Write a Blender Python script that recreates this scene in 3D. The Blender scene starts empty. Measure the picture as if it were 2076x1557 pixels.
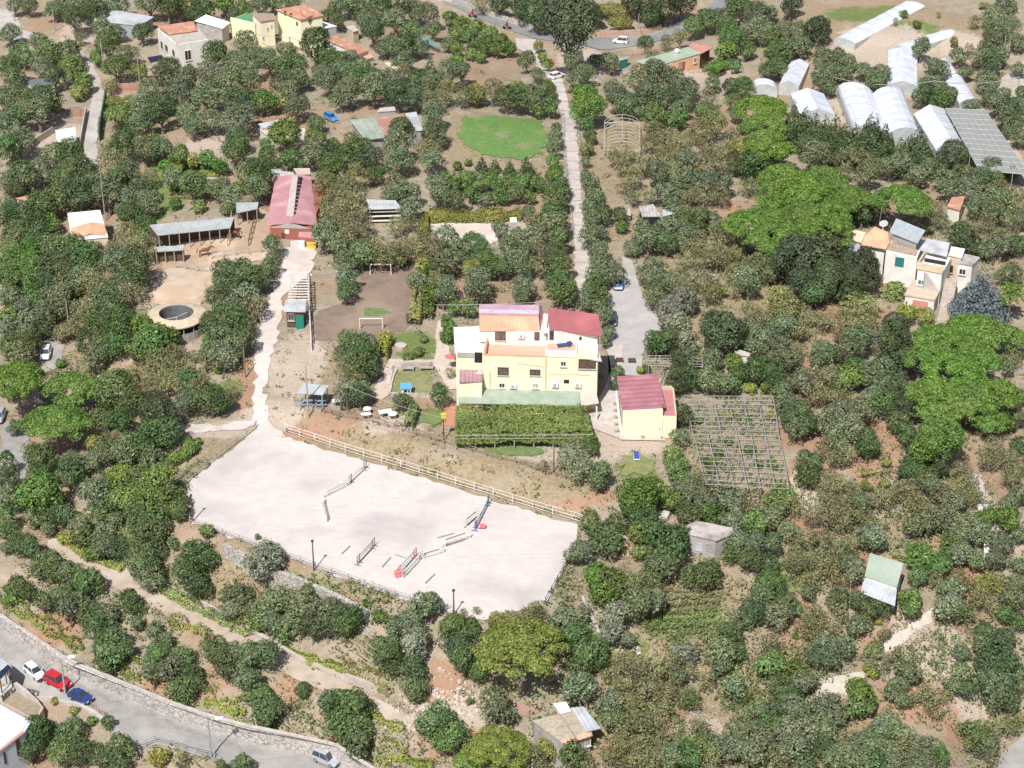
import bpy, math, random
import numpy as np
from mathutils import Vector
from mathutils.geometry import delaunay_2d_cdt
random.seed(7); RNG = np.random.default_rng(7)
S = bpy.context.scene
# ---------------------------------------------------------------- camera, sky, sun, exposure
FPX, CX, CY, HC, PITCH = 4200.0, 1038.0, 778.5, 132.0, math.radians(29.5)
cd = bpy.data.cameras.new('camera'); cam = bpy.data.objects.new('camera', cd); S.collection.objects.link(cam)
cam.location = (0, 0, HC); cam.rotation_euler = (math.radians(90) - PITCH, 0, 0)
cd.sensor_width = 36; cd.lens = 36 * FPX / 2076; cd.clip_start = 1; cd.clip_end = 3000
S.camera = cam
SUN_EL, SUN_AZ = math.radians(52), math.radians(200)     # azimuth of the sun, clockwise from +Y (away from the camera)
w = bpy.data.worlds.new('World'); S.world = w; w.use_nodes = True
nt = w.node_tree; bg = nt.nodes['Background']
sky = nt.nodes.new('ShaderNodeTexSky'); sky.sky_type = 'NISHITA'; sky.sun_disc = False
sky.sun_elevation = SUN_EL; sky.sun_rotation = SUN_AZ; sky.dust_density = 2.0; sky.altitude = 100
nt.links.new(sky.outputs[0], bg.inputs[0]); bg.inputs[1].default_value = 0.085
sl = bpy.data.lights.new('sun', 'SUN'); sl.energy = 5.0; sl.angle = math.radians(0.5); sl.color = (1, .97, .92)
so = bpy.data.objects.new('sun', sl); S.collection.objects.link(so)
sd = Vector((math.sin(SUN_AZ) * math.cos(SUN_EL), math.cos(SUN_AZ) * math.cos(SUN_EL), math.sin(SUN_EL)))
so.rotation_euler = sd.to_track_quat('Z', 'Y').to_euler(); so.location = sd * 300
S.view_settings.view_transform = 'Standard'; S.view_settings.look = 'None'
S.view_settings.exposure = 0.1; S.view_settings.gamma = 1
S.render.engine = 'CYCLES'
S.cycles.max_bounces = 5; S.cycles.diffuse_bounces = 3; S.cycles.transparent_max_bounces = 6

# ---------------------------------------------------------------- picture -> place
CAMP = np.array([0, 0, HC]); FW = np.array([0, math.cos(PITCH), -math.sin(PITCH)]); UP = np.array([0, math.sin(PITCH), math.cos(PITCH)])
def ray(px, py):
    return FW + np.array([1., 0, 0]) * ((px - CX) / FPX) + UP * ((CY - py) / FPX)
def P(px, py, z=0.0):
    d = ray(px, py); return CAMP + d * ((z - HC) / d[2])
def depth(p): return float(np.dot(np.asarray(p) - CAMP, FW))
def ppm(p): return FPX / depth(p)
def crop(ox, oy, k): return lambda x, y: (ox + x / k, oy + y / k)
K3 = 2076 / 700.
TILE = dict(a=crop(0, 0, K3), b=crop(690, 0, K3), c=crop(1376, 0, K3), d=crop(0, 515, K3), e=crop(690, 515, K3),
            f=crop(1376, 515, K3), g=crop(0, 1032, K3), h=crop(690, 1032, K3), i=crop(1376, 1032, K3))
FULL = crop(0, 0, 1.0)

# ---------------------------------------------------------------- terrain
CTRL = [(1038,780,0),(900,740,0),(1200,740,0),(700,620,0),(800,560,0),(600,500,.3),(600,700,-.4),(560,800,-1.2),(640,830,-.4),(760,850,0),(900,880,0),(1100,930,0),(1220,980,-.4),
(1300,850,0),(1310,930,-.2),(1250,650,.2),(1160,400,0),(1160,200,-2),(1160,110,-5),(1250,90,-7),(950,30,-6),(1440,30,-6),(700,100,-3),(400,130,-2),(620,60,-2.5),
(100,40,-2),(200,200,-3),(180,330,-3),(170,500,-4),(345,560,-.5),(350,660,-1),(480,480,0),(60,700,-7),(90,730,-7.5),(20,900,-8.5),(150,860,-7.5),(350,860,-3),(450,880,-2),
(520,880,-2.2),(370,1000,-2.4),(250,1000,-5.5),(60,1050,-8),(130,1120,-8.5),(500,1290,-8.5),(850,1470,-9),(60,1250,-10.2),(280,1340,-10.2),(600,1470,-10.4),(300,1440,-13),(100,1330,-13),
(600,1540,-13.5),(100,1540,-16),(300,1557,-15.5),(480,1130,-4.8),(640,1200,-4.8),(760,1260,-4.8),(880,1290,-5),(1060,1340,-5.5),(980,1430,-7.5),(1150,1480,-7.5),(850,1545,-10.5),(1050,1557,-9),
(1200,1250,-3.6),(1250,1150,-2.6),(1250,1060,-1.8),(1400,1250,-4.5),(1300,1400,-6.5),(1490,900,-.6),(1437,1095,-2.4),(1600,1100,-3),(1795,1180,-3),(1700,1370,-6),(1900,1300,-5),
(1500,1500,-9),(1800,1500,-9),(2050,1530,-11),(2000,1000,-1.5),(1900,850,-.5),(1750,700,0),(1650,500,0),(1860,560,0),(1600,400,0),(1780,240,0),(1560,180,-1),(1365,130,-3),
(1830,120,1),(1800,50,2.5),(2000,60,3),(2050,200,1),(2050,450,0),(1300,300,-.5),(800,250,0),(550,260,-1),(780,430,0),(1000,300,0),(1500,0,-2),(1700,0,2),(400,300,-1)]
CW = np.array([P(x, y, z) for x, y, z in CTRL])
def base_h(X, Y):
    num = np.zeros_like(X); den = np.zeros_like(X)
    for cx, cy, cz in CW:
        r2 = (X - cx) ** 2 + (Y - cy) ** 2
        wgt = 1.0 / (r2 + 9.0) ** 2.0
        num += wgt * cz; den += wgt
    h = num / den
    h += .25 * np.sin(X * .11 + 1.3) * np.cos(Y * .09) + .12 * np.sin(X * .31 + Y * .23)
    return h
def axis(a, b, step, lo, hi):
    core = np.arange(a, b + step / 2, step)
    l = a - np.cumsum(np.geomspace(4, (a - lo) / 5, 12)); r = b + np.cumsum(np.geomspace(4, (hi - b) / 5, 12))
    return np.concatenate([l[::-1], core, r])
XS = axis(-138, 142, .8, -500, 500); YS = axis(150, 470, .8, 20, 1100)
GX, GY = np.meshgrid(XS, YS)
GZ = base_h(GX, GY)
def inside(poly, X, Y):
    c = np.zeros(X.shape, bool); n = len(poly); j = n - 1
    for i in range(n):
        xi, yi = poly[i][:2]; xj, yj = poly[j][:2]
        cond = ((yi > Y) != (yj > Y)) & (X < (xj - xi) * (Y - yi) / ((yj - yi) + 1e-12) + xi)
        c ^= cond; j = i
    return c
def dist_poly(poly, X, Y, closed=True):
    d = np.full(X.shape, 1e9); n = len(poly)
    for i in range(n if closed else n - 1):
        ax, ay = poly[i][:2]; bx, by = poly[(i + 1) % n][:2]
        dx, dy = bx - ax, by - ay; L = dx * dx + dy * dy + 1e-12
        t = np.clip(((X - ax) * dx + (Y - ay) * dy) / L, 0, 1)
        d = np.minimum(d, (X - ax - t * dx) ** 2 + (Y - ay - t * dy) ** 2)
    return np.sqrt(d)
def stamp(poly, z, blend, grow=0.):
    global GZ
    xs = [p[0] for p in poly]; ys = [p[1] for p in poly]
    i0, i1 = np.searchsorted(XS, [min(xs) - blend - grow - 2, max(xs) + blend + grow + 2]); j0, j1 = np.searchsorted(YS, [min(ys) - blend - grow - 2, max(ys) + blend + grow + 2])
    sx, sy = GX[j0:j1, i0:i1], GY[j0:j1, i0:i1]
    d = np.where(inside(poly, sx, sy), 0, np.maximum(dist_poly(poly, sx, sy) - grow, 0))
    k = np.clip(1 - d / blend, 0, 1); k = k * k * (3 - 2 * k)
    GZ[j0:j1, i0:i1] = GZ[j0:j1, i0:i1] * (1 - k) + z * k
def W(pts, z, c=FULL): return [P(*c(x, y), z) for x, y in pts]
ARENA_PX = [(545,872),(575,886),(700,922),(850,968),(1000,1015),(1120,1052),(1172,1066),(1170,1100),(1140,1160),(1105,1226),(1060,1240),(985,1258),(930,1244),(840,1222),(740,1188),(640,1152),(520,1110),(392,1060),(374,985),(440,935),(522,872)]
ROAD_PX = [(-60,1222),(0,1269),(60,1313),(130,1354),(200,1388),(300,1433),(400,1471),(500,1498),(620,1528),(700,1553),(760,1587),(700,1610),(500,1572),(435,1542),(354,1518),(317,1510),(268,1523),(234,1505),(224,1480),(208,1462),(190,1448),(130,1420),(75,1396),(20,1368),(-60,1330)]
WALLTOP_PX = [(-60,1195),(0,1245),(70,1290),(140,1338),(205,1365),(280,1395),(345,1422),(420,1448),(500,1470),(600,1490),(680,1508),(740,1545),(790,1580)]
WALLBOT_PX = [(-60,1225),(0,1272),(60,1316),(130,1357),(200,1391),(300,1436),(400,1474),(500,1501),(620,1531),(700,1556),(760,1590),(800,1620)]
WALLTOP = W(WALLTOP_PX, -10.3); WALLBOT = W(WALLBOT_PX, -13.2)
PATH_PX = [(100,1085),(150,1112),(200,1135),(260,1158),(340,1196),(430,1241),(520,1291),(600,1340),(700,1385),(780,1425),(850,1462),(850,1490),(780,1462),(700,1420),(600,1378),(560,1356),(470,1308),(400,1275),(330,1245),(260,1205),(190,1170),(140,1140),(95,1110)]
stamp(W(ARENA_PX, -2.2), -2.2, 3.2, .8)
stamp(W(PATH_PX, -8.7), -8.7, 2.2, .4)
low = W(ROAD_PX, -13.2)
stamp(low, -13.2, 3.0)
stamp([p for p in WALLTOP] + [p for p in WALLBOT[::-1]], -13.4, .5)
stamp(W([(-70,1400),(30,1440),(100,1500),(60,1600),(-70,1600)], -16.5), -16.5, 4)
stamp(W([(900,590),(1215,610),(1340,600),(1390,760),(1400,900),(1200,905),(910,890),(790,860),(780,740),(900,690)], 0), 0, 5)
stamp(W([(640,520),(830,520),(835,700),(640,700)], 0), 0, 3)
def G(x, y):
    i = int(np.clip(np.searchsorted(XS, x) - 1, 0, len(XS) - 2)); j = int(np.clip(np.searchsorted(YS, y) - 1, 0, len(YS) - 2))
    u = (x - XS[i]) / (XS[i + 1] - XS[i]); v = (y - YS[j]) / (YS[j + 1] - YS[j])
    return float((GZ[j, i] * (1 - u) + GZ[j, i + 1] * u) * (1 - v) + (GZ[j + 1, i] * (1 - u) + GZ[j + 1, i + 1] * u) * v)
def GV(x, y):
    i = np.clip(np.searchsorted(XS, x) - 1, 0, len(XS) - 2); j = np.clip(np.searchsorted(YS, y) - 1, 0, len(YS) - 2)
    u = (x - XS[i]) / (XS[i + 1] - XS[i]); v = (y - YS[j]) / (YS[j + 1] - YS[j])
    return (GZ[j, i] * (1 - u) + GZ[j, i + 1] * u) * (1 - v) + (GZ[j + 1, i] * (1 - u) + GZ[j + 1, i + 1] * u) * v
def PG(px, py, dz=0.0):
    """ground point under a thing seen at this pixel dz above the ground (nearest hit along the ray)"""
    d = ray(px, py); z = np.linspace(14, -26, 161); t = (z - HC) / d[2]
    X = CAMP[0] + d[0] * t; Y = CAMP[1] + d[1] * t
    f = z - GV(X, Y) - dz; k = np.argmax(f < 0)
    if k == 0: k = 160
    a = f[k - 1] / (f[k - 1] - f[k] + 1e-9); zz = z[k - 1] * (1 - a) + z[k] * a
    p = P(px, py, zz); return np.array([p[0], p[1], G(p[0], p[1])])

# ---------------------------------------------------------------- materials
MATS = {}
def lin(c):
    return tuple(((v / 255.) / 12.92 if v / 255. < .04045 else ((v / 255. + .055) / 1.055) ** 2.4) for v in c)
def mat(name, c1, c2=None, rough=.85, scale=1.5, bump=0., wave=None, c3=None, detail=8, metal=0., spec=.3, big=None, thr=(.42, .62)):
    if name in MATS: return MATS[name]
    m = bpy.data.materials.new(name); m.use_nodes = True; t = m.node_tree; N = t.nodes; L = t.links
    b = N['Principled BSDF']; b.inputs['Roughness'].default_value = rough; b.inputs['Metallic'].default_value = metal
    b.inputs['Specular IOR Level'].default_value = spec
    MATS[name] = m
    if c2 is None: c2 = tuple(v * .86 for v in c1)
    tc = N.new('ShaderNodeTexCoord'); geo = N.new('ShaderNodeNewGeometry')
    n1 = N.new('ShaderNodeTexNoise'); n1.inputs['Scale'].default_value = scale; n1.inputs['Detail'].default_value = detail; n1.inputs['Roughness'].default_value = .65
    L.new(geo.outputs['Position'], n1.inputs['Vector'])
    mr = N.new('ShaderNodeMapRange'); mr.inputs[1].default_value = thr[0]; mr.inputs[2].default_value = thr[1]; L.new(n1.outputs[0], mr.inputs[0])
    mx = N.new('ShaderNodeMix'); mx.data_type = 'RGBA'; mx.inputs[6].default_value = (*c1, 1); mx.inputs[7].default_value = (*c2, 1)
    L.new(mr.outputs[0], mx.inputs[0]); out = mx.outputs[2]
    if c3 is not None:
        n2 = N.new('ShaderNodeTexNoise'); n2.inputs['Scale'].default_value = big or scale * .18; n2.inputs['Detail'].default_value = 6
        L.new(geo.outputs['Position'], n2.inputs['Vector'])
        m2 = N.new('ShaderNodeMapRange'); m2.inputs[1].default_value = .5; m2.inputs[2].default_value = .68; L.new(n2.outputs[0], m2.inputs[0])
        mx2 = N.new('ShaderNodeMix'); mx2.data_type = 'RGBA'; mx2.inputs[7].default_value = (*c3, 1)
        L.new(m2.outputs[0], mx2.inputs[0]); L.new(out, mx2.inputs[6]); out = mx2.outputs[2]
    hgt = n1.outputs[0]
    if wave:                                   # ribs along one UV axis: (axis, period in metres, depth)
        ax, per, dep = wave
        uv = N.new('ShaderNodeSeparateXYZ'); L.new(tc.outputs['UV'], uv.inputs[0])
        mu = N.new('ShaderNodeMath'); mu.operation = 'MULTIPLY'; mu.inputs[1].default_value = 2 * math.pi / per; L.new(uv.outputs[ax], mu.inputs[0])
        sn = N.new('ShaderNodeMath'); sn.operation = 'SINE'; L.new(mu.outputs[0], sn.inputs[0])
        bp = N.new('ShaderNodeBump'); bp.inputs['Distance'].default_value = dep; bp.inputs['Strength'].default_value = 1
        L.new(sn.outputs[0], bp.inputs['Height']); L.new(bp.outputs[0], b.inputs['Normal'])
    elif bump:
        bp = N.new('ShaderNodeBump'); bp.inputs['Distance'].default_value = bump; L.new(hgt, bp.inputs['Height']); L.new(bp.outputs[0], b.inputs['Normal'])
    L.new(out, b.inputs['Base Color'])
    return m
def extra(m, kind, a, b, c):
    """stone joints (voronoi, scale, joint colour, width) or slab joints across a lane (bands, period, colour, width)"""
    t = m.node_tree; N = t.nodes; L = t.links; pb = N['Principled BSDF']; src = pb.inputs['Base Color'].links[0].from_socket; geo = N.new('ShaderNodeNewGeometry')
    if kind == 'tracks':
        mp = N.new('ShaderNodeMapping'); mp.inputs['Rotation'].default_value = (0, 0, .35); mp.inputs['Scale'].default_value = (.28, 2.2, 1); L.new(geo.outputs['Position'], mp.inputs[0]); v = N.new('ShaderNodeTexNoise'); v.inputs['Scale'].default_value = a; v.inputs['Detail'].default_value = 10; v.inputs['Roughness'].default_value = .75; v.inputs['Distortion'].default_value = 1.2; L.new(mp.outputs[0], v.inputs['Vector'])
        q = N.new('ShaderNodeMath'); q.operation = 'SUBTRACT'; q.inputs[1].default_value = .36; L.new(v.outputs[0], q.inputs[0]); h = q.outputs[0]
    elif kind == 'stones':
        v = N.new('ShaderNodeTexVoronoi'); v.feature = 'DISTANCE_TO_EDGE'; v.inputs['Scale'].default_value = a; L.new(geo.outputs['Position'], v.inputs['Vector']); h = v.outputs['Distance']
    else:
        sp = N.new('ShaderNodeSeparateXYZ'); L.new(geo.outputs['Position'], sp.inputs[0]); f = N.new('ShaderNodeMath'); f.operation = 'PINGPONG'; f.inputs[1].default_value = a; L.new(sp.outputs[1], f.inputs[0]); h = f.outputs[0]
    r = N.new('ShaderNodeMapRange'); r.inputs[1].default_value = 0; r.inputs[2].default_value = c; L.new(h, r.inputs[0])
    x = N.new('ShaderNodeMix'); x.data_type = 'RGBA'; x.inputs[6].default_value = (*b, 1); L.new(src, x.inputs[7]); L.new(r.outputs[0], x.inputs[0]); L.new(x.outputs[2], pb.inputs['Base Color']); return m
def leafmat(name, dark, light, trans=.15, hue=.8):
    m = bpy.data.materials.new(name); m.use_nodes = True; t = m.node_tree; N = t.nodes; L = t.links
    b = N['Principled BSDF']; b.inputs['Roughness'].default_value = .62; b.inputs['Specular IOR Level'].default_value = .25
    at = N.new('ShaderNodeAttribute'); at.attribute_name = 'tint'
    oi = N.new('ShaderNodeObjectInfo')
    mx = N.new('ShaderNodeMix'); mx.data_type = 'RGBA'; mx.inputs[6].default_value = (*dark, 1); mx.inputs[7].default_value = (*light, 1); L.new(at.outputs['Fac'], mx.inputs[0])
    hs = N.new('ShaderNodeHueSaturation')
    r1 = N.new('ShaderNodeMapRange'); r1.inputs[3].default_value = .5 - .022 * hue * 2; r1.inputs[4].default_value = .5 + .015 * hue * 2; L.new(oi.outputs['Random'], r1.inputs[0])
    r2 = N.new('ShaderNodeMapRange'); r2.inputs[3].default_value = 1 - .3 * hue; r2.inputs[4].default_value = 1 + .3 * hue
    ml = N.new('ShaderNodeMath'); ml.operation = 'MULTIPLY'; ml.inputs[1].default_value = 7.31; L.new(oi.outputs['Random'], ml.inputs[0])
    fr = N.new('ShaderNodeMath'); fr.operation = 'FRACT'; L.new(ml.outputs[0], fr.inputs[0]); L.new(fr.outputs[0], r2.inputs[0])
    r3 = N.new('ShaderNodeMapRange'); r3.inputs[3].default_value = 1 - .22 * hue; r3.inputs[4].default_value = 1 + .12 * hue; m3 = N.new('ShaderNodeMath'); m3.operation = 'MULTIPLY'; m3.inputs[1].default_value = 17.7; L.new(oi.outputs['Random'], m3.inputs[0]); f3 = N.new('ShaderNodeMath'); f3.operation = 'FRACT'; L.new(m3.outputs[0], f3.inputs[0]); L.new(f3.outputs[0], r3.inputs[0]); L.new(r3.outputs[0], hs.inputs['Saturation'])
    L.new(r1.outputs[0], hs.inputs['Hue']); L.new(r2.outputs[0], hs.inputs['Value']); L.new(mx.outputs[2], hs.inputs['Color'])
    L.new(hs.outputs[0], b.inputs['Base Color'])
    if trans:
        tr = N.new('ShaderNodeBsdfTranslucent'); L.new(hs.outputs[0], tr.inputs[0]); ms = N.new('ShaderNodeMixShader'); ms.inputs[0].default_value = trans
        L.new(b.outputs[0], ms.inputs[1]); L.new(tr.outputs[0], ms.inputs[2]); L.new(ms.outputs[0], N['Material Output'].inputs[0])
    return m

# ---------------------------------------------------------------- mesh building
class MB:
    def __init__(s): s.v = []; s.f = []; s.uv = []; s.sm = False
    def face(s, pts, uv=None):
        n = len(s.v); s.v += [tuple(float(c) for c in p) for p in pts]; s.f.append(list(range(n, n + len(pts))))
        if uv is None:
            a = np.array(pts[0], float); e = np.array(pts[1], float) - a; l = np.linalg.norm(e) + 1e-9; e /= l
            q = np.array(pts[-1], float) - a; q = q - e * np.dot(q, e); q /= np.linalg.norm(q) + 1e-9
            uv = [(float(np.dot(np.array(p) - a, e)), float(np.dot(np.array(p) - a, q))) for p in pts]
        s.uv.append(uv); return s
    def prism(s, pts, z0, z1=None, dz=None):
        """pts: ring of xy(z); vertical walls. z0 bottom, z1 top (number); dz: top follows pts' own z, bottom = z - dz"""
        top = [(p[0], p[1], p[2] if z1 is None else z1) for p in pts]
        bot = [(p[0], p[1], (p[2] - dz) if dz is not None else z0) for p in pts]
        ar = sum(top[i][0] * top[(i + 1) % len(top)][1] - top[(i + 1) % len(top)][0] * top[i][1] for i in range(len(top)))
        if ar < 0: top.reverse(); bot.reverse()
        s.face(top); s.face(bot[::-1])
        for i in range(len(top)):
            j = (i + 1) % len(top); s.face([bot[i], bot[j], top[j], top[i]])
        return s
    def slab(s, pts, t): return s.prism(pts, None, None, dz=t)
    def obox(s, fr, u0, u1, v0, v1, z0, z1):
        return s.prism([fr.pt(u0, v0, 0), fr.pt(u1, v0, 0), fr.pt(u1, v1, 0), fr.pt(u0, v1, 0)], z0, z1)
    def box(s, c, sx, sy, z0, z1, rot=0.):
        cs, sn = math.cos(rot), math.sin(rot)
        return s.prism([(c[0] + x * cs - y * sn, c[1] + x * sn + y * cs, 0) for x, y in ((-sx / 2, -sy / 2), (sx / 2, -sy / 2), (sx / 2, sy / 2), (-sx / 2, sy / 2))], z0, z1)
    def tube(s, p, q, r, r2=None, n=6, cap=True):
        r2 = r if r2 is None else r2; p = np.array(p, float); q = np.array(q, float); d = q - p; d /= np.linalg.norm(d) + 1e-9
        a = np.cross(d, (0, 0, 1) if abs(d[2]) < .9 else (1, 0, 0)); a /= np.linalg.norm(a); b = np.cross(d, a)
        A = [p + r * (a * math.cos(t) + b * math.sin(t)) for t in [2 * math.pi * k / n for k in range(n)]]
        B = [q + r2 * (a * math.cos(t) + b * math.sin(t)) for t in [2 * math.pi * k / n for k in range(n)]]
        for i in range(n): j = (i + 1) % n; s.face([A[i], B[i], B[j], A[j]])
        if cap: s.face(A); s.face(B[::-1])
        return s
    def path(s, pts, r, n=5):
        for a, b in zip(pts[:-1], pts[1:]): s.tube(a, b, r, n=n)
        return s
    def dome(s, c, r, h, n=12, m=4, z0=0., r0=0.):
        for k in range(m):
            t0, t1 = math.pi / 2 * k / m, math.pi / 2 * (k + 1) / m
            for i in range(n):
                a0, a1 = 2 * math.pi * i / n, 2 * math.pi * (i + 1) / n
                q = [(c[0] + r * math.cos(t) * math.cos(a), c[1] + r * math.cos(t) * math.sin(a), c[2] + h * math.sin(t)) for t, a in ((t0, a0), (t0, a1), (t1, a1), (t1, a0))]
                if k == m - 1: q = q[:3]
                s.face(q)
        return s
    def ringslab(s, c, r0, r1, za, zb, t=.12, n=40):
        for i in range(n):
            a0, a1 = 2 * math.pi * i / n, 2 * math.pi * (i + 1) / n
            def pt(r, a, z): return (c[0] + r * math.cos(a), c[1] + r * math.sin(a), z)
            s.face([pt(r0, a0, za), pt(r1, a0, zb), pt(r1, a1, zb), pt(r0, a1, za)])
            s.face([pt(r0, a1, za - t), pt(r1, a1, zb - t), pt(r1, a0, zb - t), pt(r0, a0, za - t)])
            s.face([pt(r1, a0, zb), pt(r1, a0, zb - t), pt(r1, a1, zb - t), pt(r1, a1, zb)])
            s.face([pt(r0, a1, za), pt(r0, a1, za - t), pt(r0, a0, za - t), pt(r0, a0, za)])
        return s
COL = S.collection
def setmesh(name, mb, m, off):
    me = bpy.data.meshes.new(name)
    me.from_pydata([(v[0] - off[0], v[1] - off[1], v[2] - off[2]) for v in mb.v], [], mb.f)
    uvl = me.uv_layers.new(name='UVMap'); flat = [c for u in mb.uv for p in u for c in p]; uvl.data.foreach_set('uv', flat)
    me.materials.append(m)
    if mb.sm: me.polygons.foreach_set('use_smooth', [True] * len(me.polygons))
    me.update(); return me
def obj(name, mb, m, parent=None, label=None):
    off = np.zeros(3); q = parent
    while q is not None: off = off + np.array(q.location); q = q.parent
    if parent is None:
        vs = np.array(mb.v); off = np.array([(vs[:, 0].min() + vs[:, 0].max()) / 2, (vs[:, 1].min() + vs[:, 1].max()) / 2, vs[:, 2].min()])
    o = bpy.data.objects.new(name, setmesh(name, mb, m, off)); COL.objects.link(o)
    if parent is None: o.location = off
    else: o.parent = parent
    if label: o['label'] = label
    return o
def tag(o, label, cat, group=None):
    o['label'] = label; o['category'] = cat
    if group: o['group'] = group
    return o
def thing(name, label, cat, loc, group=None):
    o = bpy.data.objects.new(name, None); o.empty_display_size = .5; COL.objects.link(o); o.location = tuple(float(c) for c in loc)
    return tag(o, label, cat, group)
def structure(o): o['kind'] = 'structure'; return o
def npmesh(name, V, F, m, tint=None, smooth=False):
    me = bpy.data.meshes.new(name); k = F.shape[1]
    me.vertices.add(len(V)); me.vertices.foreach_set('co', V.astype(np.float32).ravel())
    me.loops.add(F.size); me.loops.foreach_set('vertex_index', F.astype(np.int32).ravel())
    me.polygons.add(len(F)); me.polygons.foreach_set('loop_start', np.arange(0, F.size, k, dtype=np.int32))
    me.update(calc_edges=True)
    if tint is not None:
        a = me.attributes.new('tint', 'FLOAT', 'POINT'); a.data.foreach_set('value', tint.astype(np.float32))
    if smooth: me.polygons.foreach_set('use_smooth', np.ones(len(F), bool))
    me.materials.append(m); return me
def drape(name, ring, off, m, noise=0., step=.9, z=None):
    """sheet laid over the terrain inside a ring of xy points"""
    pts = []
    for i in range(len(ring)):
        a = np.array(ring[i][:2]); b = np.array(ring[(i + 1) % len(ring)][:2]); L = np.linalg.norm(b - a); n = max(1, int(L / step))
        for k in range(n):
            q = a + (b - a) * k / n
            if noise: q = q + RNG.normal(0, noise, 2)
            pts.append(q)
    nb = len(pts); A = np.array(pts); x0, y0 = A.min(0); x1, y1 = A.max(0)
    gx, gy = np.meshgrid(np.arange(x0, x1, step), np.arange(y0, y1, step)); gx = gx.ravel(); gy = gy.ravel()
    if z is None:
        ok = inside(pts, gx, gy) & (dist_poly(pts, gx, gy) > step * .45)
        pts += [np.array(q) for q in zip(gx[ok], gy[ok])]
    vv, ee, ff, _, _, _ = delaunay_2d_cdt([Vector(p) for p in pts], [(i, (i + 1) % nb) for i in range(nb)], [], 1, 1e-4)
    VX = np.array([v.x for v in vv]); VY = np.array([v.y for v in vv]); VZ = GV(VX, VY) + off if z is None else np.full(len(VX), z)
    c = np.array([VX.mean(), VY.mean(), VZ.mean()])
    me = bpy.data.meshes.new(name); me.from_pydata(list(zip(VX - c[0], VY - c[1], VZ - c[2])), [], [list(f) for f in ff])
    me.materials.append(m); me.update(); o = bpy.data.objects.new(name, me); COL.objects.link(o); o.location = c; return o
def gpx(pts, c=FULL, dz=0.): return [PG(*c(x, y), dz) for x, y in pts]
class Fr:
    """a building's frame: origin at its front left corner, u to the right along the front, v away"""
    def __init__(s, a, b, z=None, D=5.):
        s.o = np.array(a[:2], float); e = np.array(b[:2], float) - s.o; s.W = float(np.linalg.norm(e)); s.ux = e / s.W; s.uy = np.array([-s.ux[1], s.ux[0]]); s.D = D
    def pt(s, u, v, z): q = s.o + s.ux * u + s.uy * v; return np.array([q[0], q[1], z])
    def uv(s, p): d = np.array(p[:2]) - s.o; return float(d @ s.ux), float(d @ s.uy)
    def at(s, px, py, z): return s.uv(P(px, py, z))
    def front(s, px, py, v=0.):
        d = ray(px, py); t = (v - (CAMP[:2] - s.o) @ s.uy) / (d[:2] @ s.uy); q = CAMP + d * t; return s.uv(q)[0], float(q[2])
    def side(s, px, py, u=0.):
        d = ray(px, py); t = (u - (CAMP[:2] - s.o) @ s.ux) / (d[:2] @ s.ux); q = CAMP + d * t; return s.uv(q)[1], float(q[2])
def cyc(n): return range(n)
# ---------------------------------------------------------------- the ground sheet
WHITE = mat('white_wall', (.78,.76,.72), (.68,.65,.6), scale=.8, c3=(.6,.56,.5))
CREAM = mat('cream_wall', (.72,.6,.42), (.6,.5,.36), scale=.8, c3=(.5,.43,.33))
YELLOW = mat('yellow_wall', (.86,.82,.55), (.8,.75,.5), scale=.8, c3=(.76,.71,.56), detail=10)
SAND = extra(mat('arena_sand', (.65,.588,.558), (.59,.53,.50), scale=.55, c3=(.5,.45,.43), big=.13, bump=.12, thr=(.42,.7), detail=12), 'tracks', .7, (.565,.51,.48), .13)
ASPH = extra(mat('asphalt', (.35,.335,.32), (.27,.26,.25), scale=.7, c3=(.43,.4,.375), big=.2, thr=(.4,.66), detail=12), 'stones', .16, (.2,.19,.18), .006)
ASPHD = mat('dark_asphalt', (.25,.25,.25), (.19,.19,.195), scale=.6, c3=(.3,.29,.28), big=.15)
CONC = mat('concrete', (.52,.46,.41), (.4,.36,.32), scale=1.2, c3=(.45,.38,.31), big=.3, bump=.02)
CONCP = mat('pale_concrete', (.58,.52,.49), (.46,.41,.38), scale=.9, c3=(.5,.43,.38), big=.2, bump=.02)
PAVE = mat('paving', (.62,.52,.44), (.5,.42,.36), scale=.9, c3=(.54,.43,.34), big=.25)
DUST = mat('pale_dust', (.64,.575,.54), (.54,.47,.41), scale=.8, c3=(.56,.47,.39), big=.22, thr=(.45,.7))
EARTH = mat('trodden_earth', (.27,.2,.155), (.215,.16,.125), scale=.5, c3=(.33,.25,.19), big=.12)
TANSAND = mat('tan_sand', (.47,.35,.25), (.4,.29,.2), scale=.7, c3=(.6,.47,.34), big=.2)
LAWN = mat('lawn', (.13,.21,.075), (.21,.25,.11), scale=1.2, c3=(.2,.24,.09), big=.25, bump=.05)
LAWNY = mat('worn_lawn', (.19,.23,.08), (.3,.27,.13), scale=1.4, c3=(.3,.27,.15), big=.3, bump=.05)
DRYG = mat('dry_grass', (.44,.34,.2), (.34,.27,.15), scale=1.2, c3=(.38,.25,.15), big=.2, bump=.05)
STONE = extra(mat('stone_wall', (.54,.5,.46), (.4,.37,.34), scale=2.6, c3=(.56,.5,.44), big=.6, bump=.12, thr=(.46,.56)), 'stones', 1.8, (.22,.2,.18), .1)
TERRA = mat('terracotta', (.5,.26,.18), (.42,.21,.15), scale=2, wave=(0,.5,.02), c3=(.62,.36,.24), big=.7)
TERRAO = mat('orange_tiles', (.66,.38,.25), (.58,.33,.22), scale=2, wave=(0,.5,.015), c3=(.78,.46,.3), big=.5)
PINKT = mat('terrace_tiles', (.72,.42,.32), (.66,.37,.28), scale=1.2)
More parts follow.
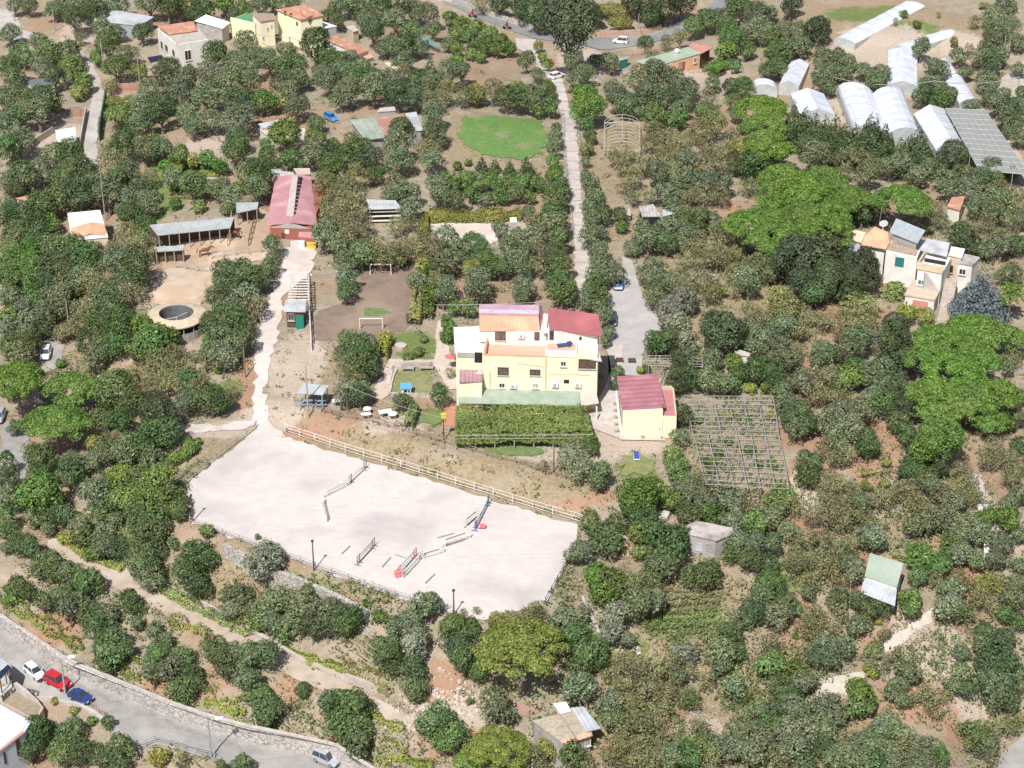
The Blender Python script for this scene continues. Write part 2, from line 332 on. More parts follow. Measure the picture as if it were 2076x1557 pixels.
PINKR = mat('faded_red_roof', (.5,.26,.28), (.44,.22,.245), scale=.8, wave=(0,.9,.02), c3=(.62,.36,.37), big=.4)
CRIM = mat('crimson_roof', (.36,.125,.135), (.31,.105,.115), scale=.8, wave=(0,1.0,.015), c3=(.46,.15,.16), big=.4)
PINKS = mat('pink_white_sheet', (.48,.25,.31), (.6,.53,.59), scale=.35, wave=(1,1.1,.02), thr=(.47,.53))
GREENR = mat('pale_green_roof', (.31,.37,.3), (.265,.32,.26), scale=.9, wave=(0,1.2,.02), c3=(.38,.41,.34), big=.5)
GREENR2 = mat('sage_roof', (.3,.4,.28), (.36,.42,.33), scale=.9, c3=(.42,.44,.36), big=.5)
GREYR = mat('grey_sheet_roof', (.4,.42,.42), (.32,.34,.34), scale=1, wave=(0,.4,.012), c3=(.46,.47,.46), big=.4, rough=.6)
METAL = mat('metal_sheet_roof', (.55,.57,.6), (.46,.48,.51), scale=.8, wave=(0,.5,.015), c3=(.4,.39,.38), big=.5, rough=.5)
TIN = mat('weathered_tin_roof', (.52,.48,.46), (.4,.35,.33), scale=1.4, wave=(0,.5,.04), c3=(.3,.24,.21), big=.5)
RUST = mat('rusty_sheet', (.42,.24,.18), (.34,.18,.13), scale=1, wave=(0,.6,.04), c3=(.5,.38,.32), big=.5)
FILM = mat('greenhouse_film', (.74,.76,.82), (.6,.62,.69), scale=.9, rough=.35, c3=(.62,.64,.7), big=.25, spec=.5, detail=10)
NETM = mat('shade_netting', (.3,.31,.3), (.26,.27,.26), scale=1.5)
BRICK = mat('red_brick', (.36,.13,.09), (.29,.1,.07), scale=3)
DARKW = mat('dark_wood', (.13,.085,.06), (.09,.06,.045), scale=3)
WOOD = mat('weathered_wood', (.4,.36,.32), (.3,.27,.24), scale=3)
PWOOD = mat('pale_poles', (.38,.36,.33), (.3,.285,.265), scale=3)
RAIL = mat('white_rail', (.72,.68,.62), (.58,.53,.47), scale=3)
STEEL = mat('galvanised_steel', (.4,.41,.41), (.33,.34,.34), rough=.5, scale=3)
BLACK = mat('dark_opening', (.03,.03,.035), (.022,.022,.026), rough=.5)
GLASS = mat('window_glass', (.05,.06,.075), (.03,.035,.045), rough=.12, spec=.8)
SHUT = mat('brown_shutter', (.12,.065,.045), (.09,.05,.035), scale=4)
GSHUT = mat('green_shutter', (.03,.2,.19), (.025,.16,.15), scale=4)
TEAL = mat('teal_panel', (.02,.22,.17), (.02,.18,.14), scale=2)
ROOFW = mat('white_roof', (.84,.84,.83), (.78,.77,.75), scale=.7, c3=(.76,.75,.73))
PLAST = mat('white_plastic', (.82,.82,.82), (.76,.76,.76), rough=.4)
BLUE = mat('blue_plastic', (.06,.3,.62), (.05,.26,.55), rough=.45)
NAVY = mat('navy_cloth', (.05,.08,.25), (.04,.06,.2))
REDC = mat('red_cloth', (.68,.16,.18), (.6,.14,.15))
TARP = mat('teal_net', (.12,.4,.42), (.1,.33,.36), scale=1)
GREYW = mat('grey_render', (.4,.38,.36), (.32,.3,.285), scale=1.2, c3=(.45,.42,.4))
ORNW = mat('peach_wall', (.78,.47,.28), (.72,.42,.25), scale=.7)
BLUEW = mat('bluish_white_wall', (.62,.66,.74), (.56,.6,.68), scale=.7)  # bluish white wall colour, slightly mottled all over
SOLAR = mat('solar_panel', (.03,.035,.07), (.02,.025,.05), rough=.25, spec=.6)
BARK = mat('bark', (.27,.22,.18), (.17,.135,.105), scale=5)
SOIL = mat('soil_heap', (.56,.36,.24), (.46,.28,.19), scale=1)
RUBBLE = mat('pale_rubble', (.66,.58,.5), (.5,.44,.38), scale=2, bump=.1)

KEEPOUT = []; LAWN_RINGS = []
PAINT = []   # soft patches of ground cover: px, py, half width px, half height px, channel, strength
def paint(ch, s, *a): PAINT.extend([(x, y, rx, ry, ch, s) for x, y, rx, ry in a])
# red soil
paint(0, .9, (1680,640,30,25),(1780,640,40,15),(1490,560,40,60),(1400,620,40,60),(1800,900,40,60),(1760,960,30,40),(1180,1000,60,25),(640,880,60,12),(1620,880,40,30),(1700,900,60,50),
      (350,1400,60,40),(600,1390,40,30),(120,1270,60,20),(900,1390,50,20),(130,890,40,25),(270,760,30,30),(1380,1450,20,30),(1480,440,20,40),(1530,300,30,30),(900,1500,60,30),(300,360,20,50),(1160,880,30,20),
      (500,780,20,50),(560,400,15,60),(1300,490,10,30),(540,190,30,60),(1600,1050,60,50),(1750,1150,60,60),(1620,1250,50,40),(1500,1380,50,40),(1600,1330,60,40),(1850,1420,60,40),(1950,1480,60,30),(1320,1450,60,30),(1650,980,50,50),(1720,850,40,50),(1560,740,60,40),(1450,560,60,50),(1950,1150,50,60),(700,1480,30,20),(1780,1230,20,30),(450,1360,40,30),(1900,870,30,40),(1630,740,30,60))
# dry brown grass
paint(1, .9, (1750,60,180,60),(1900,60,120,50),(1600,40,80,40),(760,900,180,22),(960,950,200,20),(1110,985,90,25),(620,760,50,60),(1000,280,110,60),(450,910,60,30),(420,950,40,30),(700,1200,100,25),(480,1120,80,30),(1420,1190,90,30),(1240,1330,60,60),
      (1480,600,100,100),(1450,1400,120,60),(1250,340,60,60),(1300,280,80,60),(1350,500,60,50),(1400,900,30,60),(2000,850,60,60),(1260,1180,50,60),(1150,1160,30,60),(300,240,80,60),(1600,650,60,60))
# green weeds
paint(2, .9, (1390,1255,110,38),(380,345,60,18),(420,380,40,14),(1030,905,50,12),(1100,915,40,10),(1290,950,35,22),(875,848,25,8),(850,720,40,20),(460,790,30,8),(640,1230,40,15),(230,1140,60,30),(560,1240,60,20),
      (1740,30,60,12),(1800,20,60,8),(400,1000,60,20),(830,690,50,15),(330,380,60,60),(1280,890,30,6),(800,850,30,10),(1600,1170,60,30),(1250,1310,60,30),(1850,60,50,20))
# pale bare ground
paint(3, 1., (600,740,50,60),(560,840,60,30),(450,870,60,10),(1420,570,20,40),(1000,465,80,25),(800,860,60,12),(1280,900,60,20),(1900,1310,60,50),(1700,1380,50,30),(1850,1270,30,20),(430,290,50,20),(120,300,60,40),
      (1800,100,90,40),(1950,90,40,30),(2040,330,30,60),(1720,220,40,30),(950,1440,60,20),(1430,1480,40,20),(1990,1040,20,60),(1250,1250,20,50),(1400,160,90,15),(1980,1470,40,40),(1180,130,40,30),(170,60,40,30),
      (1210,870,30,60),(1640,1000,20,40),(1150,920,100,15))
def build_ground():
    H, Wd = GZ.shape
    V = np.stack([GX.ravel(), GY.ravel(), GZ.ravel()], 1)
    idx = np.arange(H * Wd).reshape(H, Wd)
    F = np.stack([idx[:-1, :-1].ravel(), idx[:-1, 1:].ravel(), idx[1:, 1:].ravel(), idx[1:, :-1].ravel()], 1)
    m = bpy.data.materials.new('ground_cover'); m.use_nodes = True; t = m.node_tree; N = t.nodes; L = t.links; b = N['Principled BSDF']; b.inputs['Roughness'].default_value = .95; b.inputs['Specular IOR Level'].default_value = .1
    geo = N.new('ShaderNodeNewGeometry')
    def noise(sc, det=8, ro=.6, dist=0):
        n = N.new('ShaderNodeTexNoise'); n.inputs['Scale'].default_value = sc; n.inputs['Detail'].default_value = det; n.inputs['Roughness'].default_value = ro; n.inputs['Distortion'].default_value = dist
        L.new(geo.outputs['Position'], n.inputs['Vector']); return n.outputs[0]
    def mr(a, lo, hi):
        r = N.new('ShaderNodeMapRange'); r.inputs[1].default_value = lo; r.inputs[2].default_value = hi; L.new(a, r.inputs[0]); return r.outputs[0]
    def mix(f, a, c):
        x = N.new('ShaderNodeMix'); x.data_type = 'RGBA'; L.new(f, x.inputs[0])
        for k, s in ((6, a), (7, c)):
            if isinstance(s, tuple): x.inputs[k].default_value = (*s, 1)
            else: L.new(s, x.inputs[k])
        return x.outputs[2]
    def math2(op, a, c):
        x = N.new('ShaderNodeMath'); x.operation = op; x.use_clamp = op != 'ADD'
        for k, s in ((0, a), (1, c)):
            if isinstance(s, (int, float)): x.inputs[k].default_value = s
            else: L.new(s, x.inputs[k])
        return x.outputs[0]
    n_f, n_m, n_b, n_s = noise(2.2, 10, .75), noise(.5, 8, .65, .5), noise(.06, 6), noise(6, 6, .8)
    col = mix(mr(n_m, .38, .64), (.455,.37,.29), (.31,.275,.19))
    col = mix(mr(n_b, .5, .62), col, (.40,.275,.19))
    red = mix(mr(n_f, .4, .6), (.47,.29,.20), (.38,.235,.16))
    dry = mix(mr(n_f, .42, .58), (.42,.33,.22), (.30,.24,.15))
    grn = mix(mr(n_f, .4, .6), (.13,.21,.06), (.25,.26,.1))
    pal = mix(mr(n_f, .4, .65), (.58,.48,.40), (.46,.37,.29))
    for k, c in enumerate((red, dry, grn, pal)):
        at = N.new('ShaderNodeAttribute'); at.attribute_name = 'cover%d' % k
        f = math2('ADD', at.outputs['Fac'], math2('MULTIPLY', mr(n_m, .3, .7), .9)); f = mr(f, .75, 1.15)
        col = mix(f, col, c)
    col = mix(math2('MULTIPLY', mr(n_s, .55, .72), .55), col, (.2,.17,.09))
    L.new(col, b.inputs['Base Color'])
    bp = N.new('ShaderNodeBump'); bp.inputs['Distance'].default_value = .25; L.new(n_f, bp.inputs['Height']); L.new(bp.outputs[0], b.inputs['Normal'])
    me = npmesh('ground', V, F, m, smooth=True)
    masks = [np.zeros(len(V)) for _ in range(4)]
    for px, py, rx, ry, ch, s in PAINT:
        p = PG(px, py); sc = ppm(p); q2 = PG(px, py + ry); ly = max(abs(q2[1] - p[1]), 2.0); lx = max(rx / sc, 2.)
        d = ((V[:, 0] - p[0]) / lx) ** 2 + ((V[:, 1] - p[1]) / ly) ** 2
        masks[ch] = np.maximum(masks[ch], s * np.clip(1.25 - d * .55, 0, 1))
    for k in range(4):
        a = me.attributes.new('cover%d' % k, 'FLOAT', 'POINT'); a.data.foreach_set('value', masks[k].astype(np.float32))
    o = bpy.data.objects.new('ground', me); COL.objects.link(o); structure(o)
build_ground()
def sheet(name, px, off, m, c=FULL, z=None, noise=0., step=.9):
    ring = W(px, z if z is not None else 0, c) if z is not None else gpx(px, c)
    KEEPOUT.append(ring)
    if name == 'lawn': LAWN_RINGS.append((ring, 6.))
    return structure(drape(name, ring, off, m, noise=noise, step=step))
sheet('riding_arena_sand', ARENA_PX, .08, SAND, z=-2.2, noise=.2)
sheet('road', ROAD_PX, .1, ASPH, z=-13.2)
sheet('path', PATH_PX, .1, mat('path_concrete', (.5,.41,.33), (.42,.34,.27), scale=.9, c3=(.56,.48,.4), big=.25), z=-8.7)
# dusty lane from the stable down to the arena
sheet('lane', [(590,488),(635,490),(640,520),(628,560),(575,600),(572,640),(562,680),(548,730),(540,780),(540,830),(556,868),(575,886),(520,880),(515,840),(512,790),(516,740),(518,690),(530,640),(545,610),(560,570),(570,530)], .1, DUST, noise=.25)
# concrete lane on the right of centre
sheet('lane', [(1078,105),(1098,150),(1122,172),(1128,205),(1138,240),(1142,290),(1150,350),(1155,420),(1160,480),(1168,540),(1172,600),(1194,600),(1196,560),(1190,500),(1186,450),(1180,400),(1176,340),(1170,290),(1168,240),(1150,200),(1140,165),(1112,130),(1092,95)], .1, extra(mat('slabbed_concrete', (.58,.52,.49), (.46,.41,.38), scale=.9, c3=(.5,.43,.38), big=.2, bump=.02), 'bands', 2.1, (.3,.27,.25), .28), noise=.15)
sheet('road', [(870,-10),(950,28),(1020,58),(1080,78),(1170,92),(1260,98),(1340,82),(1400,60),(1470,12),(1500,-14),(1462,-14),(1400,38),(1340,64),(1260,76),(1180,74),(1090,66),(1030,44),(960,12),(920,-14)], .1, ASPHD)
sheet('pavement', [(1044,78),(1090,82),(1096,110),(1075,112),(1050,100)], .14, CONCP)
# asphalt lane beside the villa
sheet('lane', [(1262,520),(1282,530),(1290,560),(1302,600),(1340,640),(1338,670),(1315,690),(1303,720),(1300,762),(1240,762),(1232,700),(1240,640),(1228,600),(1262,560)], .1, mat('pale_asphalt', (.46,.43,.42), (.4,.375,.365), scale=.6, c3=(.52,.48,.46), big=.2))
sheet('courtyard_paving', [(1228,700),(1262,700),(1262,760),(1256,790),(1254,890),(1200,870),(1196,840),(1225,790),(1240,750)], .16, CONCP)
# lane top left
sheet('lane', [(0,18),(30,20),(45,60),(100,80),(150,92),(185,125),(205,165),(212,200),(200,240),(196,290),(198,330),(190,350),(172,340),(160,300),(168,250),(185,210),(190,180),(172,140),(140,110),(80,90),(20,80),(-20,60)], .1, mat('lane_concrete', (.46,.42,.39), (.38,.35,.32), scale=.9, c3=(.54,.5,.46), big=.2), noise=.1)
sheet('football_field_earth', [(722,535),(838,530),(836,600),(832,660),(820,672),(790,680),(700,690),(640,690),(628,660),(650,630),(700,610),(716,570)], .08, EARTH, noise=.2)
sheet('lawn', [(940,240),(1000,236),(1090,243),(1104,262),(1108,285),(1098,312),(1060,326),(1000,318),(945,300),(932,275)], .12, mat('mown_lawn', (.115,.24,.06), (.18,.28,.09), scale=1.3, c3=(.25,.27,.13), big=.25, thr=(.42,.64), bump=.1), noise=.3)
sheet('lawn', [(740,628),(760,622),(785,626),(792,634),(770,642),(742,642)], .12, LAWN, noise=.3)
sheet('lawn', [(800,756),(872,754),(876,790),(870,800),(792,800),(796,780)], .12, LAWNY, noise=.1)
sheet('lawn', [(1006,902),(1030,895),(1060,905),(1100,906),(1102,920),(1050,926),(1015,918)], .12, LAWN, noise=.4)
sheet('lawn', [(850,845),(870,838),(900,840),(905,852),(880,862),(852,858)], .12, LAWN, noise=.2)
sheet('lawn', [(1262,930),(1300,920),(1320,935),(1318,955),(1290,968),(1260,960)], .12, LAWNY, noise=.4)
sheet('paddock_sand', [(330,530),(350,500),(440,470),(470,440),(520,420),(560,440),(548,490),(560,520),(500,520),(440,540),(430,600),(400,620),(310,620),(300,600),(320,560)], .09, TANSAND, noise=.2)
sheet('paddock_sand', [(340,545),(420,545),(424,515),(560,512),(566,530),(500,530),(450,545),(425,560),(415,590),(400,612),(320,615),(305,600),(320,565)], .13, mat('pale_paddock_sand', (.56,.45,.35), (.48,.37,.27), scale=.7, c3=(.5,.36,.25), big=.2), noise=.25)
sheet('garden_paving', [(888,650),(905,655),(912,720),(935,760),(930,790),(912,790),(880,745),(795,742),(790,800),(775,812),(740,806),(765,780),(790,730),(880,730),(884,690)], .12, PAVE, noise=.1)
sheet('farmyard_gravel', [(875,455),(940,450),(1000,455),(1040,462),(1020,490),(960,500),(930,520),(890,500)], .1, DUST, noise=.3)
sheet('path', [(1745,1365),(1790,1310),(1850,1262),(1888,1230),(1890,1262),(1840,1300),(1800,1330),(1760,1375),(1700,1410),(1655,1415),(1660,1390),(1710,1370)], .1, mat('pale_track', (.6,.53,.46), (.5,.43,.36), scale=1), noise=.3)
sheet('path', [(1960,950),(1985,965),(2000,1000),(2008,1040),(2015,1090),(1998,1092),(1985,1040),(1975,1000),(1962,970)], .1, CONCP, noise=.25)
sheet('track', [(1253,1000),(1262,1000),(1268,1050),(1275,1130),(1262,1130),(1256,1060)], .1, TANSAND, noise=.1)
sheet('track', [(350,862),(450,860),(520,852),(520,866),(440,874),(380,880)], .1, DUST, noise=.3)
sheet('pavement', [(0,860),(30,850),(60,880),(50,1000),(20,1010),(0,980)], .1, ASPH, noise=.2)
sheet('driveway', [(75,715),(110,690),(130,700),(125,740),(95,760),(75,745)], .1, ASPH, noise=.2)
sheet('road', [(2010,1557),(2040,1520),(2080,1490),(2110,1470),(2110,1600),(2000,1600)], .1, ASPH)
sheet('driveway', [(2010,170),(2076,120),(2100,150),(2100,260),(2060,230),(2020,200)], .1, CONC, noise=.2)
# ---------------------------------------------------------------- foliage
LM = dict(
 olive=leafmat('olive_leaves', (.058,.085,.04), (.30,.36,.195)), broad=leafmat('dark_green_leaves', (.033,.062,.022), (.195,.28,.105)),
 fresh=leafmat('fresh_green_leaves', (.04,.085,.02), (.24,.355,.10)), pine=leafmat('pine_needles', (.04,.095,.015), (.27,.43,.09), hue=.25),
 dry=leafmat('dry_leaves', (.10,.105,.042), (.385,.385,.185), hue=.6), dark=leafmat('very_dark_leaves', (.026,.042,.02), (.15,.195,.09)),
 conif=leafmat('conifer_needles', (.035,.062,.024), (.175,.235,.10), hue=.4), grey=leafmat('silver_green_leaves', (.095,.115,.07), (.38,.405,.28)),
 yellow=leafmat('yellow_green_leaves', (.12,.15,.035), (.43,.44,.12)), blue=leafmat('blue_grey_needles', (.08,.11,.115), (.29,.345,.36)),
 vine=leafmat('vine_leaves', (.085,.13,.025), (.42,.46,.11)), palm=leafmat('palm_fronds', (.12,.17,.05), (.36,.42,.19)), oldpine=leafmat('olive_green_needles', (.07,.11,.02), (.34,.40,.09), hue=.2))
def quads(C, Nn, size, asp=.62):
    """leaf clumps as small faces: centres, normals, half sizes"""
    n = len(C); r = RNG.normal(size=(n, 3)); T = np.cross(Nn, r); T /= np.linalg.norm(T, axis=1)[:, None] + 1e-9; B = np.cross(Nn, T)
    a = (size * RNG.uniform(.7, 1.3, n))[:, None]; b = a * asp * RNG.uniform(.7, 1.3, n)[:, None]
    j = lambda: RNG.uniform(.6, 1.25, (n, 1))
    V = np.stack([C - T * a * j() - B * b * j() * .6, C + T * a * .5 * j() - B * b * j(), C + T * a * j() + B * b * .5 * j(), C - T * a * .4 * j() + B * b * j()], 1)
    return V.reshape(-1, 3), np.arange(4 * n).reshape(-1, 4)
def sphere_dirs(n, up=.15):
    d = RNG.normal(size=(n, 3)); d[:, 2] += up * 1.5; return d / np.linalg.norm(d, axis=1)[:, None]
def lobed(lobes, n, leaf, m, name, up=.25, fill=.12, jit=.5, asp=.62, base=0.):
    """crown from lobes (x, y, z, rx, rz): leaves lie near each lobe's skin, none deep inside another lobe"""
    Lb = np.array(lobes); area = Lb[:, 3] ** 2; pr = area / area.sum()
    k = RNG.choice(len(Lb), int(n * 1.5), p=pr); d = sphere_dirs(len(k), up)
    rr = np.where(RNG.random(len(k)) < fill, RNG.uniform(.35, .74, len(k)), RNG.uniform(.74, 1.14, len(k)))
    C = Lb[k, :3] + d * rr[:, None] * np.stack([Lb[k, 3], Lb[k, 3], Lb[k, 4]], 1)
    keep = np.ones(len(C), bool)
    for q in Lb:
        e = np.sqrt(((C[:, 0] - q[0]) / q[3]) ** 2 + ((C[:, 1] - q[1]) / q[3]) ** 2 + ((C[:, 2] - q[2]) / q[4]) ** 2); keep &= e > .62
    idx = np.where(keep)[0][:n]; C = C[idx]; d = d[idx]; k = k[idx]
    Nn = d + RNG.normal(0, jit, d.shape); Nn[:, 2] += .25; Nn /= np.linalg.norm(Nn, axis=1)[:, None]
    lt = RNG.uniform(.15, .85, len(Lb)); tint = np.clip(lt[k] * .35 + RNG.random(len(k)) ** 1.3 * .75 - .05 + base, 0, 1)
    V, F = quads(C, Nn, leaf, asp)
    return npmesh(name, V, F, m, tint=np.repeat(tint, 4))
def trunkmesh(h, r, spread, top, n=4, lean=.15, name='trunk', mt=BARK):
    mb = MB(); a = random.uniform(0, 6.28); fork = np.array([math.cos(a) * lean * h * .4, math.sin(a) * lean * h * .4, h])
    mid = fork * .5 + np.array([random.uniform(-1, 1) * r, random.uniform(-1, 1) * r, 0])
    mb.tube((0, 0, -.5), (0, 0, .15), r * 1.5, r * 1.15, n=7); mb.tube((0, 0, .15), mid, r * 1.15, r * .95, n=7, cap=False); mb.tube(mid, fork, r * .95, r * .8, n=7, cap=False)
    for k in range(n):
        a = 6.283 * k / n + random.uniform(-.4, .4); e = np.array([math.cos(a) * spread * random.uniform(.6, 1), math.sin(a) * spread * random.uniform(.6, 1), top * random.uniform(.75, 1)])
        m1 = fork + (e - fork) * .5 + np.array([0, 0, -.06 * top]); mb.tube(fork, m1, r * .55, r * .36, n=5, cap=False); mb.tube(m1, e, r * .36, r * .12, n=5, cap=False)
    me = bpy.data.meshes.new(name); me.from_pydata(mb.v, [], mb.f); me.materials.append(mt); me.update(); return me
def crown_round(w, zc, hgt, nl, lr, jx=.16, flat=1., low=-.35):
    """lobes round a squashed ball of width w"""
    out = []; R = w / 2
    for i in range(nl):
        d = sphere_dirs(1, .25)[0]
        if d[2] < low: d[2] = -d[2] * .4
        r = R * lr * random.uniform(.75, 1.2); k = random.uniform(.55, .95)
        out.append((d[0] * (R - r) * k * 1.1, d[1] * (R - r) * k * 1.1, zc + d[2] * (hgt / 2 - r * .8) * 1.1, r, r * flat))
    out.append((0, 0, zc, R * .5, hgt * .34)); return out
BOTTLE = {}
# kind: (object name, leaf key, sizes, crown height/width, centre height/width, lobes, lobe radius, leaf half size, leaves at 1 m width^2, fill)
KIND = dict(
 o=('olive_tree','olive',(2.6,4,6),.80,.56,15,.40,.165,78,.22), d=('broadleaf_tree','broad',(3,4.6,7),.86,.56,16,.42,.17,76,.15), f=('fruit_tree','fresh',(2.2,3.8,6),.8,.5,13,.42,.18,74,.15),
 s=('dry_tree','dry',(2.4,4,6),.78,.5,19,.30,.14,50,.42), p=('stone_pine','pine',(5,8,11),.95,.60,64,.21,.13,170,.1), D=('evergreen_tree','dark',(4,7,11),.9,.55,20,.38,.19,74,.12),
 G=('silver_tree','grey',(2.6,4.2,6.5),.9,.55,15,.38,.18,72,.15), b=('shrub','fresh',(1.2,2,3),.7,.36,6,.48,.14,105,.2), y=('yellow_green_shrub','yellow',(1.4,2.6,4.5),.75,.42,8,.42,.15,85,.2),
 c=('conifer_tree','conif',(1.4,3,5),1.35,.72,0,.3,.16,190,.2), g=('bright_round_tree','pine',(5,9,12),.85,.55,26,.30,.18,88,.1), q=('old_pine','oldpine',(6,9,13),.8,.60,80,.18,.13,150,.15))
NVAR = dict(o=4, d=4, s=4, f=3, p=3)
ASSET = {}
def cone_lobes(w, h):
    out = []
    for k in range(9):
        t = k / 8; z = h * (.12 + .86 * t); r = w / 2 * (1 - t * .88) * (1 + .15 * math.sin(k * 2.1)); m = max(1, int(5 * (1 - t) + 1))
        for i in range(m):
            a = 6.28 * i / m + k; q = r * .45 if m > 1 else 0; out.append((math.cos(a) * q, math.sin(a) * q, z, r * .62 + .05, h * .12))
    return out
for k, (nm, lk, sizes, ch, zh, nl, lr, leaf, dens, fill) in KIND.items():
    for si, wd in enumerate(sizes):
        for v in range(NVAR.get(k, 2)):
            if k == 'c': lobes = cone_lobes(wd, wd * ch)
            elif k in 'pq':
                lobes = []; R = wd / 2
                for i in range(nl):
                    a = random.uniform(0, 6.283); r = R * math.sqrt(random.random()) * .86; rl = R * lr * random.uniform(.75, 1.25)
                    z = wd * zh + wd * ch * .5 * math.sqrt(max(0, 1 - (r / R) ** 2)) - wd * ch * .25 + random.uniform(-.02, .02) * wd
                    lobes.append((r * math.cos(a), r * math.sin(a), z, rl, rl * .7))
            else: lobes = crown_round(wd, wd * zh, wd * ch, nl + 3 * si, lr * (1 - .07 * si))
            lf = leaf * (.85 + .15 * si) * (1 if k in 'pqcb' else .82); n = int(dens * (1 if k in 'pqcb' else 1.45) * wd * wd * (.75 if si == 2 else 1) * (1.0 if si else 1.2))
            cm = lobed(lobes, n, lf, LM[lk], 'crown', fill=fill, jit=.42, up=.5 if k in 'pq' else .2)
            if k in 'pq': tm = trunkmesh(wd * zh * .72, .035 * wd, wd * .33, wd * zh * 1.0, n=7, lean=.08)
            elif k == 'c': tm = trunkmesh(wd * .3, .05 * wd, wd * .1, wd * ch * .7, n=2)
            elif k in 'by': tm = trunkmesh(wd * .12, .03 * wd, wd * .22, wd * .4, n=4)
            else: tm = trunkmesh(wd * zh * .42, .04 * wd, wd * .3, wd * (zh + ch * .25), n=5)
            ASSET.setdefault((k, si), []).append((cm, tm))
TREES = []
def plant(kind, px, py, wpx, label=None, cat=None, squash=1.):
    nm, lk, sizes, ch, zh = KIND[kind][:5]; p = PG(px, py, 2.0); w = wpx / ppm(p); w = min(max(w, .7), 17)
    zc = zh * w if kind != 'p' else (zh + .12) * w
    p = PG(px, py, zc); si = int(np.argmin([abs(math.log(w / s)) for s in sizes])); sc = w / sizes[si]
    cm, tm = random.choice(ASSET[(kind, si)])
    r = bpy.data.objects.new(nm, None); r.empty_display_size = .5; COL.objects.link(r); r.location = p; r.rotation_euler = (0, 0, random.uniform(0, 6.283)); r.scale = (sc * random.uniform(.88, 1.12), sc * random.uniform(.88, 1.12), sc * random.uniform(.85, 1.12) * squash)
    for n_, me in (('crown', cm), ('trunk', tm)):
        c = bpy.data.objects.new(n_, me); COL.objects.link(c); c.parent = r
    TREES.append(dict(o=r, k=kind, x=px, y=py, w=w, label=label, cat=cat)); return r
# ---------------------------------------------------------------- undergrowth nobody could count
def vnoise(x, y, s, seed):
    r = np.random.default_rng(seed); g = r.random((64, 64)); u = (x / s) % 63; v = (y / s) % 63; i = u.astype(int); j = v.astype(int); u -= i; v -= j
    u = u * u * (3 - 2 * u); v = v * v * (3 - 2 * v)
    return (g[j, i] * (1 - u) + g[j, i + 1] * u) * (1 - v) + (g[j + 1, i] * (1 - u) + g[j + 1, i + 1] * u) * v
DENSE = [(1500,620,260,260,.7),(1450,1250,330,330,.5),(1850,1100,260,330,.4),(1300,300,120,220,.75),(1700,300,200,130,.5),(1900,460,200,160,.9),(250,150,340,240,1.),(600,200,300,220,.95),(950,120,150,100,.8),(1250,350,150,250,.7),(100,350,140,200,.8),(700,370,80,200,.8),(120,480,160,260,1.),
         (220,680,200,220,.9),(300,950,160,160,.7),(100,1080,160,120,.5),(300,1200,260,90,.5),(620,1230,260,60,.5),(1000,370,130,60,.6),(370,380,100,60,.6),(1000,540,130,60,.4),(1480,880,110,100,.6),(1150,1180,70,60,.5),(950,930,260,40,.12),(650,1460,200,60,.3),(1400,1500,400,100,.4)]
def scatter(n, seed, thr, scale, keepout_grow=.2):
    r = np.random.default_rng(seed); py = 1600 * np.sqrt(r.random(n)) ; px = r.uniform(-60, 2136, n)
    wt = np.full(n, .1)
    for cx, cy, rx, ry, s in DENSE: wt = np.maximum(wt, s * np.clip(1.3 - ((px - cx) / rx) ** 2 - ((py - cy) / ry) ** 2, 0, 1))
    ok = r.random(n) < wt; px, py = px[ok], py[ok]
    d = FW[None] + np.outer((px - CX) / FPX, [1, 0, 0]) + np.outer((CY - py) / FPX, UP)
    z = np.zeros(len(px))
    for _ in range(10):
        t = (z - HC) / d[:, 2]; x = d[:, 0] * t; y = d[:, 1] * t; z = .5 * z + .5 * GV(x, y)
    ok = vnoise(x + 400, y, scale, seed) > thr
    for ring in KEEPOUT:
        xs = [p[0] for p in ring]; ys = [p[1] for p in ring]
        bb = ok & (x > min(xs) - 1) & (x < max(xs) + 1) & (y > min(ys) - 1) & (y < max(ys) + 1)
        k = np.where(bb)[0]
        if len(k): ok[k[inside(ring, x[k], y[k])]] = False
    x, y = x[ok], y[ok]; return x, y, GV(x, y)
def cover(name, label, cat, x, y, z, m, per, leaf, rad, hgt, seed):
    n = len(x); r = np.random.default_rng(seed); s = r.uniform(.5, 1.4, n)
    C = np.repeat(np.stack([x, y, z], 1), per, 0); S_ = np.repeat(s, per)
    a = r.uniform(0, 6.283, n * per); q = rad * np.sqrt(r.random(n * per)) * S_
    C[:, 0] += np.cos(a) * q; C[:, 1] += np.sin(a) * q; C[:, 2] += r.uniform(.05, 1, n * per) * hgt * S_
    N_ = r.normal(0, .7, (n * per, 3)); N_[:, 2] = np.abs(N_[:, 2]) + .6; N_ /= np.linalg.norm(N_, axis=1)[:, None]
    V, F = quads(C, N_, leaf * 1.0, .6); tint = np.clip(np.repeat(r.random(n), per) * .6 + r.random(n * per) * .4, 0, 1)
    o = bpy.data.objects.new(name, npmesh(name, V, F, m, tint=np.repeat(tint, 4))); COL.objects.link(o); o['kind'] = 'stuff'; o['label'] = label; o['category'] = cat; return o
x, y, z = scatter(30000, 11, .52, 7.); cover('undergrowth', 'low green and brown scrub growing between the trees over the whole hillside', 'undergrowth', x, y, z, LM['dry'], 8, .16, .75, .7, 1)
x, y, z = scatter(52000, 12, .44, 5.); cover('weeds', 'patchy green weeds between the trees over the whole hillside', 'weeds', x, y, z, LM['broad'], 9, .15, .6, .55, 2)
x, y, z = scatter(52000, 13, .35, 3.); cover('dry_grass_tufts', 'short straw coloured dry grass tufts scattered over the bare soil', 'dry grass', x, y, z, leafmat('straw', (.30,.23,.12), (.50,.41,.25)), 5, .11, .35, .25, 3)
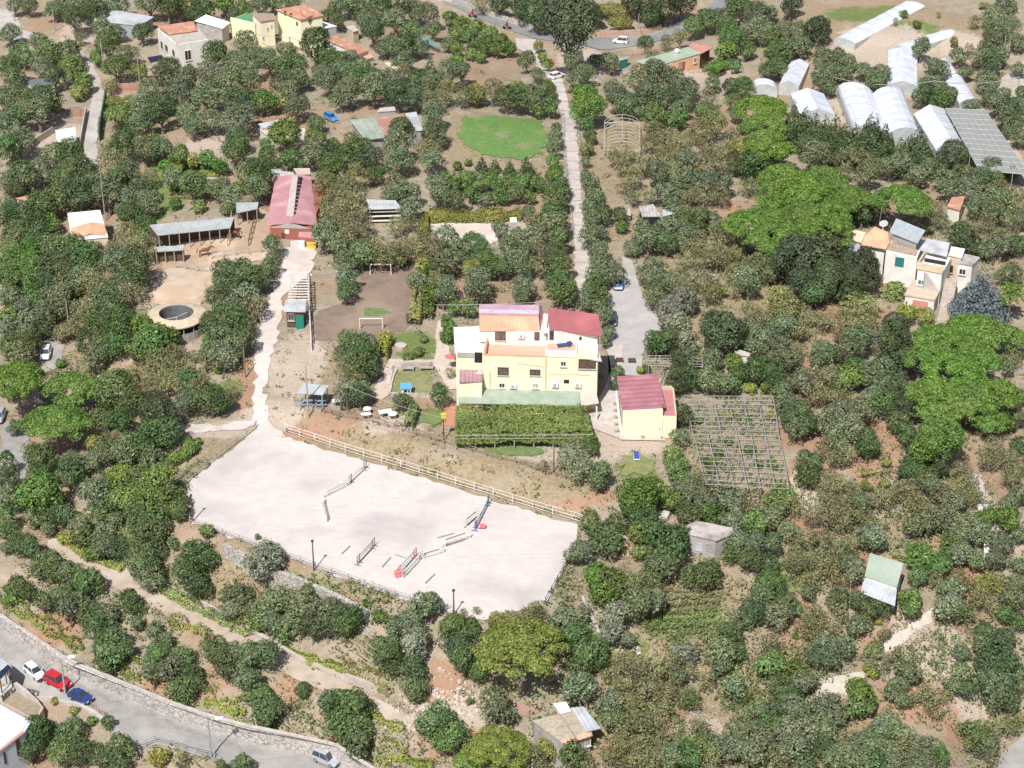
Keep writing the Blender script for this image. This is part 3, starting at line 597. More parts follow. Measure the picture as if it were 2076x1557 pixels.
x, y, z = scatter(60000, 14, .3, 6.); cover('stones', 'small pale stones and litter lying on the bare soil', 'stones', x, y, z, leafmat('stone_bits', (.30,.27,.24), (.62,.57,.52), hue=.1, trans=0), 2, .09, .3, .06, 5)
# ---------------------------------------------------------------- buildings
def win(fr, c, x0, y0, x1, y1, par, fm=SHUT, pm=GLASS, v=0., name='window', t=.08, mull=True, sub='pane'):
    u0, z1 = fr.front(*c(x0, y0), v); u1, z0 = fr.front(*c(x1, y1), v)
    if u1 < u0: u0, u1 = u1, u0
    if z1 < z0: z0, z1 = z1, z0
    m = MB(); t = min(t, (u1 - u0) * .2)
    m.obox(fr, u0, u1, v - .07, v + .04, z0 - .02, z0 + t); m.obox(fr, u0, u1, v - .07, v + .04, z1 - t, z1)
    m.obox(fr, u0, u0 + t, v - .06, v + .04, z0 + t, z1 - t); m.obox(fr, u1 - t, u1, v - .06, v + .04, z0 + t, z1 - t)
    if mull: m.obox(fr, (u0 + u1) / 2 - t * .4, (u0 + u1) / 2 + t * .4, v - .06, v + .04, z0 + t, z1 - t)
    o = obj(name, m, fm, par)
    if name == 'window' and u1 - u0 > .7: obj('sill', MB().obox(fr, u0 - .08, u1 + .08, v - .18, v - .072, z0 - .12, z0 - .024), CONCP, o)
    p = MB(); p.obox(fr, u0 + t, u1 - t, v - .025, v + .03, z0 + t, z1 - t); obj(sub, p, pm, o); return o
def door(fr, c, x0, y0, x1, y1, par, fm, v=0.):
    o = win(fr, c, x0, y0, x1, y1, par, fm, fm, v, 'door', mull=True, sub='door_panel'); return o
def PZ(c, pts): return [P(*c(x, y), z) for x, y, z in pts]
def root_of(pts, z): a = np.array(pts); return (a[:, 0].mean(), a[:, 1].mean(), z)
def inset(pts, d):
    a = np.array([p[:2] for p in pts]); c = a.mean(0); out = []
    for p in a: q = c - p; q = q / (np.linalg.norm(q) + 1e-9); out.append((*(p + q * d), 0))
    return out
def shed(name, label, cat, c, roof, h, wallm, roofm, drop=0., group=None, over=.25, t=.1, walls=True, posts=False, zadd=0., g=None):
    """building from its roof outline in the picture: roof corners at height h (+ own rise) over the ground below"""
    x = sum(p[0] for p in roof) / len(roof); y = sum(p[1] for p in roof) / len(roof)
    if g is None: g = PG(*c(x, y), h)[2]
    pts = PZ(c, [(p[0], p[1], g + h + (p[2] if len(p) > 2 else 0)) for p in roof])
    r = thing(name, label, cat, root_of(pts, g), group); ins = inset(pts, over)
    if walls: obj('wall', MB().prism(ins, g - 1.2 - drop, g + h - t - .02), wallm, r)
    if posts:
        for q in ins: obj('post', MB().tube((q[0], q[1], g - .6 - drop), (q[0], q[1], g + h - t), .07), posts, r)
    rf = obj('roof', MB().slab(pts, t), roofm, r); return r, g, pts, rf
def body(name, mb, m, par): return obj(name, mb, m, par)

def villa():
    V = crop(890, 600, 5.767); z0 = 2.7
    fr = Fr(P(*V(228, 1075), z0), P(*V(1845, 1125), z0)); U = lambda x, y=900, v=0.: fr.front(*V(x, y), v)[0]; Z = lambda x, y, v=0.: fr.front(*V(x, y), v)[1]
    r = thing('villa', 'large pale yellow villa with stepped terraces and crimson and orange roofs in the centre', 'house', fr.pt(fr.W / 2, 4, 0))
    # left wing
    zt = Z(190, 655, .3); obj('wall', MB().obox(fr, U(200), U(518), .3, 6.2, -.3, zt - .16), YELLOW, r, 'yellow wall of the left wing')
    rf = obj('roof', MB().slab(PZ(V, [(185, 655, zt), (520, 640, zt), (465, 355, zt + .15), (170, 365, zt + .15)]), .15), ROOFW, r, 'flat white roof of the left wing')
    m = MB(); m.obox(fr, U(215), U(405), .2, .3, Z(300, 715, .3), Z(300, 662, .3)); obj('blind', m, GREYW, r)
    m = MB(); m.obox(fr, U(415), U(505), .22, .32, Z(300, 770, .3), Z(300, 655, .3)); obj('balcony_opening_shade', m, BLACK, r)  # black panel on the solid wall, painted as the shade inside an opening
    zl = Z(350, 860, .3); zf = zl - .55
    obj('porch_roof', MB().slab(PZ(V, [(235, 1005, zf), (505, 1000, zf), (505, 857, zl), (240, 862, zl)]), .1), mat('dull_pink_sheet', (.42,.25,.26), (.36,.2,.22), wave=(0,.5,.05)), r)
    d = fr.at(*V(350, 1000), zf)[1]
    obj('porch', MB().obox(fr, U(232), U(510), d + .15, .29, -.3, zf - .12), YELLOW, r)
    # main block, terrace, parapet
    zp = Z(900, 702); zf = zp - .85; u0, u1 = U(520, 800), U(1256, 800); vU = fr.at(*V(900, 575), zf)[1]
    obj('wall', MB().obox(fr, u0, u1, 0, vU + 5.4, -.3, zf), YELLOW, r, 'plain yellow main front wall')
    obj('terrace_floor', MB().obox(fr, u0 + .22, u1 - .22, .22, vU, zf + .004, zf + .05), PINKT, r)
    m = MB(); m.obox(fr, u0, u1, -.02, .2, zf + .002, zp); m.obox(fr, u0, u0 + .2, .2, vU, zf + .002, zp); m.obox(fr, u1 - .2, u1, .2, vU, zf + .002, zp); obj('parapet', m, YELLOW, r)
    m = MB(); m.obox(fr, u0 - .04, u1 + .04, -.07, .25, zp + .003, zp + .07); m.obox(fr, u0 - .04, u0 + .24, .25, vU, zp + .003, zp + .07); obj('parapet_cap', m, TERRAO, r)
    ze = Z(800, 404, vU); ua, ub = U(482, 500, vU), U(1255, 500, vU); vb = vU + 5.0
    obj('upper_wall', MB().obox(fr, ua, ub, vU, vb, zf, ze - .05), WHITE, r, 'white wall of the top floor')
    obj('roof', MB().slab(PZ(V, [(475, 402, ze), (1180, 410, ze), (1165, 242, ze + .65), (472, 226, ze + .65)]), .12), TERRAO, r, 'orange tiled strip of the top roof')
    for ya, yb, za, zb, mm, lb in ((224, 196, .66, .73, PINKR, 'front pink band of the top roof'), (196, 152, .73, .85, mat('lilac_sheet', (.52,.5,.57), (.46,.4,.48), scale=1.2), 'pale lilac band of the top roof'), (152, 95, .85, 1.0, mat('mauve_sheet', (.45,.27,.34), (.5,.38,.44), scale=.5), 'mauve back band of the top roof')):
        obj('roof', MB().slab(PZ(V, [(470, ya, ze + za), (1166, ya + 16, ze + za), (1167, yb + 10, ze + zb), (469, yb, ze + zb)]), .12), mm, r, lb)
    obj('roof', MB().slab(PZ(V, [(1184, 408, ze - .02), (1222, 395, ze - .35), (1212, 125, ze + .3), (1172, 100, ze + .98)]), .1), PINKR, r, 'narrow faded red side slope')
    CG = mat('curtained_glass', (.2,.16,.15), (.08,.07,.07), scale=4, rough=.2); win(fr, V, 655, 415, 780, 515, r, pm=CG, v=vU); win(fr, V, 1115, 420, 1175, 515, r, pm=CG, v=vU)
    win(fr, V, 685, 832, 815, 925, r, pm=CG, t=.13); win(fr, V, 1060, 858, 1185, 927, r, pm=CG, t=.13)
    for x, y0, y1 in ((595, 890, 1070), (1250, 730, 1090)): a, b = fr.front(*V(x, y0), -.05), fr.front(*V(x, y1), -.05); obj('drain_pipe', MB().tube(fr.pt(a[0], -.06, a[1]), fr.pt(a[0], -.06, b[1]), .045), GREYW, r)
    m = MB(); a, b = fr.front(*V(915, 785), -.03), fr.front(*V(1230, 832), -.03); m.tube(fr.pt(a[0], -.04, a[1]), fr.pt(b[0], -.04, b[1]), .03); obj('wall_cable', m, GREYW, r)
    m = MB(); a, b = fr.front(*V(1280, 905), 0)[0], fr.front(*V(1770, 915), 0)[0]; m.obox(fr, a, b, -.02, .051, fr.front(*V(1280, 908))[1] - .05, fr.front(*V(1280, 908))[1]); obj('string_course', m, CREAM, r)
    win(fr, V, 700, 1015, 772, 1075, r, fm=WHITE, pm=BLACK); win(fr, V, 1095, 1020, 1165, 1078, r, fm=WHITE, pm=GREYW)
    # right block
    zr = Z(1400, 642); vR = fr.at(*V(1400, 540), zr - .1)[1]; uc = U(1612, 700); ud = U(1848, 1000)
    obj('wall', MB().obox(fr, u1 + .004, ud, .05, vR + 5, -.3, zr - .35), YELLOW, r, 'yellow wall of the right block')
    m = MB(); m.obox(fr, u1 + .02, uc, -.03, .2, Z(1400, 715), zr); m.obox(fr, uc - .18, uc, .2, vR, zr - .34, zr); obj('parapet', m, WHITE, r, 'white parapet of the right terrace')
    obj('terrace_floor', MB().obox(fr, u1 + .02, uc - .18, .2, vR, zr - .34, zr - .28), PINKT, r)
    z3 = Z(1400, 408, vR)
    obj('upper_wall', MB().obox(fr, u1 + .01, ud - .1, vR, vR + 4.7, zr - .34, z3 - .1), WHITE, r, 'white wall under the crimson roof')
    obj('roof', MB().slab(PZ(V, [(1290, 385, z3 + .1), (1905, 465, z3 - .1), (1865, 215, z3 + 1.0), (1270, 135, z3 + 1.15)]), .14), CRIM, r, 'crimson sheet roof on the right')
    win(fr, V, 1292, 405, 1342, 510, r, v=vR); door(fr, V, 1380, 412, 1442, 525, r, WHITE, v=vR); win(fr, V, 1640, 475, 1668, 512, r, pm=BLACK, v=vR, mull=False)
    zg = Z(1760, 742, -.15)
    obj('roof', MB().slab(PZ(V, [(1622, 722, zg), (1905, 762, zg - .1), (1842, 560, zg + .7), (1612, 552, zg + .7)]), .12), TIN, r, 'weathered grey roof of the enclosed balcony')
    obj('enclosed_balcony', MB().obox(fr, uc + .01, ud - .02, .02, vR - .1, zr - .34, zg - .05), YELLOW, r)
    win(fr, V, 1632, 740, 1832, 850, r, pm=DARKW, t=.12)
    win(fr, V, 1420, 760, 1487, 822, r, fm=WHITE, pm=BLACK); win(fr, V, 1460, 980, 1520, 1015, r, fm=BLACK, pm=BLACK, mull=False)
    for x, y, v in ((865, 1045, 0), (1355, 1030, 0), (1620, 1032, 0), (960, 460, vU)):
        u, z = fr.front(*V(x, y), v); a = obj('air_conditioner', MB().obox(fr, u - .42, u + .42, v - .35, v - .01, z - .28, z + .28), PLAST, r)
        obj('fan_grille', MB().obox(fr, u - .2, u + .2, v - .37, v - .351, z - .2, z + .2), STEEL, a)
    for x, y, v, s in ((1245, 385, vU - .3, .45), (475, 890, 0, .4), (490, 490, 3.0, .35)):
        u, z = fr.front(*V(x, y), v); q = fr.pt(u, v - .3, z); m = MB(); m.tube(q + np.array([0, -.08, 0]), q, s, s * .8, n=14); m.tube(q, fr.pt(u, v, z - .3), .04); obj('satellite_dish', m, PLAST, r)
    # lean to over the ground floor terrace
    obj('veranda_roof', MB().slab(PZ(V, [(225, 1252, 2.15), (1655, 1282, 2.15), (1640, 1108, 2.75), (228, 1075, 2.75)]), .08), GREENR, r, 'long pale green veranda roof')
    obj('veranda_roof', MB().slab(PZ(V, [(1662, 1284, 2.2), (1868, 1250, 2.2), (1838, 1124, 2.7), (1642, 1110, 2.74)]), .1), CONCP, r, 'pale concrete end of the veranda roof')
    dv = fr.at(*V(900, 1265), 2.15)[1]; a, b = fr.at(*V(225, 1252), 2.15)[0], fr.at(*V(1860, 1250), 2.15)[0]
    for k in range(9): u = a + .15 + (b - a - .3) * k / 8; obj('veranda_post', MB().obox(fr, u - .09, u + .09, dv + .1, dv + .28, -.3, 2.05), WHITE, r)
    obj('veranda_floor', MB().obox(fr, a - .2, b + .1, dv - 1.1, -.01, -.2, .12), PINKT, r)
    obj('veranda_steps', MB().obox(fr, a - 1.9, a - .25, dv - 2.4, .2, -.2, .14), mat('red_paving', (.52,.25,.18), (.45,.21,.15)), r)
    obj('antenna', MB().tube(fr.pt(U(1250, 300, vU), vU + 1, ze), fr.pt(U(1250, 300, vU), vU + 1, ze + 2.2), .03), STEEL, r)
    q = fr.pt(U(1460, 600, 2.), 1.6, zr - .28); m = MB(); m.box(q, 1.7, .6, zr + .02, zr + .12, .2); m.box(q + np.array([.75, .15, 0]), .5, .6, zr + .12, zr + .3, .5)
    for s in (-.7, .7): m.box(q + np.array([s, .1 * s, 0]), .06, .5, zr - .27, zr + .02, .2)
    tag(obj('sun_lounger', m, NAVY), 'dark sun lounger on the small right roof terrace of the villa', 'sun lounger')
    # side wall and clutter at the right flank
    tag(obj('garden_wall', MB().slab(gpx([(1232, 706), (1240, 706), (1246, 790), (1238, 792)], dz=.8), 1.6), WHITE), 'low white wall along the lane right of the villa', 'wall')
villa()
def annex():
    A = crop(1180, 700, 7.985); fr = Fr(P(*A(650, 1495), 0), P(*A(1285, 1500), 0))
    r = thing('annex', 'small yellow outbuilding with dull red ribbed roof right of the villa', 'house', fr.pt(fr.W / 2, 3, 0))
    zt = fr.front(*A(680, 1062))[1]; u1 = fr.front(*A(1312, 1060))[0]; uR = fr.front(*A(1530, 1200))[0]; D = fr.at(*A(600, 500), zt + .3)[1] - .1
    obj('wall', MB().obox(fr, 0, u1, 0, D, -.4, zt - .02), YELLOW, r)
    obj('roof', MB().slab(PZ(A, [(655, 1048, zt + .05), (1352, 1000, zt + .15), (1226, 462, zt + .5), (560, 502, zt + .4)]), .12), mat('dull_red_ribbed_roof', (.4,.175,.2), (.35,.145,.17), scale=.7, wave=(1,1.0,.03), c3=(.5,.26,.28), big=.3), r)
    z2 = fr.front(*A(1430, 1160))[1]
    obj('side_wing', MB().obox(fr, u1 + .004, uR, .1, D - 1.2, -.4, z2), YELLOW, r)
    obj('side_wing_roof', MB().obox(fr, u1 + .02, uR - .22, .25, D - 1.4, z2 + .004, z2 + .06), mat('worn_red_floor', (.5,.22,.22), (.45,.19,.19)), r)
    m = MB(); m.obox(fr, uR - .2, uR, .1, D - 1.2, z2 + .003, z2 + .28); m.obox(fr, u1 + .02, uR - .2, D - 1.4, D - 1.2, z2 + .003, z2 + .5); obj('parapet', m, CREAM, r)
    m = MB(); m.obox(fr, u1 - .02, u1 + .05, .3, 2.4, z2 + .1, z2 + 1.0); obj('side_opening_shade', m, BLACK, r)  # black slab on the side wall, its colour stands for an opening's shade
    obj('vent', MB().obox(fr, fr.front(*A(1250, 1340))[0], fr.front(*A(1270, 1340))[0], -.04, .02, 1.2, 1.4), GREYW, r)
    for k in range(5): obj('plant_pot', MB().tube(fr.pt(-.7, 1 + 1.7 * k, 0.1), fr.pt(-.7, 1 + 1.7 * k, .5), .18, .24, n=8), WOOD, r)
    w = gpx([(1243, 866), (1262, 888), (1346, 892), (1349, 896), (1258, 894), (1238, 868)])
    structure(drape('pavement', w, .2, CONCP))
    tag(obj('garden_wall', MB().prism(gpx([(1247, 800), (1251, 800), (1262, 888), (1257, 888)]), -.3, .5), WHITE), 'low white wall along the left side of the yellow outbuilding', 'wall')
annex()
def stable():
    Sc = crop(280, 330, 4.325); g = .3; fr = Fr(P(*Sc(1160, 655), g), P(*Sc(1412, 662), g)); ze = fr.front(*Sc(1200, 565))[1]; zr = ze + .9
    r = thing('stable', 'long stable with faded red roof and pale ridge, red brick front', 'stable', fr.pt(2.5, 8, g)); D = fr.at(*Sc(1300, 120), zr)[1]; uR = fr.front(*Sc(1520, 600))[0]
    obj('wall', MB().obox(fr, 0, uR, 0, D - .3, g - .5, ze - .05), BRICK, r)
    L = PZ(Sc, [(1125, 545, ze), (1350, 525, zr), (1385, 105, zr), (1205, 120, ze)]); R_ = PZ(Sc, [(1350, 525, zr), (1572, 545, ze), (1512, 100, ze), (1385, 105, zr)])
    obj('roof', MB().slab([L[3], L[0], L[1], L[2]], .12), PINKR, r); obj('roof', MB().slab([R_[1], R_[2], R_[3], R_[0]], .12), PINKR, r)
    obj('ridge_cap', MB().slab(PZ(Sc, [(1297, 466, zr - .02), (1362, 466, zr + .12), (1402, 105, zr + .12), (1352, 108, zr - .02)]), .1), CONCP, r)
    for k in range(10):
        t0, t1 = k / 10 + .015, (k + 1) / 10 - .015; lp = lambda t, x0, x1: (x0 + (x1 - x0) * t)
        obj('skylight', MB().slab(PZ(Sc, [(lp(t0, 1345, 1408), lp(t0, 455, 120), zr + .02), (lp(t0, 1380, 1440), lp(t0, 455, 118), zr - .05), (lp(t1, 1380, 1440), lp(t1, 455, 118), zr - .05), (lp(t1, 1345, 1408), lp(t1, 455, 120), zr + .02)]), .12), BLACK, r)
    m = MB(); a = fr.pt(-.1, -.04, ze - .1); m.face([fr.pt(-.1, -.05, ze - .1), fr.pt(uR + .1, -.05, ze - .1), fr.pt((uR) / 2, -.05, zr - .12)]); m.face([fr.pt(uR / 2, .05, zr - .12), fr.pt(uR + .1, .05, ze - .1), fr.pt(-.1, .05, ze - .1)]); obj('gable', m, GREYW, r)
    win(fr, Sc, 1285, 585, 1325, 620, r, fm=WHITE, pm=WHITE, name='sign_board', sub='board_face'); door(fr, Sc, 1255, 615, 1290, 660, r, DARKW)
    z2 = ze - .7; obj('side_room', MB().obox(fr, fr.front(*Sc(1420, 700), -2)[0], fr.front(*Sc(1556, 700), -2)[0], -2.4, -.02, g - .4, z2 - .2), BRICK, r)
    obj('side_room_roof', MB().slab(PZ(Sc, [(1405, 650, z2 - .15), (1568, 662, z2 - .15), (1490, 560, z2 + .3), (1412, 562, z2 + .3)]), .1), PINKR, r)
    t = thing('water_tank', 'white plastic tank beside the small brick room of the stable', 'tank', PG(*Sc(1440, 745))); q = np.array(t.location); m = MB(); m.tube(q, q + np.array([0, 0, 1.]), .45, .45, n=12); m.dome(q + np.array([0, 0, 1.]), .45, .2, 12, 3); obj('tank_body', m, PLAST, t); obj('tank_lid', MB().tube(q + np.array([0, 0, 1.19]), q + np.array([0, 0, 1.28]), .15), BLUE, t)
    t = PG(*Sc(1520, 748)); m = MB(); m.box(t, 1.3, .8, t[2], t[2] + .8, .1); m.box(t, 1.4, .9, t[2] + .8, t[2] + .88, .1); tag(obj('feed_bin', m, mat('yellow_plastic', (.7, .5, .08))), 'yellow feed bin at the stable front corner', 'bin')
    shed('shed', 'pale flat roofed shed behind the left end of the stable', 'shed', Sc, [(1175, 118), (1200, 65), (1362, 82), (1372, 104), (1210, 118)], 2.6, WHITE, CONCP)
    shed('shed', 'beige flat roofed shed behind the right end of the stable', 'shed', Sc, [(1395, 100), (1362, 48), (1506, 46), (1510, 98)], 2.8, GREYW, PAVE)
    shed('shelter', 'pale lean-to roof hidden by trees behind the stable', 'shelter', Sc, [(1162, 110), (1152, 55), (1252, 52), (1258, 72), (1205, 84), (1190, 115)], 2.2, WOOD, GREENR, walls=False, posts=WOOD)
    # paddock shelters
    def open_shelter(label, roof, h, n, back=True):
        r, g, pts, rf = shed('field_shelter', label, 'shelter', Sc, roof, h, DARKW, GREYR, walls=False); a, b = pts[0], pts[1]; c_, d_ = pts[2], pts[3]
        for k in range(n):
            q = a + (b - a) * (k + .1) / (n - .8); obj('post', MB().tube((q[0], q[1] + .15, g - .6), (q[0], q[1] + .15, g + h - .1), .08), WOOD, r)
        if back: m = MB(); m.slab([d_ + (0, -.3, -.15), c_ + (0, -.3, -.15), c_ + (0, -.15, -.15), d_ + (0, -.15, -.15)], h + .4); obj('back_wall', m, DARKW, r)
        return r
    open_shelter('long low grey roofed field shelter along the top of the horse paddock', [(170, 636), (808, 570, .1), (842, 475, .5), (98, 545, .4)], 2.5, 8)
    open_shelter('small grey roofed horse shelter beside the ring roof paddock', [(148, 780), (398, 764), (402, 724, .3), (138, 736, .3)], 2.1, 4)
    r = open_shelter('small grey shelter with a green side panel between paddock and stable', [(862, 440), (1046, 402), (1056, 345, .4), (858, 348, .4)], 2.3, 3)
    a, b = P(*Sc(950, 452), .3), P(*Sc(1045, 450), .3); obj('side_panel', MB().prism([a, b, b + (0, .12, 0), a + (0, .12, 0)], .2, 1.9), TEAL, r)
stable()
def ring_walker():
    c = P(357.5, 636.5, 1.35); s = ppm(c); g = G(c[0], c[1]); r = thing('horse_walker', 'round cream roofed horse walker with an open middle', 'horse walker', (c[0], c[1], g))
    R, ri = 60 / s, 35 / s; m = MB(); m.ringslab((c[0], c[1]), ri, R, 1.6, 1.2, .15); obj('ring_roof', m, mat('cream_ring_roof', (.62,.52,.4), (.5,.4,.29), scale=.8, c3=(.42,.32,.23)), r)
    for k in range(16):
        a = 6.283 * k / 16; obj('post', MB().tube((c[0] + (R - .3) * math.cos(a), c[1] + (R - .3) * math.sin(a), g - .3), (c[0] + (R - .3) * math.cos(a), c[1] + (R - .3) * math.sin(a), 1.15), .07), STEEL, r)
    for rad, nm in ((ri - .05, 'inner_fence'), (R - .35, 'outer_fence')):
        m = MB()
        for k in range(32):
            a0, a1 = 6.283 * k / 32, 6.283 * (k + (1. if rad < ri else .92)) / 32; p = lambda a, q: (c[0] + q * math.cos(a), c[1] + q * math.sin(a), 0)
            m.prism([p(a0, rad), p(a1, rad), p(a1, rad + .06), p(a0, rad + .06)], g - .2, (1.5 if rad < ri else g + 1.2))
        obj(nm, m, mat('dark_panels', (.17,.17,.18), (.12,.12,.13)) if rad < ri else WOOD, r)
    m = MB(); m.tube((c[0], c[1], g - .2), (c[0], c[1], .9), .15, n=10); obj('hub', m, STEEL, r)
    for k in range(2):
        a = .9 + 2.6 * k; obj('sweep_arm', MB().tube((c[0], c[1], .85), (c[0] + ri * .85 * math.cos(a), c[1] + ri * .85 * math.sin(a), .8), .04), RAIL, r)
ring_walker()
def greenhouse(label, c, fl, frp, br, side, arch, kind='arch', nrib=8, group='white plastic greenhouses'):
    g = PG(*c(*frp), side)[2]; a, b, d = P(*c(*fl), g + side), P(*c(*frp), g + side), P(*c(*br), g + side); ln = (d - b)[:2]; L = np.linalg.norm(ln); e = ln / L; wv = (b - a)[:2]
    A = b[:2] - wv; Wd = np.linalg.norm(wv)
    r = thing('greenhouse', label, 'greenhouse', (*((A + b[:2]) / 2 + ln / 2), g), group)
    prof = [(0, 0), (0, side)]
    if kind == 'arch': prof += [(.5 - .5 * math.cos(t), side + arch * math.sin(t)) for t in np.linspace(.35, math.pi - .35, 7)]
    else: prof += [(.5, side + arch)]
    prof += [(1, side), (1, 0)]
    pt = lambda u, z, t: np.array([*(A + wv * u + ln * t), g + z - (1.0 if z == 0 else 0)])
    m = MB(); nseg = max(2, int(L / 3))
    for s in range(nseg):
        sag = .05
        for (u0, z0), (u1, z1) in zip(prof[1:-2], prof[2:-1]):
            m.face([pt(u0, z0, s / nseg), pt(u1, z1, s / nseg), pt(u1, z1 - sag, (s + .5) / nseg), pt(u0, z0 - sag, (s + .5) / nseg)]); m.face([pt(u0, z0 - sag, (s + .5) / nseg), pt(u1, z1 - sag, (s + .5) / nseg), pt(u1, z1, (s + 1) / nseg), pt(u0, z0, (s + 1) / nseg)])
    obj('roof_film', m, FILM, r)
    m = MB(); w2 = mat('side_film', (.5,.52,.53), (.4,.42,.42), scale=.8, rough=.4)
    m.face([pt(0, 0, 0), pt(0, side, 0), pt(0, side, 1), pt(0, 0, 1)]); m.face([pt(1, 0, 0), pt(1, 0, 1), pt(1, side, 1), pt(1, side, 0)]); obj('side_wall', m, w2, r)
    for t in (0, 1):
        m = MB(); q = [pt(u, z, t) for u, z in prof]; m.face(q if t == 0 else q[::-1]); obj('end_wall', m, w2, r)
    for s in range(nseg + 1):
        m = MB()
        for (u0, z0), (u1, z1) in zip(prof[:-1], prof[1:]): m.tube(pt(u0, z0 + .03, s / nseg), pt(u1, z1 + .03, s / nseg), .035, n=4, cap=False)
        obj('hoop', m, STEEL, r)
    return r
GC = crop(1520, 0, 3.734)
greenhouse('longest thin white greenhouse running uphill at the upper right edge of the field', GC, (640, 294), (796, 334), (1326, 50), 1.2, .45)
greenhouse('second long thin white greenhouse, right of and below the longest one', GC, (1060, 356), (1212, 380), (1684, 232), 1.2, .45)
greenhouse('squat white gabled greenhouse with a line down its ridge, below the two long ones', GC, (1040, 640), (1268, 655), (1268, 392), 1.7, .8, 'gable')
greenhouse('small white gabled greenhouse leaning right, above the tree belt', GC, (222, 640), (372, 655), (450, 485), 1.8, .8, 'gable')
greenhouse('smallest white tunnel peeping out left of the pines', GC, (45, 668), (212, 690), (196, 642), 1.2, .9)
greenhouse('white gabled greenhouse half hidden by the dark conifer belt', GC, (385, 870), (645, 872), (562, 712), 1.7, 1.1, 'gable')
greenhouse('left half of the twin arched white greenhouse', GC, (790, 1000), (1075, 1055), (935, 722), 1.6, 1.7)
greenhouse('right half of the twin arched white greenhouse', GC, (1032, 1058), (1290, 1040), (1168, 724), 1.6, 1.9)
greenhouse('steep white gabled greenhouse beside the grey shade net', GC, (1428, 1165), (1665, 1120), (1470, 822), 1.8, 1.2, 'gable')
greenhouse('narrow upper part of the stepped pale greenhouse left of the olive grove', GC, (1495, 600), (1582, 568), (1498, 452), 1.2, .6)
greenhouse('narrow lower part of the stepped pale greenhouse left of the olive grove', GC, (1588, 790), (1722, 770), (1600, 575), 1.3, .6)
def shade_net():
    q = PZ(GC, [(1482, 822, 3.), (1782, 836, 3.), (2120, 1325, 3.), (1735, 1290, 3.)]); r = thing('shade_net', 'large flat grey shade net on posts right of the greenhouses', 'shade net', root_of(q, 0))
    obj('net', MB().slab(q, .04), NETM, r); m = MB(); a, b, c, d = q; up = np.array([0, 0, .06])
    for k in range(8): m.tube(a + (b - a) * k / 7 + up, d + (c - d) * k / 7 + up, .05, n=4)
    for k in range(13): m.tube(a + (d - a) * k / 12 + up, b + (c - b) * k / 12 + up, .05, n=4)
    obj('cable_grid', m, mat('pale_cable', (.5,.5,.48)), r)
    for i in range(4):
        for k in range(5): p = (a + (d - a) * k / 4) * (1 - i / 3) + (b + (c - b) * k / 4) * i / 3; obj('post', MB().tube((p[0], p[1], -.8), (p[0], p[1], 2.95), .06), STEEL, r)
shade_net()
TLC = crop(300, 0, 4.325); TA, TB, TC_, TD, TE, TF, TG, TH, TI = (TILE[k] for k in 'abcdefghi')
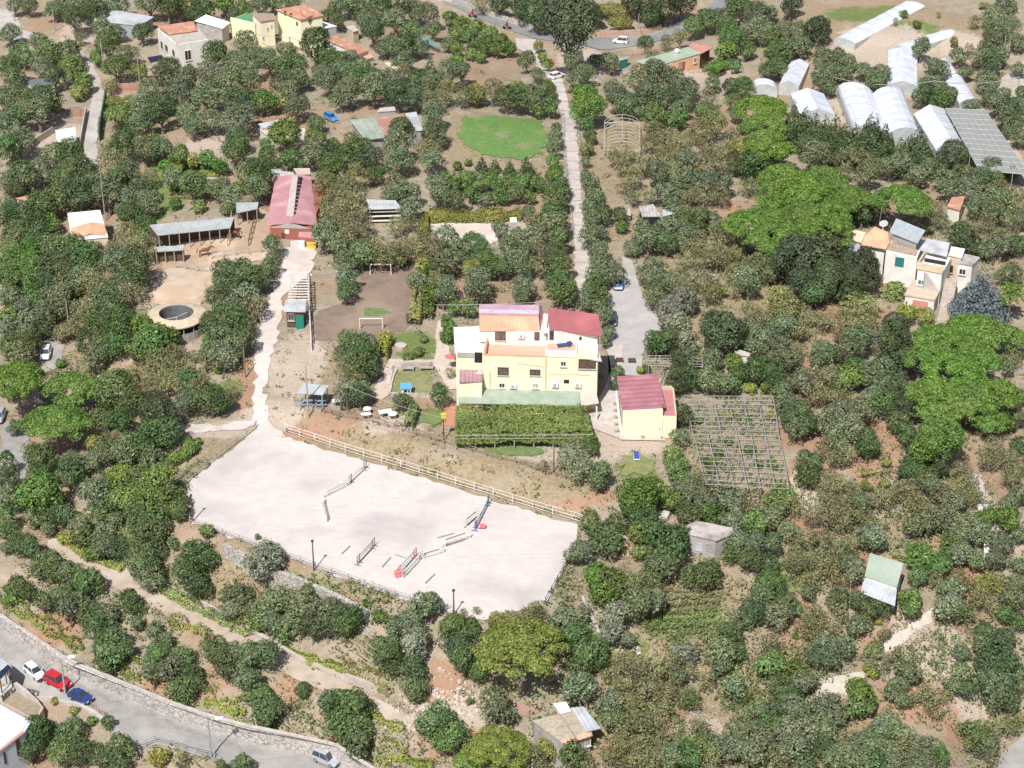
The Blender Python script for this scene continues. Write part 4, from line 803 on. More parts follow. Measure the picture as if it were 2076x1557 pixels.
def top_left():
    zt = 3.2; q = PZ(TLC, [(250, 395, zt), (530, 345, zt), (400, 190, zt), (80, 245, zt)]); r = thing('old_house', 'old white house with orange tiled back roof and flat front roof', 'house', root_of(q, -3))
    obj('wall', MB().prism(q, -4.5, zt - .3), WHITE, r); obj('flat_roof', MB().prism(inset(q, .2), zt - .29, zt - .2), CONC, r)
    fr = Fr(q[0], q[1]); fl = Fr(q[3], q[0]); m = MB()
    for f_ in (fr, fl): m.obox(f_, 0 if f_ is fr else .3, f_.W, 0, .25, zt - .29, zt)
    obj('parapet', m, WHITE, r)
    obj('roof', MB().slab(PZ(TLC, [(185, 300, zt + .1), (430, 266, zt + .1), (400, 184, zt + .7), (85, 230, zt + .7)]), .15), TERRA, r)
    win(fr, TLC, 318, 445, 382, 522, r, fm=WHITE, pm=BLACK); win(fr, TLC, 340, 560, 382, 602, r, fm=BRICK)
    for x in ((112, 360, 132, 430), (150, 388, 176, 455), (214, 432, 236, 497)): win(fl, TLC, *x, r)
    r, g, pts, _ = shed('outhouse', 'grey walled outhouse with a bright white sloping roof beside the old white house', 'house', TLC, [(655, 250), (722, 196), (508, 126, .4), (408, 182, .4)], 3.2, GREYW, ROOFW, drop=1, over=.35)
    _i = inset(pts, .35); fr = Fr(_i[3], _i[0])
    for x in ((448, 215, 468, 260), (505, 235, 525, 285), (560, 262, 580, 300)): win(fr, TLC, *x, r, fm=WHITE)
    # yellow pair
    zt = 1.6; q = PZ(TLC, [(722, 152, zt), (935, 205, zt), (1010, 135, zt), (865, 88, zt)]); r = thing('terrace_house', 'low yellow house with a green floored roof terrace', 'house', root_of(q, -3)); obj('wall', MB().prism(q, -5, zt - .5), YELLOW, r)
    obj('roof_terrace', MB().prism(inset(q, .3), zt - .49, zt - .42), mat('green_floor', (.12,.3,.14)), r); f1 = Fr(q[0], q[1]); f2 = Fr(q[1], q[2]); m = MB(); m.obox(f1, 0, f1.W, 0, .2, zt - .49, zt); m.obox(f2, 0, f2.W, 0, .2, zt - .49, zt); obj('parapet', m, YELLOW, r)
    r, g, pts, _ = shed('cottage', 'small yellow cottage with a brown tiled roof left of the big yellow house', 'house', TLC, [(985, 190), (1118, 168), (1105, 118, .5), (905, 112, .5)], 5.0, YELLOW, mat('brown_tiles', (.38,.28,.22), (.33,.24,.19), wave=(0,.5,.04)), drop=1.5, over=.3)
    fr = Fr(*inset(pts, .3)[:2])
    for x in ((1000, 320, 1022, 355), (1040, 240, 1060, 275), (1075, 215, 1092, 250)): win(fr, TLC, *x, r, fm=WHITE)
    r, g, pts, _ = shed('yellow_house', 'big two storey yellow house with a terracotta roof at the top of the photo', 'house', TLC, [(1335, 172), (1545, 135), (1378, 38, .8), (1118, 84, .3)], 5.6, YELLOW, TERRA, drop=1.5, over=.4)
    _i = inset(pts, .4); fl = Fr(_i[3], _i[0]); fr = Fr(_i[0], _i[1])
    for x in ((1195, 92, 1212, 135), (1246, 112, 1260, 152), (1300, 190, 1316, 225)): win(fl, TLC, *x, r)
    win(fr, TLC, 1405, 142, 1435, 192, r, fm=WHITE)
    obj('dormer', MB().slab(PZ(TLC, [(1395, 152, g + 6.0), (1450, 130, g + 6.0), (1388, 78, g + 6.7), (1330, 85, g + 6.7)]), .5), TERRA, r)
    r, g, pts, _ = shed('terrace_annex', 'grey brown annex with a white roof terrace in front of the big yellow house', 'house', TLC, [(1460, 262), (1658, 228), (1510, 180), (1338, 215)], 3.2, GREYW, ROOFW, drop=1.5, over=.15)
    fr = Fr(*inset(pts, .15)[:2]); win(fr, TLC, 1550, 255, 1580, 298, r); door(fr, TLC, 1468, 290, 1495, 340, r, WHITE)
    shed('lean_to', 'small cream lean-to on the corner of the big yellow house', 'shed', TLC, [(1400, 296), (1462, 285), (1400, 255), (1345, 262)], 2.4, YELLOW, CREAM)
    shed('long_barn', 'long low red roofed barn half hidden by trees at the upper left', 'barn', TLC, [(1845, 476), (1948, 436), (1645, 310, .4), (1550, 345, .4)], 2.8, WHITE, TERRA, over=.4)
    shed('shed', 'tiny peach roofed shed at the end of the long red roofed barn', 'shed', TLC, [(1925, 518), (1988, 496), (1935, 474), (1882, 492)], 2.0, CREAM, TERRAO)
    shed('hut', 'pale roofed hut among trees right of the big yellow house', 'hut', TLC, [(1800, 280), (1855, 262), (1800, 220), (1735, 235)], 2.2, CREAM, CONCP)
    shed('hut', 'pale brown roofed hut at the top edge', 'hut', TLC, [(1790, 110), (1870, 80), (1830, 20), (1740, 40)], 2.0, WOOD, TIN)
    shed('solar_shelter', 'low shelter roofed with dark solar panels left of the old white house', 'shelter', TLC, [(22, 548), (152, 520), (118, 480, .5), (-5, 502, .5)], 2.0, GREYW, SOLAR, walls=False, posts=STEEL)
    shed('polytunnel', 'long shabby grey plastic greenhouse near the top left corner', 'greenhouse', FULL, [(283, 52), (312, 34), (200, 14, .5), (190, 42, .3)], 2.4, mat('old_film', (.36,.39,.42), (.28,.3,.33)), METAL)
    shed('hut', 'dark roofed hut with one white side among the trees at the far left', 'hut', TA, [(195, 532), (335, 500), (310, 465, .3), (162, 482, .3)], 2.2, WHITE, mat('dark_roof', (.16,.17,.18)))
    shed('hut', 'little house with a reddish roof and white end wall at the left edge', 'hut', TA, [(150, 1212), (198, 1198), (192, 1168, .3), (92, 1192, .2)], 2.4, WHITE, TERRA)
    # small white and terracotta house on the left
    r, g, pts, _ = shed('small_house', 'small house with half white flat roof and half terracotta roof at the left', 'house', TA, [(430, 1445), (650, 1425), (602, 1262), (405, 1280)], 4.0, CREAM, ROOFW, drop=1., over=.15)
    obj('tiled_roof', MB().slab(PZ(TA, [(432, 1450, g + 3.9), (545, 1400, g + 4.4), (545, 1335, g + 4.6), (425, 1370, g + 4.2)]), .15), TERRAO, r); obj('tiled_roof', MB().slab(PZ(TA, [(545, 1400, g + 4.4), (652, 1425, g + 3.9), (625, 1345, g + 4.2), (545, 1335, g + 4.6)]), .15), TERRAO, r)
    fr = Fr(*inset(pts, .15)[:2]); win(fr, TA, 470, 1480, 500, 1520, r); win(fr, TA, 570, 1475, 600, 1515, r)
    shed('cube_hut', 'small cube shaped white hut beside the top left lane', 'hut', TA, [(345, 862), (462, 850), (452, 765), (332, 782)], 2.6, GREYW, ROOFW, drop=.3, over=.05)
    # lane walls, fence and gate
    for lb, pts, h, m, nm in (('dark green netted fence along the right side of the top left lane', [(640, 590), (622, 690), (602, 800), (600, 850)], 1.7, TARP if 0 else mat('green_netting', (.05,.13,.09)), 'fence'),
                          ('grey wall on the left side of the top left lane', [(520, 680), (500, 790), (478, 920)], 1.3, CONC, 'wall'), ('rust red gate with pale posts beside the top left lane', [(640, 560), (740, 545), (840, 545)], 1.4, RUST, 'gate'),
                          ('long pale garden wall running below the white cube hut', [(135, 960), (230, 860), (325, 800)], 1.2, CONC, 'wall'), ('small rust red gate left of the lane', [(430, 700), (505, 700)], 1.3, RUST, 'gate')):
        w = gpx(pts, TA); mb = MB()
        for a, b in zip(w[:-1], w[1:]):
            n = np.array([-(b - a)[1], (b - a)[0], 0]); n = n / np.linalg.norm(n) * .1; mb.slab([a + n + (0, 0, h), a - n + (0, 0, h), b - n + (0, 0, h), b + n + (0, 0, h)], h + .5)
        tag(obj('lane_' + nm if nm == 'wall' else nm, mb, m), lb, nm)
top_left()
def mid_sheds():
    q = [((55, 722, .3), (150, 842, 0), (272, 826, 0), (205, 705, .3), GREENR), ((206, 705, .3), (273, 826, 0), (425, 790, 0), (390, 680, .3), RUST), ((391, 680, .3), (426, 790, 0), (500, 782, 0), (456, 672, .3), METAL)]
    c = TB; g = PG(*c(270, 760), 2.8)[2]; z = g + 2.8; r = thing('patchwork_barn', 'wide barn roofed with pale green, rusty red and grey sheets', 'barn', P(*c(270, 770), g))
    o = PZ(c, [(150, 842, z), (500, 782, z), (456, 672, z), (55, 722, z)]); obj('wall', MB().prism(inset(o, .4), g - .8, z - .2), GREYW, r)
    for a in q: p = PZ(c, [(x, y, z + d) for x, y, d in a[:4]]); obj('roof', MB().slab([p[1], p[2], p[3], p[0]], .1), a[4], r)
    shed('shed', 'pale lean-to behind the patchwork barn', 'shed', c, [(220, 672), (335, 664), (325, 640), (240, 648)], 2.4, GREYW, CONCP)
    shed('shed', 'white roofed shed left of the round bushy trees near the blue car', 'shed', TA, [(1580, 772), (1722, 738), (1700, 714, .2), (1552, 744, .2)], 2.2, WHITE, METAL)
    shed('shed', 'pale tarpaulin covered shed under the round bushy tree', 'shed', TA, [(1600, 812), (1650, 795), (1850, 800), (1830, 770), (1560, 778)], 1.6, WHITE, CREAM)
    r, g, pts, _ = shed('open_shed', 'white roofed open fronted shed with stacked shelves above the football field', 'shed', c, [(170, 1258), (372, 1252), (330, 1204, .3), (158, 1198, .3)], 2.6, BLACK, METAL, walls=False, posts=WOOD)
    for k in range(3):
        a, b = pts[0] + (0, .25, 0), pts[1] + (0, .25, 0); mb = MB(); mb.prism([(*a[:2], 0), (*b[:2], 0), (b[0], b[1] + .5, 0), (a[0], a[1] + .5, 0)], g + .4 + .75 * k, g + .47 + .75 * k); obj('shelf', mb, RAIL, r)
    mb = MB(); a, b = pts[2], pts[3]; mb.prism([(a[0], a[1] - .3, 0), (b[0], b[1] - .3, 0), (b[0], b[1] - .15, 0), (a[0], a[1] - .15, 0)], g - .3, g + 2.5); obj('back_wall', mb, DARKW, r)
    r, g, pts, _ = shed('cabin', 'tiny white square cabin beside the long clipped hedge', 'cabin', c, [(1020, 1335), (1062, 1333), (1058, 1306), (1018, 1308)], 2.3, GREYW, ROOFW, over=.05)
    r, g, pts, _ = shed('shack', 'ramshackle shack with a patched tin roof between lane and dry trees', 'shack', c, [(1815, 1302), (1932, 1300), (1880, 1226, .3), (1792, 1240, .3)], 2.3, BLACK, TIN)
    shed('shack', 'low tin roofed extension on the right of the ramshackle shack', 'shack', c, [(1938, 1300), (2018, 1282), (2000, 1262), (1935, 1258)], 1.9, DARKW, METAL)
    shed('crate_pile', 'grey water butt stack left of the ramshackle shack', 'crates', c, [(1715, 1296), (1748, 1294), (1742, 1254), (1716, 1256)], 1.2, GREYW, CONCP)
    shed('low_roof', 'flat pale roof of a sunken store by the banana trees', 'roof', c, [(330, 425), (385, 412), (290, 370), (265, 380)], 1.6, CONC, CREAM)
    O = crop(1180, 60, 5.9875); g = -3.2; zt = g + 3.0
    r, g_, pts, _ = shed('peach_house', 'long peach house with a pale green roof and a pink roofed end', 'house', O, [(850, 458, 0), (1452, 284, 0), (1292, 208, .3), (652, 382, .3)], 3.0, ORNW, GREENR2, g=g, over=.3)
    obj('roof', MB().slab(PZ(O, [(1456, 288, zt), (1592, 212, zt), (1352, 158, zt + .3), (1294, 196, zt + .3)]), .1), mat('pink_tiles', (.6,.3,.24), (.52,.25,.2), wave=(0,.5,.04)), r)
    a, b = P(*O(1455, 290), zt), P(*O(1590, 215), zt); obj('end_room', MB().prism(inset(PZ(O, [(1456, 288, zt), (1592, 212, zt), (1352, 158, zt), (1294, 196, zt)]), .6), g - .5, zt - .15), DARKW, r)
    obj('eave_trim', MB().slab(PZ(O, [(850, 462, zt - .1), (1452, 288, zt - .1), (1448, 278, zt - .1), (846, 452, zt - .1)]), .18), TERRAO, r)
    fr = Fr(*inset(pts, .3)[:2]); win(fr, O, 1055, 420, 1082, 482, r, fm=WHITE); win(fr, O, 1355, 342, 1388, 398, r, fm=WHITE); door(fr, O, 1172, 398, 1205, 492, r, WOOD); door(fr, O, 1215, 395, 1245, 480, r, BRICK)
    p = P(*O(1148, 290), zt + .2); m = MB(); m.tube(p, p + (0, 0, .5), .06); m.tube(p + (0, -.1, .6), p + (0, 0, .62), .5, .4, n=14); obj('satellite_dish', m, PLAST, r)
    shed('shed', 'sage roofed low shed by the big dark tree near the top road', 'shed', O, [(150, 348), (262, 332), (242, 290), (130, 310)], 1.8, GREYW, GREENR2)
    shed('shed', 'grey shed with a teal side above the dusty yard', 'shed', O, [(452, 378), (572, 345), (560, 320), (440, 350)], 1.8, TEAL, GREYR)
    # right hand side huts
    shed('hut', 'little hut with a rusty red roof in the trees near the right edge', 'hut', TC_, [(1612, 1242), (1692, 1266), (1722, 1178, .4), (1642, 1186, .4)], 2.3, WHITE, TERRA)
    r, g, pts, _ = shed('tin_shed', 'long weathered corrugated tin shed under the fig trees', 'shed', TI, [(60, 152), (225, 190), (330, 150), (322, 112, .3), (110, 70, .4), (36, 102, .3)], 2.6, GREYW, TIN, over=.2)
    fr = Fr(*inset(pts, .2)[:2]); door(fr, TI, 100, 200, 140, 255, r, METAL); door(fr, TI, 165, 205, 205, 258, r, WOOD)
    r, g, pts, _ = shed('green_roof_hut', 'white hut with a sage green sheet roof and lower white porch roof', 'hut', TI, [(1118, 402), (1312, 470), (1352, 325, .8), (1150, 264, .8)], 2.6, WHITE, mat('sage_sheet', (.33,.41,.32), (.285,.36,.28), scale=.8, wave=(0,.6,.012), c3=(.4,.45,.37)), over=.15)
    obj('porch_roof', MB().slab(PZ(TI, [(1090, 500, g + 1.9), (1300, 580, g + 1.9), (1312, 478, g + 2.3), (1118, 412, g + 2.3)]), .1), METAL, r)
    shed('pavilion', 'small pale hip roofed pavilion beside the black evergreen', 'pavilion', crop(1280, 700, 4.58), [(1000, 92), (1092, 100), (1108, 74), (1012, 42), (958, 58)], 2.2, WHITE, CONCP)
    Hc = crop(1020, 1360, 7.904); g = -7.9
    r, g, pts, _ = shed('farm_shed', 'patched farm shed with a cracked concrete roof and white sheets at the bottom', 'shed', Hc, [(470, 800), (960, 1170), (1432, 1005), (1100, 620), (880, 690)], 2.9, GREYW, mat('cracked_roof', (.5,.44,.34), (.36,.31,.24), scale=2.2, c3=(.42,.34,.26)), drop=1.5, g=g, over=.2)
    obj('roof', MB().slab(PZ(Hc, [(908, 685, g + 3.1), (1092, 640, g + 3.1), (1010, 498, g + 3.2), (795, 518, g + 3.2)]), .1), ROOFW, r, 'small white roof sheet'); obj('roof', MB().slab(PZ(Hc, [(1340, 972, g + 3.1), (1562, 918, g + 3.1), (1290, 570, g + 3.3), (1088, 592, g + 3.3)]), .1), METAL, r, 'long white roof sheet')
    m = MB(); m.path(PZ(Hc, [(800, 560, g + 3.15), (900, 700, g + 3.15), (1180, 1105, g + 3.15)]), .12); m.path(PZ(Hc, [(450, 740, g + 2.95), (680, 680, g + 3.0)]), .1); m.path(PZ(Hc, [(860, 910, g + 2.97), (1190, 835, g + 2.97)]), .06); obj('roof_beam', m, WOOD, r)
    obj('edge_tiles', MB().slab(PZ(Hc, [(965, 1185, g + 2.95), (1435, 1030, g + 2.95), (1330, 985, g + 3.0), (940, 1120, g + 3.0)]), .12), TERRAO, r)
    _i = inset(pts, .2); fr = Fr(_i[1], _i[2]); door(fr, Hc, 1000, 1195, 1170, 1265, r, TEAL); win(fr, Hc, 1225, 1125, 1400, 1185, r, fm=WHITE, pm=GREYW)
    tag(drape('red_yard', gpx([(215, 500), (430, 515), (640, 560), (560, 680), (440, 760), (260, 720), (225, 600)], Hc), .12, mat('red_yard_earth', (.38,.24,.19), (.33,.2,.16))), 'bare red brown yard left of the patched farm shed', 'yard')['kind'] = 'structure'
mid_sheds()
def right_villa():
    R = crop(1700, 430, 6.4875)
    fl = Fr(P(*R(858, 1290), 0), P(*R(1215, 1352), 0)); zt = fl.front(*R(860, 1090))[1]; W1 = fl.front(*R(1262, 1150))[0]; D = fl.at(*R(900, 1030), zt)[1] + .5
    r = thing('hillside_villa', 'stepped white villa with grey, white and terracotta roofs between palms and cedar', 'house', fl.pt(W1 / 2, 6, 0))
    obj('wall', MB().obox(fl, 0, W1, 0, D + 3, -.6, zt - .06), WHITE, r, 'lowest white wall'); obj('terrace_floor', MB().obox(fl, -.1, W1 + .1, -.12, D + 3, zt - .05, zt + .06), PAVE, r)
    m = MB(); m.obox(fl, -.1, W1 + .1, -.14, .06, zt + .062, zt + .35); obj('parapet', m, CREAM, r)
    win(fl, R, 975, 1215, 1165, 1290, r, fm=WHITE, pm=BLACK, t=.12); win(fl, R, 885, 1175, 905, 1200, r, mull=False)
    u0, z0 = fl.front(*R(985, 1150)); u1, _ = fl.front(*R(1178, 1180)); obj('awning', MB().slab([fl.pt(u0, -.9, z0 - .8), fl.pt(u1, -.9, z0 - .8), fl.pt(u1, -.02, z0), fl.pt(u0, -.02, z0)], .08), mat('red_awning', (.42,.17,.13)), r)
    fu = Fr(P(*R(600, 745), zt), P(*R(1010, 808), zt)); z2 = fu.front(*R(700, 540))[1]; UU = lambda x, y=650, v=0: fu.front(*R(x, y), v)[0]
    ur = UU(1030); obj('wall', MB().obox(fu, 0, ur, 0, 6, -.6, z2 - .06), WHITE, r, 'stained white middle wall')
    door(fu, R, 750, 588, 855, 722, r, GSHUT)
    obj('ledge_roof', MB().slab(PZ(R, [(640, 492, z2 + .05), (1020, 572, z2 + .05), (1035, 492, z2 + .45), (682, 402, z2 + .45)]), .14), mat('brown_ledge_tiles', (.4,.31,.23), (.33,.25,.19), wave=(0,.5,.05)), r)
    obj('roof', MB().slab(PZ(R, [(300, 425, z2 + .1), (625, 482, z2 + .1), (672, 398, z2 + .3), (650, 262, z2 + .9), (478, 188, z2 + .9), (350, 300, z2 + .5)]), .15), TERRAO, r, 'faded terracotta roof')
    obj('wall', MB().prism(inset(PZ(R, [(300, 425, z2), (625, 482, z2), (650, 262, z2), (478, 188, z2)]), .5), -.6, z2 - .1), WHITE, r)
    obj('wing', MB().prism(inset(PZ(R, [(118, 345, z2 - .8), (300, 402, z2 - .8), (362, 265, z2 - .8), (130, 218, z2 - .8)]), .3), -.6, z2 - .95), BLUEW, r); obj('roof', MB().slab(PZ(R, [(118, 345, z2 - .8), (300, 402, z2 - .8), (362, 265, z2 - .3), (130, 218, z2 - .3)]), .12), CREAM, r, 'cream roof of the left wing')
    z3 = z2 + 1.7; q = PZ(R, [(672, 262, z3), (1040, 408, z3), (1142, 240, z3 + .5), (758, 80, z3 + .5)]); obj('roof', MB().slab(q, .12), mat('silver_sheet', (.42,.46,.48), (.36,.4,.42), rough=.5, wave=(0,1.5,.03)), r, 'silver grey sheet roof on top'); obj('top_wall', MB().prism(inset(q, .45), z2 - .5, z3 - .13), GREYW, r)
    z4 = z2 + .9; q = PZ(R, [(1060, 492, z4), (1422, 580, z4), (1462, 402, z4 + .4), (1162, 350, z4 + .4)]); obj('roof', MB().slab(q, .12), METAL, r, 'white sheet roof over the open balcony'); obj('balcony_wall', MB().prism(inset(q, .5), -.6, z4 - 2.0), CREAM, r)
    fm = Fr(P(*R(1012, 975), zt), P(*R(1335, 1035), zt)); z5 = fm.front(*R(1200, 690))[1]; wm = fm.W
    obj('wall', MB().obox(fm, .05, wm, 0, 5.5, -.6, z5 - 1.0), WHITE, r, 'tall white wall beside the outdoor stair'); m = MB(); m.obox(fm, -.1, wm + .1, -.15, .1, z5 - .98, z5); m.obox(fm, -.1, .1, .1, 4., z5 - .98, z5); obj('balcony', m, CREAM, r)
    obj('balcony_opening_shade', MB().obox(fm, .3, wm - .2, 2.6, 2.8, z5 - .98, z4 - .3), BLACK, r)  # black box set back, painted as the dim shade inside the balcony
    for k in range(4): u = .15 + (wm - .4) * k / 3; obj('balcony_post', MB().obox(fm, u - .08, u + .08, .9, 1.06, z5 - .98, z4 - .1), PAVE, r)
    z6 = z2 + .2; q = PZ(R, [(1450, 562, z6), (1622, 602, z6), (1664, 482, z6 + .2), (1482, 450, z6 + .2)]); obj('roof', MB().slab(q, .12), ROOFW, r, 'small white roof with tiled rim'); obj('stair_tower', MB().prism(inset(q, .2), -.6, z6 - .13), CREAM, r)
    q = PZ(R, [(1560, 668, z6 - .6), (1765, 700, z6 - .6), (1865, 592, z6 - .6), (1652, 545, z6 - .6)]); obj('roof', MB().slab(q, .12), TIN, r, 'brown grey roof on the right'); obj('wall', MB().prism(inset(q, .15), -.6, z6 - .73), WHITE, r, 'white right wing'); f7 = Fr(q[0], q[1]); win(f7, R, 1590, 738, 1670, 830, r, fm=WHITE, v=.1); f6 = Fr(*PZ(R, [(1450, 562, z6), (1622, 602, z6)])); win(f6, R, 1432, 690, 1500, 800, r, pm=BLACK, v=.1)
    win(fm, R, 1045, 882, 1138, 968, r, fm=WHITE, pm=GSHUT, v=0)
    m = MB(); a, b = fm.pt(wm * .38, -.35, zt + 2.5), fm.pt(wm - .2, -.35, zt + .2)
    for k in range(12): p = a + (b - a) * k / 12; m.box(p, .3, .6, zt + .05, p[2], .1)
    obj('outdoor_stair', m, CONCP, r)
    m = MB(); a, b = P(*R(1480, 880), zt + .5), P(*R(1370, 1440), -.1)
    for k in range(22): p = a + (b - a) * k / 22; m.box(p, 1.7, abs((b - a)[1]) / 22 + .05, -.8, p[2], .0)
    tag(obj('garden_stair', m, CONC), 'long straight flight of grey steps beside the stepped white villa', 'steps')
    p = P(*R(592, 145), z3 + .4); q = np.array([p[0], p[1], z2 + .5]); m = MB(); m.tube(q, p, .05); m.tube(p + (0, -.12, 0), p + (0, 0, .03), .62, .5, n=16); obj('satellite_dish', m, PLAST, r)
    p = P(*R(530, 190), z2 + .9); obj('antenna', MB().tube(p, p + (.2, 0, 3.2), .03), STEEL, r)
right_villa()
def corner_house():
    B = crop(0, 1320, 6.106); g = -16.3; zt = -11.8; q = PZ(B, [(-420, 1560, zt), (300, 1008, zt), (385, 872, zt), (-30, 640, zt), (-420, 700, zt)])
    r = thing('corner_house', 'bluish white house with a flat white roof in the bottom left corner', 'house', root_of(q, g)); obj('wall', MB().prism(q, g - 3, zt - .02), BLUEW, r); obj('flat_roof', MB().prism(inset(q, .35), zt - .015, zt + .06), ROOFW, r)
    fr = Fr(q[0], q[1]); m = MB(); m.obox(fr, 0, fr.W, -.12, .2, zt - .014, zt + .12); obj('roof_edge', m, mat('pink_brick_edge', (.55,.33,.27), (.48,.28,.23)), r)
    f2 = Fr(q[2], q[3]); 
    win(fr, B, 188, 1120, 262, 1262, r, fm=DARKW); win(fr, B, 35, 1262, 80, 1380, r, fm=DARKW)
    # garden in front: planter, steps, railings, carport
    pl = gpx([(0, 655), (30, 610), (200, 640), (330, 650), (520, 700), (470, 860), (430, 850)], B, 0); zz = -14.2
    zz = -14.0; P2 = lambda pts: W(pts, zz, B)
    o = thing('garden_terrace', 'raised garden bed with pink brick edge behind the corner house', 'garden bed', root_of(P2([(200, 700)]), zz - 1))
    ring = P2([(0, 630), (170, 480), (430, 560), (540, 700), (440, 862)]); obj('retaining_wall', MB().prism(ring, zz - 3, zz), mat('pink_render', (.56,.43,.38)), o); obj('soil', MB().prism(inset(ring, .35), zz + .004, zz + .05), mat('garden_soil', (.36,.29,.22), (.27,.24,.15), scale=1.5), o)
    m = MB(); a, b = P(*B(250, 440), -13.2), P(*B(400, 590), -14.0)
    for k in range(9):
        p = a + (b - a) * k / 8; m.box(p, 2.0, .42, zz - 2, -13.15 - .09 * k, -.75)
    tag(obj('garden_steps', m, CONCP), 'pale garden steps between parked cars and the corner house', 'steps')
    q = PZ(B, [(-60, 260, -11), (0, 350, -11), (150, 200, -11), (40, 100, -11), (-60, 60, -11)]); o = thing('carport', 'dark slatted carport at the left edge beside the parked white car', 'carport', root_of(q, -13.6))
    obj('roof', MB().slab(q, .08), METAL, o); obj('roof_panel', MB().slab(PZ(B, [(-55, 300, -10.94), (0, 345, -10.94), (142, 205, -10.94), (95, 165, -10.94)]), .04), SOLAR, o)
    for p in q[:4]: obj('post', MB().tube((p[0], p[1], -16), (p[0], p[1], -11.1), .07), DARKW, o)
    shed('porch', 'bluish grey porch roof behind the corner house', 'porch', B, [(0, 560), (150, 440), (120, 400), (-40, 480)], 2.3, BLUEW, METAL, walls=False, posts=WHITE, g=-15.2)
corner_house()
def vine_pergola():
    q = [P(925, 827, 2.3), P(1186, 823, 2.3), P(1201, 878, 2.3), P(924, 880, 2.3)]; a, b, c, d = q; r = thing('vine_pergola', 'big rectangular pergola covered in yellow green vines in front of the villa', 'pergola', root_of(q, 0))
    n = 9000; u, v = RNG.random(n), RNG.random(n); C = (a * (1 - u)[:, None] + b * u[:, None]) * (1 - v)[:, None] + (d * (1 - u)[:, None] + c * u[:, None]) * v[:, None]
    bump = vnoise(C[:, 0] + 300, C[:, 1], 1.1, 3) * .45 + vnoise(C[:, 0] + 300, C[:, 1], .4, 5) * .25; C[:, 2] += bump - .1 + RNG.uniform(-.1, .08, n)
    k = 2600; u2 = RNG.random(k); e = d * (1 - u2)[:, None] + c * u2[:, None]; e[:, 2] -= RNG.random(k) ** 1.3 * (.7 + .9 * vnoise(e[:, 0] + 300, e[:, 1], 2., 9)); e[:, 1] -= RNG.uniform(-.1, .25, k)
    k2 = 900; u3 = RNG.random(k2); e2 = a * (1 - u3)[:, None] + d * u3[:, None]; e2[:, 2] -= RNG.random(k2) * 1.6; e3 = b * (1 - u3)[:, None] + c * u3[:, None]; e3[:, 2] -= RNG.random(k2) * 1.8
    C = np.concatenate([C, e, e2, e3]); N_ = RNG.normal(0, .5, C.shape); N_[:, 2] += 1; N_[n:, 2] -= 1; N_[n:n + k, 1] -= 1; N_ /= np.linalg.norm(N_, axis=1)[:, None]
    V, F = quads(C - np.array(r.location), N_, .14, .8); tint = np.clip(vnoise(C[:, 0] + 300, C[:, 1], 3., 4) * .5 + RNG.random(len(C)) * .5, 0, 1)
    o = bpy.data.objects.new('vine_canopy', npmesh('vine_canopy', V, F, LM['vine'], tint=np.repeat(tint, 4))); COL.objects.link(o); o.parent = r
    for i in range(8):
        for p in (a + (b - a) * i / 7, d + (c - d) * i / 7): obj('post', MB().tube((p[0], p[1], -.4), (p[0], p[1], 2.2), .07), WOOD, r)
    m = MB(); m.tube(d + (0, -.2, -.1), c + (0, -.2, -.1), .06); m.tube(d + (0, -.25, -.55), c + (0, -.25, -.55), .04); obj('front_beam', m, PWOOD, r)
    m = MB(); m.tube(a, b, .06); [m.tube(a + (b - a) * i / 7, d + (c - d) * i / 7, .05) for i in range(8)]; obj('roof_beam', m, PWOOD, r)
vine_pergola()
def pole_pergola(label, c, quad, nl, nc, h, jit, post_every=3):
    g = PG(*c(*[sum(p[i] for p in quad) / 4 for i in (0, 1)]), h)[2]; a, b, d, e = [P(*c(*p), g + h) for p in quad]   # far left, far right, near right, near left
    r = thing('pole_pergola', label, 'pergola', root_of([a, b, d, e], g)); j = lambda: np.array([random.uniform(-1, 1), random.uniform(-1, 1), random.uniform(-.5, .5)]) * jit
    for i in range(nl):
        t = i / (nl - 1); p, q = a + (b - a) * t, e + (d - e) * t; m = MB(); pts = [p + (q - p) * k / 5 + j() for k in range(6)]; m.path(pts, .05); obj('long_pole', m, PWOOD, r)
        for k in range(0, nc, post_every):
            s = p + (q - p) * k / (nc - 1) + j(); gz = G(s[0], s[1]); obj('post', MB().tube((s[0], s[1], gz - .4), (s[0], s[1], s[2]), .05), PWOOD, r)
    for k in range(nc):
        t = k / (nc - 1); p, q = a + (e - a) * t, b + (d - b) * t; m = MB(); m.path([p + (q - p) * i / 4 + j() for i in range(5)], .045); obj('cross_pole', m, PWOOD, r)
    return r
QC = crop(1280, 700, 4.58)
pole_pergola('big bare grid of grey poles over a kitchen garden right of the yellow outbuilding', QC, [(488, 470), (1312, 475), (1462, 1330), (690, 1290)], 7, 21, 2.4, .09)
pole_pergola('small bare pole pergola at the edge of the asphalt lane', QC, [(130, 98), (655, 98), (665, 200), (160, 190)], 5, 5, 2.2, .05, 2)
